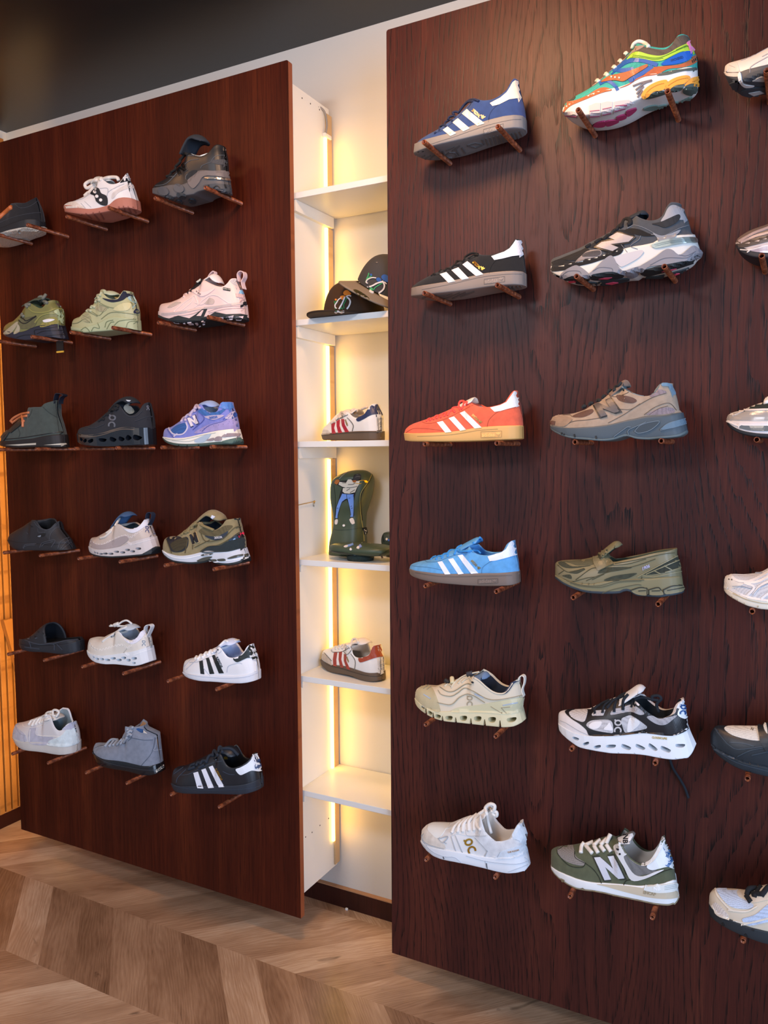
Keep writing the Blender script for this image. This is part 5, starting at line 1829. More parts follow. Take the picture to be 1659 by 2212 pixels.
s.text('lettering', ('8b7f74', 'leather'), 'N', (882, 262), 50, 0, .0012)
s.patch('midsole_wing', ('6a6668', 'foam'), '482,610 560,540 622,495 750,502 945,502 965,582 800,560 660,560 600,640 540,690', .003, s.sole)
s.patch('gel_strip', ('d6cdc2', 'chrome'), '672,570 800,574 945,590 930,610 800,595 684,587', .005, s.sole)
for c, r in (((225, 720), 60), ((390, 690), 60)):
    s.disc('cushion_pod', ('4b5058', 'foam'), c, r, .004, s.sole, ry=46, ang=25)
for c, r, q in (((285, 790), 46, 26), ((415, 765), 52, 30), ((530, 822), 44, 26), ((390, 830), 40, 20)):
    s.disc('rubber_pod', ('2e353c', 'rubber'), c, r, .004, s.sole, ry=q, ang=15, deep=True)
s.patch('rubber_pod', ('39414a', 'rubber'), '655,660 780,640 900,650 968,670 965,720 860,735 720,700', .003, s.sole, deep=True)
s.ribs('tread_line', ('14181c', 'rubber'), ['712,655 720,690', '760,690 800,665 830,690', '875,650 890,690'], 10, .0046, s.sole, deep=True)
s.cord('shoelace', ('14171b', 'cloth'), ['250,560 290,545 300,520', '300,515 350,480 345,450', '350,450 400,400 395,370', '400,380 440,330 450,300', '435,330 450,310 480,320'], .004)

# row 2
s = putl('running_shoe', 'olive green running shoe on navy sole with knotted grey laces', 'shoe', 'A3', L0, 1, 'the olive runner on the navy sole',
         '24,800 60,828 150,842 300,850 370,832 480,818 600,822 700,826 762,805',
         '22,762 120,775 220,760 300,720 380,695 480,685 580,665 640,645 722,655',
         '24,760 50,710 120,660 180,630 230,570 270,508 310,445 400,492 445,505 485,478 520,432 575,418 630,426 680,468 712,520 722,653',
         322, 600, ('77794a', 'leather'), ('252b3c', 'foam'), '8a9a72')
s.tongue(('4c5444', 'cloth'), '300,470 380,425 440,400 515,400', .05)
s.patch('quarter', ('5f5f40', 'suede'), '190,660 240,592 390,575 400,640 350,695 230,705', .0012)
for p in ('40,752 140,665 190,628 196,650 140,735 90,765', '150,762 185,690 195,655 218,690 206,742'):
    s.patch('overlay', ('aba790', 'leather'), p, .0016)
s.patch('heel_panel', ('a9ba92', 'leather'), '585,520 640,488 692,500 718,540 722,645 662,640 645,572', .0016)
s.patch('heel_mesh', ('9a9450', 'mesh'), '435,680 500,600 600,578 642,640 560,660 480,686', .0012)
s.patch('oval_badge', ('e6e6ea', 'gloss'), '470,615 530,598 595,605 550,627 490,636', .0026)
s.ribs('wave_mark', ('17191c', 'leather'), ['205,610 240,642 292,642 392,572', '225,585 260,600 290,620 395,566', '230,580 245,565'], 9, .0022)
s.patch('reflector', ('d5dcd6', 'chrome'), '605,432 625,428 660,468 648,478', .002)
s.ribs('overlay', ('8a8c50', 'leather'), ['310,480 360,520 440,530 520,520 600,490 690,490', '380,640 440,570 520,540 600,540'], 14, .0016)
s.ribs('sole_line', ('0f131c', 'foam'), ['380,770 380,720 480,705 640,680 720,690', '400,760 480,730 740,720', '180,800 260,775 340,770', '460,800 560,775 750,765'], 7, .001, s.sole)
s.cord('shoelace', ('74786e', 'cloth'), ['420,402 428,362 465,360 490,392', '440,420 470,372 500,330', '450,400 510,420 488,432', '300,470 280,445 330,440', '250,540 235,555 260,570'], .005)
s = putl('running_shoe', 'pale mint green running shoe with dark navy collar', 'shoe', 'A3', L1, 1, 'the mint runner',
         '766,732 850,745 950,757 1050,755 1150,742 1230,707 1300,692 1380,696 1460,708 1545,700',
         '766,696 860,706 950,682 1040,642 1120,597 1200,572 1300,580 1420,590 1537,600',
         '770,693 775,620 840,585 900,560 940,512 1000,467 1040,402 1070,352 1110,318 1170,365 1230,385 1280,368 1312,325 1345,290 1400,298 1450,312 1480,356 1510,420 1530,500 1538,598',
         1115, 1380, ('b2b68e', 'leather'), ('aeb994', 'foam'), 'b9c4b0')
s.tongue(('b9c6ac', 'cloth'), '1080,370 1140,315 1220,305 1295,335', .05)
s.patch('collar', ('20263a', 'cloth'), '1115,372 1200,388 1280,385 1312,340 1348,290 1400,296 1452,310 1486,362 1400,350 1330,397 1230,418 1160,402', .0016)
s.patch('heel_tab', ('a6ccd2', 'leather'), '1385,370 1430,350 1484,360 1508,428 1440,415', .002)
s.patch('oval_panel', ('c9c799', 'leather'), '1235,490 1330,430 1420,428 1392,502 1280,512', .002)
s.patch('mesh_panel', ('a9a788', 'mesh'), '1040,500 1060,450 1160,470 1130,520', .0012)
s.patch('toe_mesh', ('a8aa86', 'mesh'), '880,600 940,540 990,580 960,640', .0012)
s.ribs('stitching', ('7f8462', 'cloth'), ['780,650 850,640 920,600 980,640', '900,560 980,600 1000,640', '1000,520 1080,560 1150,480', '1080,420 1160,460 1260,480 1330,430 1430,425 1440,490', '1080,440 1180,480', '1100,600 1200,530 1330,530 1530,560', '960,520 1060,570'], 6, .0014)
s.ribs('sole_line', ('74805e', 'foam'), ['880,720 930,690 980,740', '990,740 1020,690 1080,700 1060,640', '1140,690 1160,630 1230,610', '1160,710 1200,640 1240,630', '1240,670 1300,620 1480,600', '1370,690 1400,630 1530,620', '800,720 900,735'], 7, .001, s.sole)
s.patch('heel_mark', ('2a3150', 'leather'), '1450,532 1480,482 1506,520 1507,537', .0024)
s.cord('shoelace', ('b4bb9c', 'cloth'), ['1075,372 1062,345 1095,340', '1100,325 1110,293 1140,300 1152,332', '990,485 1000,463 1032,470', '940,522 960,503 990,512', '1040,420 1050,395 1085,395'], .005)
s = putl('trail_shoe', 'pale pink trail running shoe with black lugged sole', 'shoe', 'A4', L2, 1, 'the pink trail shoe',
         '157,592 240,628 350,640 460,640 580,630 680,602 800,587 900,597 1000,602 1080,612 1154,592',
         '158,538 300,532 450,512 600,477 800,457 950,430 1050,407 1137,402',
         '163,533 180,460 210,435 320,415 420,370 470,330 540,290 600,212 650,178 740,222 800,245 860,250 910,215 940,175 970,162 1040,170 1080,240 1105,300 1125,360 1136,400',
         665, 985, ('e6cfcb', 'leather'), ('e3cbc8', 'foam'), 'dcd6d6', out=('20282b', 'rubber', .008))
s.tongue(('e6dfe0', 'leather'), '640,215 720,160 790,128 855,215', .05)
s.ribs('midsole_line', ('bdb3b4', 'foam'), ['160,548 300,542 450,522 600,488 800,468 950,444 1130,418'], 24, .001, s.sole)
s.ribs('midsole_line', ('c3a9a6', 'foam'), ['330,570 520,545 640,500', '700,520 860,470 1120,455', '710,535 900,490 1130,480'], 6, .0012, s.sole)
s.patch('rubber_wrap', ('20282b', 'rubber'), '155,585 250,604 380,562 500,592 560,555 640,493 694,488 655,575 700,572 780,522 900,547 1050,542 1155,562 1156,600 1000,602 800,592 600,632 350,645 240,630', .0016, s.sole, smooth=False)
s.patch('rubber_window', ('e3cbc8', 'foam'), '578,567 640,505 658,503 628,567', .0026, s.sole, smooth=False)
for p in ('310,650 400,640 395,668 340,668', '430,640 520,630 545,652 455,662', '560,642 650,615 690,642 600,682', '470,680 560,660 560,690 500,695', '900,578 980,562 965,597 910,600', '1000,580 1080,568 1062,622 1010,625', '820,580 870,578 880,602 830,605'):
    s.patch('tread_lug', ('e2d2d6', 'rubber'), p, .003, s.outsole, smooth=False, deep=True)
s.ribs('overlay', ('f0dcd8', 'leather'), ['330,520 420,440 520,370 560,350 600,450', '415,505 520,420 545,370', '555,470 600,440 640,400 720,345 800,345 870,390 930,430', '560,420 640,440 720,360'], 8, .0016)
s.patch('mesh_panel', ('c9bbb4', 'mesh'), '262,470 340,420 410,420 300,475', .001)
s.patch('mesh_panel', ('cdbcb4', 'mesh'), '660,430 720,370 770,395 750,440', .001)
s.patch('mesh_panel', ('d3d0d2', 'mesh'), '940,190 975,165 1040,172 1060,230 1000,235', .001)
s.patch('wave_mark', ('f0d9d6', 'leather'), '520,290 600,285 660,310 780,268 700,332 620,352', .0026)
for c in ((585, 305), (605, 318), (622, 330)):
    s.disc('stud', ('9a8886', 'plain'), c, 8, .004)
s.patch('hang_label', ('16181b', 'leather'), '465,300 560,205 615,158 656,176 600,240 520,295', .006, smooth=False)
s.patch('hang_label', ('cfd8d6', 'cloth'), '560,185 605,150 640,160 590,200', .008, smooth=False)
s.patch('side_label', ('15181b', 'leather'), '868,258 942,270 942,299 867,285', .002, smooth=False)
s.text('lettering', ('b9bdb4', 'leather'), 'GORE-TEX', (905, 278), 18, 9, .003)
s.patch('oval_badge', ('9fd6f2', 'gloss'), '1043,290 1080,278 1112,300 1112,332 1065,320', .002)
s.patch('heel_strap', ('d6b9b8', 'leather'), '998,325 1130,338 1140,386 1005,362', .003, smooth=False)
s.disc('sole_badge', ('1c1f26', 'rubber'), (1104, 430), 28, .003, ry=18, ang=10)
s.strap('pull_tab', ('dcc3c6', 'cloth'), '1045,200 1035,125 1062,90 1098,102 1104,150 1080,210 1098,280', .016)
s.strap('tongue_loop', ('dcc3c6', 'cloth'), '690,190 735,115 770,88 782,112 715,180', .012)
s.cord('shoelace', ('d9bfbd', 'cloth'), ['440,360 450,335 470,330', '500,320 510,290 540,280'], .004)

# row 3
s = putl('ankle_boot', 'dark green suede ankle boot with orange lace and fringe', 'boot', 'A5', L0, 2, 'the green ankle boot',
         '-10,672 50,690 200,694 380,686 500,690 640,684 745,674',
         '-8,628 100,624 200,611 300,600 400,580 500,562 600,550 727,548',
         '-5,624 30,570 100,530 180,462 240,395 300,345 325,285 345,266 430,262 470,228 580,197 648,196 656,240 658,330 690,430 724,546',
         338, 620, ('414c49', 'suede'), ('1c1c1f', 'rubber'), '2a3030', wid=.95, rim=.036)
s.patch('heel_tab', ('182230', 'leather'), '576,193 656,193 658,236 578,231', .002, smooth=False)
s.strap('pull_tab', ('182230', 'leather'), '580,225 588,185 605,128 655,126 685,142 655,165 642,200 640,230', .018)
s.patch('sole_wedge', ('c4c1b3', 'rubber'), '60,690 380,668 380,688 200,696', .0014, s.sole, smooth=False)
s.patch('sole_wedge', ('c4c1b3', 'rubber'), '460,690 640,672 748,668 746,678 640,690', .0014, s.sole, smooth=False)
s.ribs('welt', ('101012', 'leather'), ['0,632 200,617 400,587 600,556 728,553'], 8, .0012, s.sole)
s.patch('fringe', ('232d2f', 'leather'), '90,545 220,420 250,440 215,490 120,565', .004, smooth=False)
s.ribs('fringe_strip', ('2a3638', 'leather'), ['100,548 60,570 20,620', '95,545 50,590 35,635', '85,540 30,585 5,610', '100,552 70,600 40,640'], 16, .004)
s.ribs('stitching', ('2b3432', 'suede'), ['345,270 330,350 300,400', '430,264 520,350 640,420', '580,232 600,400 620,548', '180,480 210,560 200,605'], 5, .001)
s.cord('shoelace', ('c87a52', 'leather'), ['110,440 150,400 220,365 305,348', '230,372 240,430 240,500', '130,455 210,400 285,382', '118,440 140,460', '232,440 258,436'], .0042)
s = putl('running_shoe', 'all black hollow-soled running shoe beside the green ankle boot', 'shoe', 'A5', L1, 2, 'the all black hollow-soled shoe',
         '805,640 840,672 920,690 1050,696 1200,693 1350,685 1500,677 1600,655 1662,600',
         '803,562 900,580 1000,570 1100,550 1200,517 1300,497 1420,502 1540,490 1652,465',
         '806,560 830,515 900,490 1000,465 1080,412 1140,352 1200,290 1245,250 1310,322 1360,365 1420,357 1470,312 1510,252 1550,232 1600,235 1626,290 1646,400 1651,463',
         1245, 1575, ('22262e', 'cloth'), ('1c2027', 'gloss'), '1a2028', rim=.034)
s.tongue(('1c232c', 'cloth'), '1200,300 1280,215 1370,183 1445,232', .056, thick=.009, inner=('161d26', 'cloth'))
s.patch('insole', ('dccfb8', 'cloth'), '1300,300 1345,255 1420,335 1360,360', .002, deep=True)
s.patch('size_label', ('c9d6e2', 'cloth'), '1328,218 1378,222 1370,256 1322,246', .002, smooth=False, deep=True)
s.qc(('60656f', 'leather'), (1183, 437), 118, 5)
s.qc(('757b8a', 'leather'), (1560, 300), 46, 0)
s.ribs('midsole_line', ('57504a', 'foam'), ['815,580 900,598 1000,590 1100,568 1200,535 1300,514 1420,518'], 26, .001, s.sole)
s.holes(slots([(852, 622, 40, 26, 30), (905, 636, 44, 28, -30), (970, 638, 56, 30, -25), (1085, 628, 66, 30, 5), (1180, 622, 60, 36, 25), (1262, 617, 54, 36, 25), (1330, 605, 50, 44, 40), (1405, 602, 64, 44, 25), (1505, 582, 84, 32, 5)], sk=.15))
s.ribs('stitching', ('31363f', 'cloth'), ['1255,260 1320,360 1370,392 1440,385 1500,330', '1420,440 1560,390 1648,392', '900,500 1000,510 1100,470'], 6, .0014)
s.cord('shoelace', ('14171c', 'cloth'), ['1040,440 1075,415 1100,420', '1085,400 1130,360 1150,365', '1130,380 1180,320 1200,320', '1170,330 1230,270 1250,290', '1215,320 1245,300'], .004)
s = putl('running_shoe', 'periwinkle blue suede running shoe with lilac letter', 'shoe', 'A6', L2, 2, 'the periwinkle runner',
         '200,618 250,665 340,690 450,697 600,692 720,682 860,672 1000,670 1062,642',
         '198,600 300,613 420,610 560,577 700,547 850,522 1025,502',
         '203,597 210,550 240,510 330,485 400,440 460,390 510,330 560,272 608,250 640,300 690,335 740,340 780,320 800,270 820,235 880,228 945,235 965,290 990,350 1010,420 1026,500',
         612, 870, ('7781cb', 'suede'), ('e9e8de', 'foam'), 'b9cce2', out=('41554f', 'rubber', .008))
s.tongue(('90a9da', 'cloth'), '560,300 640,240 720,225 795,272', .052, inner=('bccbe2', 'cloth'))
s.patch('toe_mesh', ('3161a8', 'mesh'), '283,547 350,485 440,458 462,500 420,562 340,567', .0012)
s.ribs('overlay', ('c9c5de', 'leather'), ['265,510 300,560 340,580 420,572 465,510 450,450', '320,600 360,570'], 14, .0018)
s.patch('quarter', ('9f95c8', 'suede'), '535,565 650,490 780,450 1005,400 1026,502 850,524 700,549', .0012)
s.patch('collar_mesh', ('3a6eb6', 'mesh'), '578,340 640,300 700,345 780,340 885,288 800,372 680,387', .0014)
s.patch('heel_tab', ('4e83d0', 'leather'), '790,300 820,235 880,226 945,234 968,287 870,312 800,292', .0016)
s.patch('heel_panel', ('bdb6cc', 'leather'), '858,412 940,338 992,360 1003,402', .002)
s.text('lettering', ('3b5fae', 'leather'), 'NB', (965, 368), 34, 10, .003)
s.patch('overlay', ('b6aac4', 'leather'), '648,388 800,372 850,382 760,422 700,417', .0016)
s.text('lettering', ('3f63b0', 'leather'), '2002R', (740, 400), 34, -8, .0026)
s.letter_n(('dfdae4', 'leather'), (468, 412), (545, 377), (582, 460), (505, 498), .0034, ('3c3f6c', 'leather'))
s.ribs('perforation', ('6a5fa0', 'suede'), ['600,535 604,535', '640,515 644,515', '690,495 694,495', '740,485 744,485', '790,478 794,478', '840,470 844,470', '890,462 894,462', '940,460 944,460', '960,430 964,430', '900,440 904,440'], 6, .002, smooth=False)
s.ribs('stitching', ('545ca6', 'cloth'), ['240,510 300,590 320,612', '520,530 640,420 600,350', '620,545 700,480 860,430 960,330', '840,420 950,340 990,350'], 5, .002)
for p in ('665,637 740,613 736,640 690,647', '748,626 780,600 822,603 822,640 760,647', '824,602 880,567 1042,573 1048,590 860,607'):
    s.patch('gel_window', ('96898f', 'gloss'), p, .002, s.sole)
s.patch('arch_panel', ('a9bdd0', 'foam'), '538,642 640,590 714,573 652,650 570,662', .0016, s.sole)
s.patch('heel_rubber', ('4a6660', 'rubber'), '830,652 960,617 1062,612 1052,655 900,670', .0016, s.sole)
s.ribs('tread_gap', ('14201e', 'rubber'), ['370,688 372,698', '460,690 462,702', '580,686 582,700', '930,640 940,660', '980,630 1000,655'], 12, .001, s.outsole, smooth=False)
s.ribs('midsole_line', ('b9b8ac', 'foam'), ['230,620 330,635 440,625 620,585 760,560', '300,640 480,650 620,600'], 5, .001, s.sole)
s.cord('shoelace', ('bdb0ca', 'cloth'), ['400,442 430,400 445,430', '440,402 470,372 500,382', '490,372 530,322 545,340', '540,302 560,270 592,302', '515,340 560,290'], .0042)

# row 4
s = putl('clog', 'black moulded foam clog with heel and oval side vent', 'shoe', 'A7', L0, 3, 'the black foam clog',
         '70,425 90,458 130,497 200,516 300,523 450,526 600,523 700,515 776,470',
         '66,398 150,430 300,450 450,468 600,458 700,430 784,372',
         '70,395 100,355 200,310 300,250 345,210 380,197 430,270 490,295 530,280 570,240 620,207 670,205 690,260 740,310 780,350 784,370',
         375, 645, ('212329', 'rubber'), ('1d2027', 'rubber'), ('14161a', 'rubber'), rim=.034)
s.ribs('groove', ('3b3f48', 'rubber'), ['250,512 270,470 385,462', '240,500 290,480 370,475', '420,502 450,450 582,423 540,500', '440,492 470,460 560,440', '610,512 650,430 778,378', '640,516 700,440 778,405', '660,518 730,460 775,440'], 7, .0012)
s.ribs('groove', ('34373f', 'rubber'), ['520,420 540,350 600,290 650,300 720,340', '360,230 400,280 470,315 540,300 640,220', '400,300 410,340 480,340', '280,345 300,360'], 8, .0012)
s.patch('vent', ('090a0c', 'plain'), '385,385 432,357 486,352 455,387', .0008)  # both vents are uncut; near-black patches paint the shade inside
s.patch('vent_edge', ('7b8794', 'rubber'), '396,383 432,371 426,390', .0012)
s.patch('vent', ('0b0c0e', 'plain'), '320,263 352,282 328,288', .0008, smooth=False)
s = putl('running_shoe', 'mauve grey hollow-soled shoe with navy pull tab and whip stitching', 'shoe', 'A7', L1, 3, 'the mauve hollow-soled shoe',
         '928,518 960,560 1040,590 1130,604 1250,602 1400,590 1550,574 1650,552 1702,500',
         '926,472 1000,510 1100,515 1200,500 1300,470 1360,442 1500,402 1662,362',
         '930,470 940,420 980,390 1060,375 1120,342 1180,302 1240,245 1310,277 1380,297 1440,285 1490,240 1530,195 1580,195 1610,240 1640,310 1660,360',
         1250, 1555, ('c6bab1', 'leather'), ('cdc7c7', 'foam'), '22323c', out=('20292e', 'rubber', .005), rim=.034)
s.tongue(('3b5880', 'cloth'), '1215,260 1290,155 1350,122 1405,150', .056, inner=('49709e', 'cloth'))
s.patch('mudguard', ('a89c9c', 'leather'), '928,472 938,420 958,408 1000,462 1100,467 1250,397 1330,380 1352,420 1250,492 1100,517 1000,512', .0012)
s.patch('collar', ('dcdfec', 'leather'), '1250,243 1315,282 1400,297 1445,285 1535,192 1562,190 1582,235 1450,332 1390,347 1330,322', .0014)
s.ticks('whip_stitching', ('e0dadb', 'cloth'), '945,415 1000,465 1080,472 1150,440 1250,397 1330,372 1375,395 1450,345 1530,285 1605,240', 46, 22, 5)
s.strap('pull_tab', ('1c253a', 'cloth'), '1548,215 1560,140 1590,123 1616,145 1606,200 1578,255', .016)
s.qc(('2b3c74', 'leather'), (1550, 310), 58, 0)
s.text('lettering', ('6b6f8e', 'leather'), 'LA EPIC', (1622, 322), 24, 80, .001)
s.holes(slots([(990, 548, 22, 16, 30), (1020, 555, 24, 16, 15), (1060, 562, 36, 16), (1106, 559, 40, 18), (1158, 562, 42, 18), (1212, 542, 40, 18), (1270, 550, 40, 20), (1316, 524, 40, 20), (1366, 540, 40, 20), (1420, 512, 42, 22), (1494, 503, 60, 24, -5)]))
s.ribs('midsole_line', ('e4e0e2', 'foam'), ['1340,445 1385,480', '1352,440 1395,470', '1400,470 1540,430 1680,390'], 6, .001, s.sole)
s.patch('heel_rubber', ('20272d', 'rubber'), '1500,572 1560,535 1640,490 1650,505 1580,560', .0016, s.sole)
s.cord('shoelace', ('ded8cf', 'cloth'), ['1055,402 1110,385 1170,330', '1120,350 1180,310', '1165,340 1200,280', '1185,300 1225,250', '1215,270 1262,190'], .004)
s = putl('running_shoe', 'olive suede running shoe with black letter and pale blue sole', 'shoe', 'A8', L2, 3, 'the olive runner on the pale sole',
         '196,545 230,592 300,642 400,666 520,676 640,658 690,642 740,670 860,688 1000,673 1140,620',
         '193,517 260,556 360,586 460,586 560,562 650,542 800,549 900,541 1000,517 1098,490',
         '197,514 210,460 245,405 300,380 380,378 420,350 480,300 530,247 575,212 650,270 700,300 750,315 800,290 840,250 870,210 920,200 985,190 1020,200 1045,260 1060,330 1085,390 1097,487',
         600, 985, ('8c815f', 'suede'), ('ccd3de', 'foam'), '1e2733', out=('20282c', 'rubber', .006), rim=.033)
s.tongue(('8c815f', 'suede'), '560,250 640,170 720,118 800,148 852,205', .056, thick=.01, inner=('1c2632', 'cloth'))
s.patch('size_label', ('ccd8ee', 'cloth'), '722,163 757,178 690,237', .002, smooth=False, deep=True)
s.patch('toe_panel', ('222730', 'leather'), '243,412 300,380 370,385 402,402 335,440 272,467', .0012)
s.patch('mesh_border', ('222730', 'leather'), '268,468 335,432 450,390 475,415 462,500 400,547 300,542', .0012)
s.patch('toe_mesh', ('413b28', 'mesh'), '287,472 350,427 440,398 467,420 450,490 400,530 332,540', .0022)
s.letter_n(('17181f', 'leather'), (487, 370), (552, 342), (585, 440), (520, 468), .0034, ('b89f74', 'leather'))
s.patch('collar_mesh', ('625a3e', 'mesh'), '583,330 650,290 750,325 860,270 942,278 850,352 720,382 650,372', .0012)
s.patch('overlay', ('27303e', 'leather'), '650,375 780,385 892,328 850,402 780,427 700,407', .0018)
s.text('lettering', ('c3c3c6', 'leather'), '2002R', (792, 396), 32, -6, .0028)
s.patch('heel_guard', ('222f34', 'suede'), '598,552 680,490 800,480 900,430 1088,390 1098,490 1000,517 900,542 780,550', .0014)
s.patch('heel_panel', ('5d6877', 'chrome'), '898,432 960,370 1040,328 1074,385 1000,402', .002)
s.text('lettering', ('e03355', 'leather'), 'NB', (1040, 358), 42, -15, .003)
s.patch('heel_tab', ('1d242e', 'leather'), '975,193 1000,182 1026,200 990,212', .002)
s.ribs('stitching', ('5c5338', 'cloth'), ['240,410 300,560', '600,330 650,430 760,430 850,400 960,290 1045,280', '470,420 440,560', '540,500 700,420', '520,470 520,520', '600,550 680,490 800,470 960,380 1050,320'], 5, .0024)
for p in ('610,580 660,563 735,562 690,583 620,590', '565,640 640,605 725,596 680,630 600,650', '690,630 760,625 770,645 720,648', '780,625 850,618 865,640 800,645', '885,615 960,585 1045,572 1040,592 920,620', '1060,575 1130,558 1135,585 1070,590'):
    s.patch('gel_window', ('4a4a42', 'gloss'), p, .002, s.sole)
s.ribs('midsole_line', ('eef2f6', 'foam'), ['690,645 770,655 880,640 1140,600', '210,540 300,600 440,615 600,585'], 9, .001, s.sole)
s.text('lettering', ('e4e6ea', 'leather'), 'N-ergy', (672, 577), 20, -6, .003)
s.cord('shoelace', ('857a56', 'cloth'), ['400,372 440,330 455,352', '450,342 500,290 510,310', '500,292 550,250 560,275', '560,250 620,270 740,318', '540,242 602,232 620,262', '430,350 480,330', '470,310 530,290'], .0042)

# row 5
s = putl('slide', 'black foam slide sandal with open toe and slots', 'sandal', 'B1', L0, 4, 'the black foam slide',
         '190,320 220,352 300,391 420,411 560,426 680,425 800,401 896,330',
         '188,290 300,335 450,345 600,332 750,305 898,280',
         '190,286 215,262 290,282 400,296 500,298 600,285 700,272 800,258 866,240 896,278',
         225, 866, ('1e222a', 'rubber'), ('1d222b', 'rubber'), ('12151a', 'rubber'), rim=.043)
# moulded band arching over the foot bed
V, Fc = [], []
NS, NA = 14, 22
for layer in (0, 1):
    for i in range(NS + 1):
        for k in range(NA + 1):
            g = math.pi * k / NA
            cr = math.sin(g)
            sf, sr = .03 + .17 * cr ** 1.5, .60 - .10 * cr ** 1.5
            t = sf + (sr - sf) * i / NS
            w = s.halfw(t) * 1.02 - .005 * layer
            hh = .026 + .050 * smoothstep(i / NS) - .005 * layer
            xb = s.xT + s.L * t
            z0 = float(np.interp(xb, s.Fo[:, 0], s.Fo[:, 1])) - .004
            V.append(s.to_w((xb, -w * math.copysign(abs(math.cos(g)) ** .75, math.cos(g)), z0 + hh * cr ** .8)) + Vector((0, 0, s.dz)))
n1 = (NS + 1) * (NA + 1)
for i in range(NS):
    for k in range(NA):
        a_ = i * (NA + 1) + k
        Fc += [(a_, a_ + 1, a_ + NA + 2, a_ + NA + 1), (n1 + a_, n1 + a_ + NA + 1, n1 + a_ + NA + 2, n1 + a_ + 1)]
for k in range(NA):
    for base_ in (0, NS * (NA + 1)):
        a_ = base_ + k
        Fc.append((a_, a_ + 1, n1 + a_ + 1, n1 + a_))
mesh_obj('band', V, Fc, mat('1f232b', 'rubber'), s.root)
s.refresh((V, Fc))
for p in ('284,290 324,262 312,292', '365,260 392,280 370,286', '455,226 502,266 488,272 460,256', '394,212 412,218 404,226'):
    s.patch('slot', ('08090b', 'plain'), p, .0008)  # slots are not cut, their inner shade is a near-black patch
s.ribs('slot_edge', ('5d6a7a', 'rubber'), ['372,286 392,282', '462,258 488,272', '290,292 312,292'], 5, .0012)
s.ribs('groove', ('38414e', 'rubber'), ['200,290 300,320 330,395', '300,322 420,350 560,345 575,412', '560,345 700,310 890,300', '600,350 660,410', '260,380 420,400'], 7, .0012)
s = putl('running_shoe', 'off-white hollow-soled shoe with toggle cord and pull tab', 'shoe', 'B1', L1, 4, 'the off-white hollow-soled shoe',
         '911,432 950,490 1000,530 1090,560 1180,566 1290,576 1400,581 1520,560 1656,515',
         '909,388 950,430 1050,466 1150,466 1250,452 1330,440 1450,412 1627,370',
         '913,385 925,330 960,285 1040,263 1120,265 1180,232 1248,207 1300,265 1360,300 1400,302 1445,275 1485,215 1530,190 1570,200 1602,255 1615,320 1626,368',
         1255, 1545, ('dfdbd2', 'leather'), ('e2e8ee', 'foam'), 'b7c0cc', rim=.034)
s.tongue(('bccad8', 'cloth'), '1225,230 1310,160 1380,138 1445,172', .056, inner=('c3d2e2', 'cloth'))
s.patch('collar', ('e0e3f2', 'leather'), '1250,210 1302,267 1362,302 1402,303 1447,277 1487,217 1530,188 1545,215 1470,310 1400,345 1330,320', .0014)
s.ticks('whip_stitching', ('eceae6', 'cloth'), '940,330 980,385 1040,410 1120,395 1200,370 1290,355 1345,388 1430,320 1520,270 1610,262', 46, 22, 5)
s.ribs('stitching', ('b9b6b0', 'cloth'), ['1345,390 1300,440', '940,330 985,390 1040,412'], 5, .0006)
s.strap('pull_tab', ('dfe2e6', 'cloth'), '1530,235 1542,160 1580,137 1606,155 1592,200 1562,262', .016)
s.qc(('7f8b98', 'leather'), (1515, 340), 56, 0)
s.text('lettering', ('8b949e', 'leather'), 'LA EPIC', (1590, 345), 24, 82, .001)
s.holes(slots([(978, 487, 22, 18, 30), (1020, 503, 36, 20, 10), (1070, 505, 36, 20, 10), (1122, 515, 44, 20, 8), (1175, 502, 42, 22), (1230, 520, 44, 22), (1275, 500, 40, 24), (1322, 525, 36, 24), (1376, 508, 42, 24), (1444, 516, 62, 28), (1375, 556, 30, 16)]))
s.ribs('midsole_line', ('f0f3f6', 'foam'), ['1320,440 1350,475', '1330,432 1362,468', '1400,470 1500,430 1640,390'], 6, .001, s.sole)
s.cord('cord', ('e4e4e2', 'cloth'), ['1392,135 1340,100 1290,110 1240,148', '1235,160 1290,158 1335,165 1250,205 1190,242', '1220,160 1165,148', '1215,155 1155,158', '1078,322 1120,290 1200,240'], .003)
s.cord('toggle', ('dcdcda', 'rubber'), ['1205,150 1250,135'], .0068)
for c in ((1175, 268), (1210, 245)):
    s.disc('eyelet', ('5a5a5c', 'plain'), c, 6, .001)
s = putl('sneaker', 'white leather sneaker with three black stripes', 'shoe', 'B2', L2, 4, 'the white striped sneaker',
         '414,512 440,532 500,562 600,592 750,610 900,620 1050,620 1160,607 1244,572',
         '408,480 480,506 600,526 720,536 850,543 1000,541 1120,521 1242,466',
         '411,478 420,430 450,380 500,350 580,330 660,290 720,257 795,228 850,290 890,335 950,345 1020,320 1070,270 1100,220 1155,197 1180,240 1210,320 1232,400 1240,464',
         803, 1150, ('ebeef3', 'leather'), ('e2e7f0', 'rubber'), 'c2d0ee', rim=.034)
s.tongue(('cfdbf5', 'leather'), '760,270 845,190 922,153 995,178', .052, thick=.008, inner=('aec6f2', 'leather'))
s.stripes(('1a2021', 'leather'), ['590,385 625,375 642,518 603,514', '660,352 690,345 747,514 700,517', '722,325 750,315 847,507 797,510'])
s.patch('heel_tab', ('1d2628', 'leather'), '948,350 985,392 1050,367 1100,347 1170,352 1222,345 1200,260 1162,194 1120,210 1085,262 1035,318', .0018)
s.trefoil('logo', ('e9eef2', 'leather'), (1158, 262), 66, 0, off=.0026)
s.text('lettering', ('e9eef2', 'leather'), 'adidas', (1172, 316), 46, -16, .0026)
s.text('lettering', ('3a3d40', 'leather'), 'SUPERSTAR', (800, 392), 30, 64, .001, squash=.8)
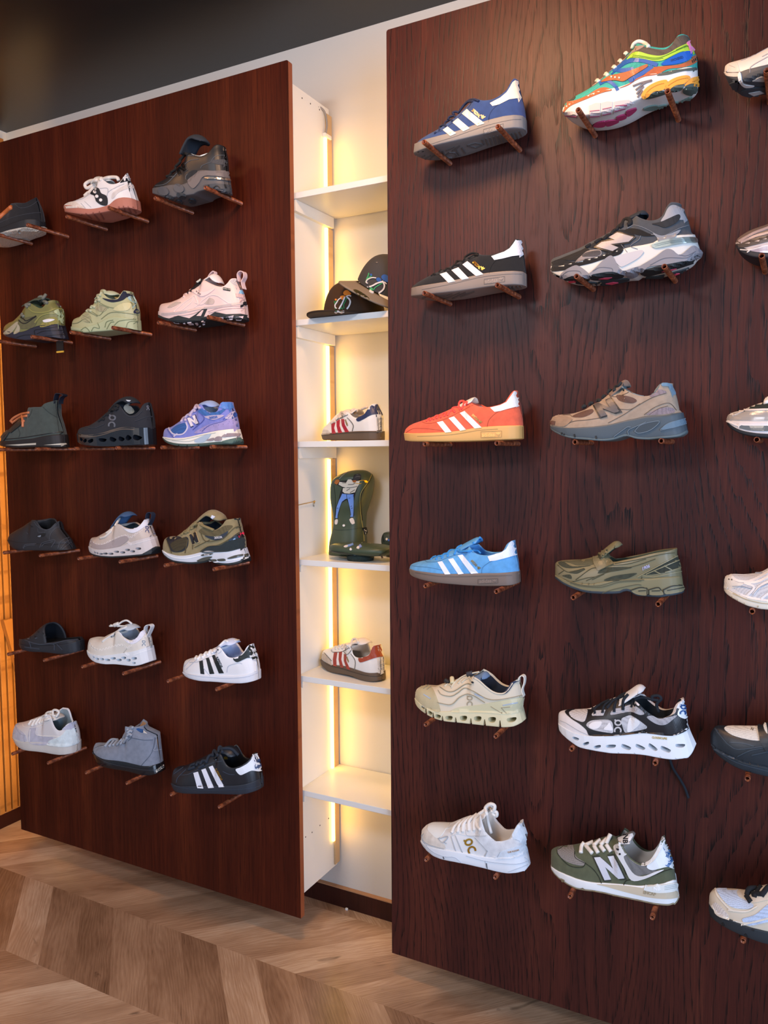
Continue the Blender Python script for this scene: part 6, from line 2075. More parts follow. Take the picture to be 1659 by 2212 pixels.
s.ribs('stitching', ('bcc4d2', 'cloth'), ['485,397 580,387 700,337 812,287 822,240', '430,440 510,355', '450,470 560,370', '880,500 900,430 1010,400 1040,410', '1190,350 1195,490', '700,535 590,400'], 5, .001)
s.ribs('welt', ('c3cad8', 'rubber'), ['415,492 480,520 600,542 720,552 850,560 1000,556 1120,537 1240,485'], 5, .001, s.sole)
s.cord('shoelace', ('eef0f3', 'cloth'), ['548,355 560,332 575,360', '588,345 605,315 625,342', '640,322 660,290 680,318', '690,300 710,268 730,298', '745,285 765,255', '800,225 860,170 890,178'], .0042)
s.strap('lace_tag', ('e2d9c8', 'cloth'), '868,160 935,152 1002,160', .01)
s.disc('eyelet', ('3c3f46', 'plain'), (785, 262), 8, .001)

# row 6
s = putl('sneaker', 'white and lavender suede sneaker on a translucent sole', 'shoe', 'B3', L0, 5, 'the white and lavender sneaker',
         '122,412 160,472 230,530 350,570 500,596 640,606 760,596 868,545',
         '116,355 170,420 260,456 400,480 550,500 650,504 760,487 868,425',
         '120,352 140,300 200,250 280,230 350,210 420,182 485,163 530,172 570,280 610,328 655,325 700,272 745,248 790,228 815,235 838,280 855,350 866,423',
         510, 792, ('d9d8da', 'leather'), ('cdccc8', 'gloss'), '93a3ab', rim=.034)
s.tongue(('e0dcd4', 'leather'), '450,215 540,160 600,165 640,200', .056, thick=.008, inner=('b7c4ca', 'cloth'))
s.patch('mudguard', ('bfc1d0', 'suede'), '118,355 140,310 165,282 200,320 260,370 278,442 170,422', .0012)
s.patch('side_panel', ('b9bbcb', 'suede'), '312,462 315,310 390,290 400,380 560,400 500,482', .0012)
s.patch('heel_guard', ('d6e6ec', 'suede'), '500,482 520,440 640,390 720,310 810,320 842,280 868,425 760,489 650,504', .0016)
s.patch('heel_tab', ('b8bdd2', 'suede'), '655,318 720,268 775,230 815,230 838,275 782,312 720,322', .002)
s.ribs('stitching', ('f0eee8', 'cloth'), ['240,260 250,290 330,300 440,280 540,220', '310,450 320,320', '390,300 395,380 640,395', '500,480 520,442 640,388 720,312'], 5, .0014)
s.ribs('stitching', ('a3a6b8', 'cloth'), ['200,260 165,285 210,360 270,385', '260,455 255,380'], 4, .0016)
s.cord('shoelace', ('ecebe6', 'cloth'), ['300,272 332,228 360,225', '332,287 372,220 400,212', '370,272 412,208 440,195', '440,252 490,152 545,132', '560,182 558,125 592,116 622,140 590,192', '500,202 522,162 585,182', '410,260 450,185 490,170', '470,225 520,210 550,212'], .0042)
s = putl('high_top', 'grey blue suede high-top sneaker on a glossy black sole', 'shoe', 'B3', L1, 5, 'the grey high-top',
         '972,575 1010,650 1080,700 1200,745 1350,777 1500,807 1610,812 1690,786 1730,722',
         '966,512 1000,560 1080,620 1200,656 1350,687 1500,714 1600,717 1680,706 1735,668',
         '970,509 990,470 1050,445 1130,445 1200,422 1270,425 1335,395 1350,320 1375,292 1430,325 1520,365 1600,368 1660,352 1690,345 1700,430 1714,540 1732,666',
         1378, 1688, ('7f899a', 'suede'), ('17191e', 'gloss'), ('c79a70', 'leather'), rim=.038)
s.ribs('stitching', ('566070', 'cloth'), ['1640,372 1600,560 1490,700', '1350,400 1500,430 1610,430', '1000,520 1060,495 1110,495', '1380,330 1390,400 1350,440'], 5, .001)
s.ticks('stitching', ('dfe5ee', 'cloth'), '1655,380 1640,500 1620,540 1700,530', 22, 4, 4, 0)
s.ticks('stitching', ('dfe5ee', 'cloth'), '1000,522 1040,505 1100,498', 10, 4, 4, 0)
s.patch('inner_label', ('2d568e', 'cloth'), '1435,318 1460,308 1510,325 1505,355 1480,352', .0014, deep=True)
s.patch('inner_label', ('dcdedc', 'cloth'), '1510,330 1550,365 1510,355', .0014, smooth=False, deep=True)
s.patch('heel_badge', ('e6e4da', 'rubber'), '1640,752 1722,690 1724,722 1646,775', .002, s.sole, smooth=False)
s.text('lettering', ('2c3036', 'rubber'), 'VANS', (1684, 734), 34, -40, .003, s.sole)
s.ribs('welt', ('2a2d33', 'gloss'), ['975,545 1010,600 1090,650 1210,690 1350,718 1500,745 1610,748 1690,735'], 8, .001, s.sole)
s.cord('shoelace', ('9aa4b2', 'cloth'), ['1105,502 1170,430 1240,428', '1148,502 1205,432', '1188,492 1245,430', '1228,487 1285,425', '1268,477 1315,420', '1300,462 1342,402', '1345,360 1370,335 1395,345', '1345,325 1375,295 1400,300', '1340,385 1365,370 1390,385'], .0044)
s = putl('sneaker', 'black leather sneaker with three white stripes', 'shoe', 'B4', L2, 5, 'the black striped sneaker',
         '292,575 330,622 420,657 560,682 700,690 900,693 1100,690 1220,667 1276,612',
         '286,530 340,560 450,586 580,601 720,606 900,601 1050,591 1180,571 1274,528',
         '290,527 295,470 330,420 400,370 480,355 560,320 640,282 720,242 800,222 835,290 880,370 940,400 1020,380 1090,340 1130,300 1150,262 1195,235 1225,290 1250,370 1266,470 1272,526',
         818, 1190, ('191e26', 'leather'), ('222a36', 'rubber'), '14181f', rim=.035)
s.tongue(('1d232c', 'leather'), '780,250 870,188 940,200 995,262', .054, thick=.008, inner=('202733', 'leather'))
s.patch('tongue_label', ('c99d3c', 'metal'), '842,268 885,252 880,318 852,315', .002, smooth=False, deep=True)
s.stripes(('dfe7f5', 'leather'), ['528,438 575,425 632,600 570,597', '612,405 655,390 742,592 685,597', '690,375 730,360 852,584 795,588'])
s.patch('heel_tab', ('e2ecf7', 'leather'), '973,402 1020,457 1080,437 1140,412 1215,420 1262,395 1246,310 1200,232 1150,258 1130,300 1090,340 1020,380', .0018)
s.trefoil('logo', ('2b4b7c', 'leather'), (1203, 305), 68, 12, off=.0026)
s.text('lettering', ('2b4b7c', 'leather'), 'adidas', (1222, 360), 46, -22, .0026)
s.text('lettering', ('c9a048', 'metal'), 'SUPERSTAR', (792, 455), 34, 62, .001, squash=.8)
s.ribs('stitching', ('3a4454', 'cloth'), ['385,462 480,450 580,400 720,335 830,310', '345,540 360,490 450,400', '320,450 420,375', '835,420 900,450 960,455', '1245,420 1248,545'], 5, .001)
s.ribs('welt', ('2f3948', 'rubber'), ['300,548 345,576 450,600 580,614 720,620 900,616 1050,606 1180,588 1268,548'], 5, .001, s.sole)
s.cord('shoelace', ('202a38', 'cloth'), ['488,392 500,360 545,342', '558,362 572,330 605,330', '600,352 622,310 662,310', '660,332 690,262 742,242', '730,262 745,200 785,252', '790,222 800,163 826,175 832,222', '790,195 850,178 930,185 1000,250', '470,400 540,375', '580,385 640,350'], .0044)
s.disc('eyelet', ('5a6474', 'plain'), (765, 300), 9, .001)

# price tag hanging below the olive runner
a = at_y(122, 742, 1.80)
b = at_y(137.5, 761, 1.80)
tg = empty('hang_tag', ((a.x + b.x) / 2, 1.80, b.z), 'small black tag with yellow edge hanging below the olive runner', 'tag')
box('card', (a.x, 1.799, b.z + .005), (b.x, 1.801, ROW_Z[1] - .0045), mat('101114', 'leather'), tg)
box('edge_strip', (a.x, 1.7985, b.z), (b.x, 1.8015, b.z + .005), mat('e2b23c', 'plain'), tg)
# ---------------------------------------------------------------- shoes and goods on the niche shelves
YWS = math.radians(-19)


def rest_on(s_args, s_kw, z):
    """Find the depth at which the traced sole touches the shelf board."""
    best = None
    for yc in np.arange(1.965, 2.02, .003):
        t = Shoe.__new__(Shoe)
        t.cx, t.cy, t.k = CROPS[s_args[1]]
        t.yc, t.wid, t.rim, t.hp, t.dz, t.late = yc, 1.0, .031, .92, 0, False
        bot, fox, top = nums(s_args[4]), nums(s_args[5]), nums(s_args[6])
        mid = t.px(*[(p + q) / 2 for p, q in zip(fox[0], fox[-1])])
        t.O = at_y(mid[0], mid[1], yc)
        t.ex = Vector((math.cos(YWS), math.sin(YWS), 0))
        t.ey = Vector((-math.sin(YWS), math.cos(YWS), 0))
        t.geom(bot, fox, top, s_args[7], s_args[8])
        g = t.O.z + float(t.zb.min()) - z
        if best is None or abs(g) < abs(best[1]):
            best = (yc, g)
    return best


def samba(label, crop, z, bot, fox, top, thr, ht):
    args = (label, crop, z, None, bot, fox, top, thr, ht)
    yc, g = rest_on(args, {}, z)
    s = Shoe('sneaker', label, 'shoe', crop, bot, fox, top, thr, ht, ('e3e1dc', 'leather'), ('5c4c3c', 'rubber'), 'd3cdc4', group='sneakers on the niche shelves', yc=yc, yaw=YWS, shelf=z, hp=.92)
    return s


s = samba('white sneaker with red stripes and navy heel on the upper shelf', 'N3', SHELF_Z[2],
          '592,622 620,640 800,642 1000,640 1250,638 1440,632 1468,602',
          '588,562 640,556 700,548 850,535 1000,522 1200,518 1400,514 1468,520',
          '592,558 610,510 640,480 700,430 760,390 820,320 870,260 945,245 1030,318 1100,330 1180,290 1220,240 1260,170 1300,145 1370,140 1410,180 1430,230 1452,290 1456,400 1466,516',
          955, 1330)
s.tongue(('d8d2cc', 'leather'), '900,260 960,230 1060,235 1110,215', .046)
s.patch('toe_guard', ('cfc9be', 'suede'), '590,560 610,515 640,495 700,505 715,548 660,558', .001)
s.stripes(('a11d2e', 'leather'), ['735,425 790,390 770,470 792,545 745,552 738,480', '805,380 850,355 845,440 880,537 830,543 808,450', '868,350 905,345 915,420 972,524 925,530 880,440'])
s.patch('heel_tab', ('1f2f56', 'leather'), '1078,345 1100,382 1180,347 1260,302 1340,282 1450,294 1434,235 1412,178 1372,136 1298,142 1258,168 1218,240 1178,292', .0016)
s.patch('back_stay', ('dfe0dc', 'leather'), '1345,285 1450,295 1458,400 1468,518 1372,516 1368,360', .0014, smooth=False)
s.ribs('stitching', ('5c564e', 'cloth'), ['1365,330 1372,515', '950,330 1000,380 1035,440 1020,515', '740,420 800,370 960,290', '1405,310 1412,515'], 4, .002)
s.text('lettering', ('d0aa5c', 'metal'), 'SAMBA', (938, 400), 30, 70, .001)
s.ribs('welt', ('3d3226', 'rubber'), ['595,575 700,562 850,549 1000,536 1200,530 1400,527 1466,532'], 6, .0008, s.sole)
s.cord('shoelace', ('d9c9b6', 'cloth'), ['730,410 770,380 790,385', '790,360 830,320 850,335', '830,310 870,255 910,265', '870,270 940,245 1000,290', '880,300 920,280', '1000,240 1040,215 1080,235 1050,270', '1150,215 1210,185 1215,200'], .0038)

s = samba('white sneaker with brick red stripes and heel on the lower shelf', 'N4', SHELF_Z[4],
          '578,1432 600,1482 680,1570 800,1620 950,1660 1100,1715 1250,1740 1400,1736 1476,1662',
          '576,1385 640,1442 720,1490 850,1522 950,1552 1050,1582 1200,1622 1350,1636 1478,1592',
          '580,1382 600,1330 640,1290 720,1265 820,1235 900,1212 990,1200 1020,1330 1060,1385 1130,1400 1200,1380 1260,1340 1290,1260 1330,1230 1420,1220 1442,1290 1462,1370 1476,1450 1480,1588',
          1000, 1385)
s.tongue(('d8d0c8', 'leather'), '960,1240 1060,1165 1160,1138 1245,1190', .05, inner=('c6bfb8', 'leather'))
s.patch('toe_guard', ('b9ab9a', 'suede'), '578,1385 600,1335 640,1330 720,1430 738,1498 660,1455', .001)
s.stripes(('9c3c2e', 'leather'), ['770,1330 815,1318 800,1420 804,1514 762,1507 757,1420', '840,1318 880,1312 868,1420 897,1532 855,1524 834,1420', '905,1345 938,1350 937,1440 992,1562 946,1548 908,1440'])
s.patch('heel_tab', ('9d4226', 'leather'), '1108,1400 1125,1457 1200,1442 1300,1407 1395,1382 1464,1372 1444,1290 1422,1218 1333,1228 1290,1260 1260,1342 1203,1382', .0016)
s.patch('back_stay', ('e3e4e4', 'leather'), '1390,1390 1464,1372 1480,1590 1400,1625 1398,1480', .0014, smooth=False)
s.ribs('stitching', ('6a645c', 'cloth'), ['1395,1395 1400,1620', '1440,1385 1445,1610', '1000,1340 1060,1440 1050,1570', '730,1300 760,1320 890,1310 1000,1240', '640,1330 740,1440', '900,1310 950,1350 1005,1290 1000,1240'], 4, .002)
s.text('lettering', ('d0aa5c', 'metal'), 'SAMBA', (955, 1420), 26, 72, .001)
s.ribs('welt', ('3d3226', 'rubber'), ['580,1402 640,1458 720,1506 850,1537 950,1567 1050,1597 1200,1636 1350,1649 1476,1606'], 6, .0008, s.sole)
s.cord('shoelace', ('dcd6ce', 'cloth'), ['740,1290 790,1245 810,1262', '790,1282 840,1230 860,1250', '835,1278 885,1218 905,1240', '880,1275 930,1210 955,1232', '925,1270 985,1205 1010,1225', '985,1260 1020,1150 1075,1140 1100,1190'], .0036)


# ---------------------------------------------------------------- projecting on to other bodies
class Body(Shoe):
    def __init__(s, name, label, cat, crop, base, group=None):
        s.cx, s.cy, s.k = CROPS[crop]
        s.O = Vector(base) + Vector((0, .06, 0))
        s.ex, s.ey = Vector((1, 0, 0)), Vector((0, 1, 0))
        s.root = empty(name, base, label, cat, group)
        s.geos = []
        s.dz = 0

    def add(s, name, V, Fc, m, **k):
        o = mesh_obj(name, V, Fc, m, k.pop('parent', s.root), **k)
        s.geos.append((V, Fc))
        v, f = join_geo(s.geos)
        s.bvh = BVHTree.FromPolygons([Vector(q) for q in v], f)
        return o


def cap(label, base, yaw, roll, pitch, col, brimcol, under, lift=0.0, lean=(0, 0), droop=1.0, hgt=.118):
    """A structured baseball cap: x to the wearer's left, -y to the front, origin at the rim's centre."""
    b = Body('baseball_cap', label, 'cap', 'K', base, 'caps on the niche shelf')
    M = Matrix.Translation(Vector(base) + Vector((lean[0], lean[1], lift))) @ Matrix.Rotation(yaw, 4, 'Z') @ Matrix.Rotation(roll, 4, 'Y') @ Matrix.Rotation(pitch, 4, 'X')

    def crown(scale, flip=False):
        V, Fc = [], []
        nu, nv = 40, 16
        for j in range(nv + 1):
            t = j / nv * math.pi / 2
            for i in range(nu):
                g = 2 * math.pi * i / nu
                fx, fy = math.cos(g), math.sin(g)
                r = math.cos(t) ** (.62)
                front = max(0, -fy)
                h = hgt * math.sin(t)
                x = .082 * fx * r
                y = (.097 * fy) * (r * (1 - front) + math.cos(t) ** .42 * front)
                V.append(M @ Vector((x * scale, y * scale, h * scale)))
        for j in range(nv):
            for i in range(nu):
                i2 = (i + 1) % nu
                Fc.append((j * nu + i, j * nu + i2, (j + 1) * nu + i2, (j + 1) * nu + i))
        return V, Fc
    V, Fc = crown(1)
    b.add('crown', V, Fc, mat(*col), merge=.0001)
    V, Fc = crown(.975)
    mesh_obj('lining', V, Fc, mat('1a1a1c', 'cloth'), b.root, merge=.0001)
    # brim
    V, Fc = [], []
    nu, nv = 22, 8
    for side in (0, 1):
        for j in range(nv + 1):
            for i in range(nu + 1):
                g = math.pi * (1.10 + .80 * i / nu)
                q = j / nv
                x0, y0 = .083 * math.cos(g), .099 * math.sin(g)
                x1, y1 = .093 * math.cos(g), .092 * math.sin(g) - .082 * max(0, -math.sin(g)) ** .8
                x, y = x0 + (x1 - x0) * q, y0 + (y1 - y0) * q
                z = -.001 - droop * (.012 * (x / .085) ** 2 + .006 * q) - side * .0035
                V.append(M @ Vector((x, y, z)))
    n1 = (nu + 1) * (nv + 1)
    for j in range(nv):
        for i in range(nu):
            a = j * (nu + 1) + i
            Fc.append((a, a + 1, a + nu + 2, a + nu + 1))
            Fc.append((n1 + a, n1 + a + nu + 1, n1 + a + nu + 2, n1 + a + 1))
    rimi = [i for i in range(nu + 1)], [nv * (nu + 1) + i for i in range(nu + 1)]
    for l in rimi:
        for k in range(nu):
            Fc.append((l[k], l[k + 1], n1 + l[k + 1], n1 + l[k]))
    for i in (0, nu):
        for j in range(nv):
            a, c = j * (nu + 1) + i, (j + 1) * (nu + 1) + i
            Fc.append((a, c, n1 + c, n1 + a))
    bo = b.add('brim', V, Fc, mat(*brimcol))
    bo.data.materials.append(mat(*under))
    for p in bo.data.polygons:
        if p.index < nu * nv * 2 and p.index % 2 == 1:
            p.material_index = 1
    # button and eyelets
    V, Fc = tube_geo([M @ Vector((0, -.004, hgt - .0015)), M @ Vector((0, -.004, hgt + .003))], .006, 10)
    mesh_obj('button', V, Fc, mat(*col), b.root)
    for g in (-.9, .9):
        p = Vector((.05 * g, -.07, .088))
    b.M = M
    return b


def emblem(b, cols, D1, stem, bud, vine, leaf, f1, f2, w=1.0):
    b.patch('flower', (cols[1], 'cloth'), f1, .0018)
    b.patch('flower', (cols[1], 'cloth'), f2, .0022)
    b.ribs('vine', (cols[2], 'cloth'), vine, 22, .0014)
    b.patch('leaf', (cols[2], 'cloth'), leaf, .0016)
    b.disc('bud', (cols[1], 'cloth'), bud[0], bud[1], .002)
    for wd, l in D1:
        b.ribs('letter', (cols[0], 'cloth'), l, wd, .0024)


SZ = SHELF_Z[1]
# brown cap, upright, front turned to the left
bc = cap('dark brown cap with orange flowers on its white letter', at_y(763, 678, 2.0).xy.to_3d() + Vector((.01, -.01, SZ + .0005)), math.radians(-8), 0, 0, ('3a2410', 'cloth'), ('2c1c10', 'cloth'), ('3a2a1c', 'cloth'), lift=.0048, droop=0.0, hgt=.098)
emblem(bc, ('d9d8da', 'd9822a', '2f7d4a'), [(30, ['500,1130 440,1270 370,1400 330,1450']), (34, ['545,1130 610,1190 622,1270 580,1370 500,1450 400,1485']), (20, ['310,1260 350,1190 420,1150', '310,1260 270,1320 280,1385 310,1395', '250,1475 290,1490 330,1450', '330,1460 400,1485', '520,1120 590,1095 645,1110'])], None, ((288, 1190), 22), ['245,1230 265,1290 270,1400 290,1460', '540,1150 500,1250 470,1310 480,1400', '300,1210 280,1250'], '370,1440 400,1380 440,1380 450,1440 400,1470', '385,1140 420,1100 480,1095 512,1130 490,1170 430,1190', '460,1035 500,980 570,975 640,1040 630,1075 560,1090 490,1085')
# charcoal cap, tipped on to its right side
dc = cap('charcoal cap with blue flowers tipped on its side', at_y(838, 668, 1.985).xy.to_3d() + Vector((.0, 0, SZ + .0005)), math.radians(-8), math.radians(31), math.radians(5), ('3b3938', 'cloth'), ('7d7160', 'cloth'), ('857660', 'cloth'), lift=.073, lean=(.004, -.006), hgt=.089)  # tan brim colours carry the warm strip light falling on it
emblem(dc, ('d8d2ce', '2c5596', '3f9a62'), [(34, ['1390,760 1280,790 1170,850 1090,880']), (36, ['1390,740 1440,830 1420,930 1330,1010 1230,1030 1130,1010 1040,930']), (22, ['1250,670 1150,665 1050,710 1015,770 1050,800', '940,830 970,880 1060,885', '1390,760 1450,770 1490,815'])], None, ((1130, 595), 26), ['1075,550 1060,610 1030,680 1000,780', '1030,690 1100,650 1150,610', '1390,790 1290,850 1220,900 1170,980'], '1060,900 1130,890 1170,930 1150,985 1090,960', '1250,700 1290,660 1350,680 1370,740 1290,755', '1370,640 1420,590 1490,600 1560,660 1560,760 1480,760 1400,710')
dc.patch('size_sticker', ('5a5226', 'metal'), '700,955 760,950 850,990 960,1060 1060,1140 1075,1185 1030,1190 900,1130 780,1050', .001)
dc.disc('eyelet', ('6d645a', 'cloth'), (1268, 308), 26, .002, ry=14)

# ---------------------------------------------------------------- golf head covers on the fourth shelf
def loft(b, name, rows, y, depth, m, zshift=0.0, n=22, p=.8):
    """Vertical stack of rounded sections: rows of (v, left u, right u) in trace space."""
    rows = [tuple(q) for q in smooth_path(rows, 4)]
    V, Fc = [], []
    for r, (v_, ul, ur) in enumerate(rows):
        a = at_y(*b.px(ul, v_), y)
        c = at_y(*b.px(ur, v_), y)
        cx_, w = (a.x + c.x) / 2, (c.x - a.x) / 2
        # seen askew a body's silhouette is a little wider than its width
        w *= .93
        dy = min(depth, w * .95)
        for k in range(n):
            g = 2 * math.pi * k / n
            cg, sg_ = math.cos(g), math.sin(g)
            V.append(Vector((cx_ + w * math.copysign(abs(cg) ** p, cg), y + dy * math.copysign(abs(sg_) ** p, sg_), (a.z + c.z) / 2 + zshift)))
    for r in range(len(rows) - 1):
        for k in range(n):
            k2 = (k + 1) % n
            Fc.append((r * n + k, r * n + k2, (r + 1) * n + k2, (r + 1) * n + k))
    Fc.append(tuple(range(n)))
    Fc.append(tuple((len(rows) - 1) * n + k for k in range(n)))
    return b.add(name, V, Fc, m)


HZ = SHELF_Z[3]
GREEN = ('3d4a36', 'leather')
p0 = at_y(*[690 + 590 / 9.62, 990 + 1900 / 9.62], 2.055)
h = Body('golf_club_cover', 'tall green padded golf club cover standing upright', 'golf club cover', 'H', (p0.x, 2.055, HZ + .0003), 'golf club covers on the niche shelf')
rows = [(212, 760, 900), (235, 640, 980), (300, 470, 1060), (400, 330, 1110), (500, 275, 1118), (650, 262, 1095), (800, 268, 1055), (950, 292, 1000), (1100, 318, 955), (1250, 325, 945), (1400, 318, 938), (1550, 290, 945), (1700, 258, 955), (1850, 240, 968), (1960, 236, 972)]
zb_ = at_y(*h.px(600, 1960), 2.055).z
loft(h, 'padded_body', rows, 2.055, .052, mat(*GREEN), HZ + .0006 - zb_)
h.ribs('piping', ('9a8f52', 'leather'), ['1085,330 1020,470 930,600 860,720 840,860 850,1100 870,1300 905,1500 925,1720'], 10, .002)
h.ribs('piping', ('161c18', 'leather'), ['1095,345 1035,480 945,610 880,730 858,870 868,1100 890,1290'], 9, .0022)
h.ribs('stitching', ('2a3426', 'leather'), ['290,1475 420,1490 620,1480 890,1440', '300,560 330,800 330,1000 325,1200'], 7, .001)
h.patch('brand_tab', ('0f1012', 'cloth'), '890,1440 960,1432 985,1585 915,1592', .004, smooth=False)
h.ribs('tab_lettering', ('d8d8d6', 'cloth'), ['915,1475 905,1490 925,1500 915,1515', '940,1490 930,1510 950,1500 945,1530', '920,1540 935,1550 925,1565 945,1555'], 5, .005)


def golfer(b, T, full=True):
    """Embroidered golfer seen from behind; T maps its drawing coordinates on to the trace."""
    q = lambda s_: [T(*p) for p in nums(s_)]
    blk, den, crm, skn = ('1b1718', 'cloth'), ('6d92d6', 'cloth'), ('d9cdba', 'cloth'), ('b5682c', 'cloth')
    b.patch('embroidered_outline', blk, q('440,690 480,610 400,560 330,545 310,500 345,440 430,470 590,455 640,425 690,440 720,350 800,320 865,350 860,440 830,520 800,600 750,720 735,790 715,900 720,1190 690,1235 630,1225 650,1190 610,950 570,860 470,920 430,1010 390,1200 385,1260 335,1255 330,1180 345,1020 400,860'), .0008, smooth=False)
    b.patch('jeans', den, q('478,735 590,748 710,745 712,900 708,1100 700,1215 640,1215 655,1170 630,1000 600,880 585,835 540,850 470,905 425,1020 385,1180 380,1245 340,1240 350,1160 360,1030 410,880 450,800'), .0018, smooth=False)
    b.patch('hoodie', crm, q('485,690 495,620 560,610 480,590 405,545 425,490 560,505 600,440 660,435 700,480 760,470 835,470 825,540 780,610 740,705 620,735 530,725'), .0018, smooth=False)
    b.ribs('stitch_line', blk, [q('570,610 680,605 790,580'), q('570,670 640,630'), q('640,715 740,650'), q('600,545 700,540 740,510'), q('500,610 410,560'), q('480,510 560,515')], 9, .0026)
    b.ribs('stitch_line', blk, [q('570,750 575,830 600,870'), q('645,820 610,830'), q('370,1035 400,1030'), q('650,1000 670,985'), q('665,1040 685,1025'), q('700,770 720,800')], 7, .0026)
    b.patch('hand', skn, q('315,510 350,450 395,440 425,465 410,500 375,545 340,535'), .002, smooth=False)
    b.patch('neck', ('a35a26', 'cloth'), q('690,465 740,455 770,470 745,500 710,500'), .0022)
    b.patch('cap', ('34302e', 'cloth'), q('700,440 730,380 790,330 850,345 855,400 820,445 760,455 720,460'), .0022)
    b.ribs('stitch_line', ('5b5754', 'cloth'), [q('740,400 790,385 845,390'), q('770,355 810,345')], 9, .003)
    b.ribs('chain', ('d8a032', 'metal'), [q('740,515 820,525 870,520'), q('815,470 900,455 950,475')], 12, .002)
    b.patch('medallion', ('e2b02c', 'metal'), q('930,480 960,460 1000,490 980,505 945,500'), .0024)
    b.patch('shoe', ('d9d0c6', 'cloth'), q('335,1280 375,1265 385,1310 370,1370 335,1370 325,1330'), .0018)
    b.patch('shoe', ('d9d0c6', 'cloth'), q('625,1270 695,1240 730,1340 715,1360 670,1365'), .0018)
    b.ribs('club', ('c9c4bc', 'metal'), [q('415,435 520,335 690,225')], 7, .0018)
    b.disc('ball', ('e4e2de', 'cloth'), T(510, 1395), 24, .002)


golfer(h, lambda x, y: (x, y))

# the cover lying in front of it
p1 = at_y(*[690 + 840 / 9.62, 990 + 2110 / 9.62], 1.965)
g = Body('golf_club_cover', 'green golf club cover lying flat in front of the tall one', 'golf club cover', 'H', (p1.x, 1.965, HZ + .0003), 'golf club covers on the niche shelf')
a0 = at_y(*g.px(238, 1900), 1.957)
a1 = at_y(*g.px(1452, 1900), 1.957)
V, Fc = [], []
nu, nk = 26, 22
for i in range(nu + 1):
    t = i / nu
    x = a0.x + (a1.x - a0.x + .012) * t
    e = (1 - (2 * t - 1) ** 4) ** .5
    hw = (.044 + .010 * t) * max(e, .02)
    th = .0165 * max(e, .05) ** .8
    yc_ = 1.957 - .004 * t
    zc = HZ + .014 + .0175
    for k in range(nk):
        an = 2 * math.pi * k / nk
        c_, s_ = math.cos(an), math.sin(an)
        V.append(Vector((x, yc_ + hw * math.copysign(abs(c_) ** .75, c_), zc + th * math.copysign(abs(s_) ** .75, s_))))
for i in range(nu):
    for k in range(nk):
        k2 = (k + 1) % nk
        Fc.append((i * nk + k, i * nk + k2, (i + 1) * nk + k2, (i + 1) * nk + k))
Fc += [tuple(range(nk)), tuple(nu * nk + k for k in range(nk))]
g.add('padded_body', V, Fc, mat(*GREEN))
V, Fc = [], []
for (zz, rx, ry) in ((HZ + .0005, .038, .036), (HZ + .010, .040, .038), (HZ + .0175, .036, .034)):
    for k in range(24):
        an = 2 * math.pi * k / 24
        V.append(Vector(((a0.x + a1.x) / 2 + .004 + rx * math.cos(an), 1.955 + ry * math.sin(an), zz)))
for i in range(2):
    for k in range(24):
        k2 = (k + 1) % 24
        Fc.append((i * 24 + k, i * 24 + k2, (i + 1) * 24 + k2, (i + 1) * 24 + k))
Fc += [tuple(range(24)), tuple(48 + k for k in range(24))]
g.add('knit_cuff', V, Fc, mat('23302c', 'wool'))
g.ribs('piping', ('1d2a26', 'leather'), ['245,1930 500,1960 700,2005 900,2045 1080,2060 1240,2020 1430,1900'], 12, .0018)
g.ribs('jeans', ('6f8fc8', 'cloth'), ['840,1740 730,1770 630,1810 580,1820'], 34, .0016)
g.ribs('jeans', ('7f92cc', 'cloth'), ['930,1760 880,1800 830,1840'], 54, .0016)
g.patch('hoodie', ('d6c9b0', 'cloth'), '830,1715 950,1712 1120,1745 1200,1750 1000,1770 860,1750', .002)
g.patch('shoe', ('d5ccc4', 'cloth'), '510,1840 560,1815 600,1825 570,1850 530,1855', .0022)
g.patch('shoe', ('d5ccc4', 'cloth'), '775,1875 800,1835 835,1850 820,1885', .0022)
g.disc('ball', ('dcd6d0', 'cloth'), (655, 1893), 22, .0022)
v, f = tube_geo(smooth_path([at_y(*g.px(1230, 2010), 1.935), at_y(*g.px(1270, 2000), 1.93), at_y(*g.px(1312, 2075), 1.93)], 4), .0025)
mesh_obj('drawcord', v, f, mat('6a4a30', 'leather'), g.root)

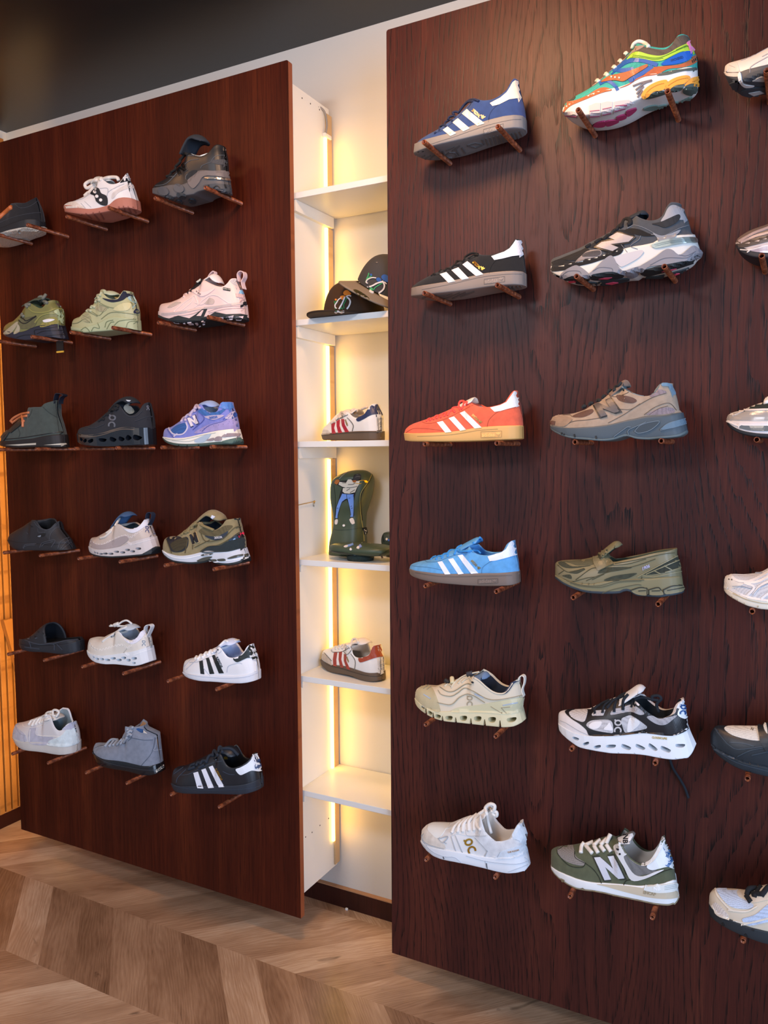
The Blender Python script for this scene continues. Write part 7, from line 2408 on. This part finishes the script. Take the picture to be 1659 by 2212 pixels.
# third cover, half behind the right panel
p2 = at_y(*[690 + 1440 / 9.62, 990 + 1900 / 9.62], 2.06)
k3 = Body('golf_club_cover', 'dark green golf club cover half hidden by the right panel', 'golf club cover', 'H', (p2.x + .02, 2.06, HZ + .0003), 'golf club covers on the niche shelf')
rows = [(1455, 1400, 1620), (1480, 1345, 1690), (1560, 1312, 1740), (1650, 1305, 1750), (1740, 1325, 1740), (1850, 1385, 1690), (1960, 1400, 1680)]
zb_ = at_y(*k3.px(1440, 1960), 2.06).z
loft(k3, 'padded_body', rows, 2.06, .04, mat('333f36', 'leather'), HZ + .0006 - zb_)
k3.ribs('piping', ('141a17', 'leather'), ['1355,1470 1320,1560 1325,1650 1345,1740'], 12, .0016)
k3.disc('ball', ('d8d2c8', 'cloth'), (1402, 1680), 20, .002, ry=26)
k3.patch('jeans', ('3f6cc4', 'cloth'), '1425,1680 1460,1690 1460,1720 1430,1710', .0018)

# ---------------------------------------------------------------- corner of a shaggy rug
rv, rf = [], []
rr_ = random.Random(3)
cx_, cy_ = -2.02, 1.10
for i in range(900):
    a_ = rr_.uniform(0, 2 * math.pi)
    q_ = math.sqrt(rr_.random())
    x_, y_ = cx_ + .25 * q_ * math.cos(a_), cy_ + .215 * q_ * math.sin(a_)
    h_ = .012 + .028 * (1 - q_ ** 3) + rr_.uniform(0, .008)
    t_ = rr_.uniform(0, 2 * math.pi)
    lx, ly = .012 * math.cos(t_) + .012 * math.cos(a_), .012 * math.sin(t_) + .012 * math.sin(a_)
    b_ = len(rv)
    for k in range(4):
        g_ = t_ + k * math.pi / 2
        rv.append((x_ + .008 * math.cos(g_), y_ + .008 * math.sin(g_), .0005))
    rv.append((x_ + lx, y_ + ly, h_))
    rf += [(b_, b_ + 1, b_ + 4), (b_ + 1, b_ + 2, b_ + 4), (b_ + 2, b_ + 3, b_ + 4), (b_ + 3, b_, b_ + 4)]
rug = mesh_obj('shaggy_rug', rv, rf, mat('cfdcf2', 'wool'), smooth=False, label='edge of a fluffy pale blue rug on the oak floor, lower left corner', category='rug')
set_origin(rug, (cx_, cy_, 0))
rug['kind'] = 'stuff'
for o in list(COL.objects):
    if o.type == 'MESH' and o.data.users > 1:
        pass
bpy.context.view_layer.update()
if __import__('os').environ.get('DBG'):
    pass
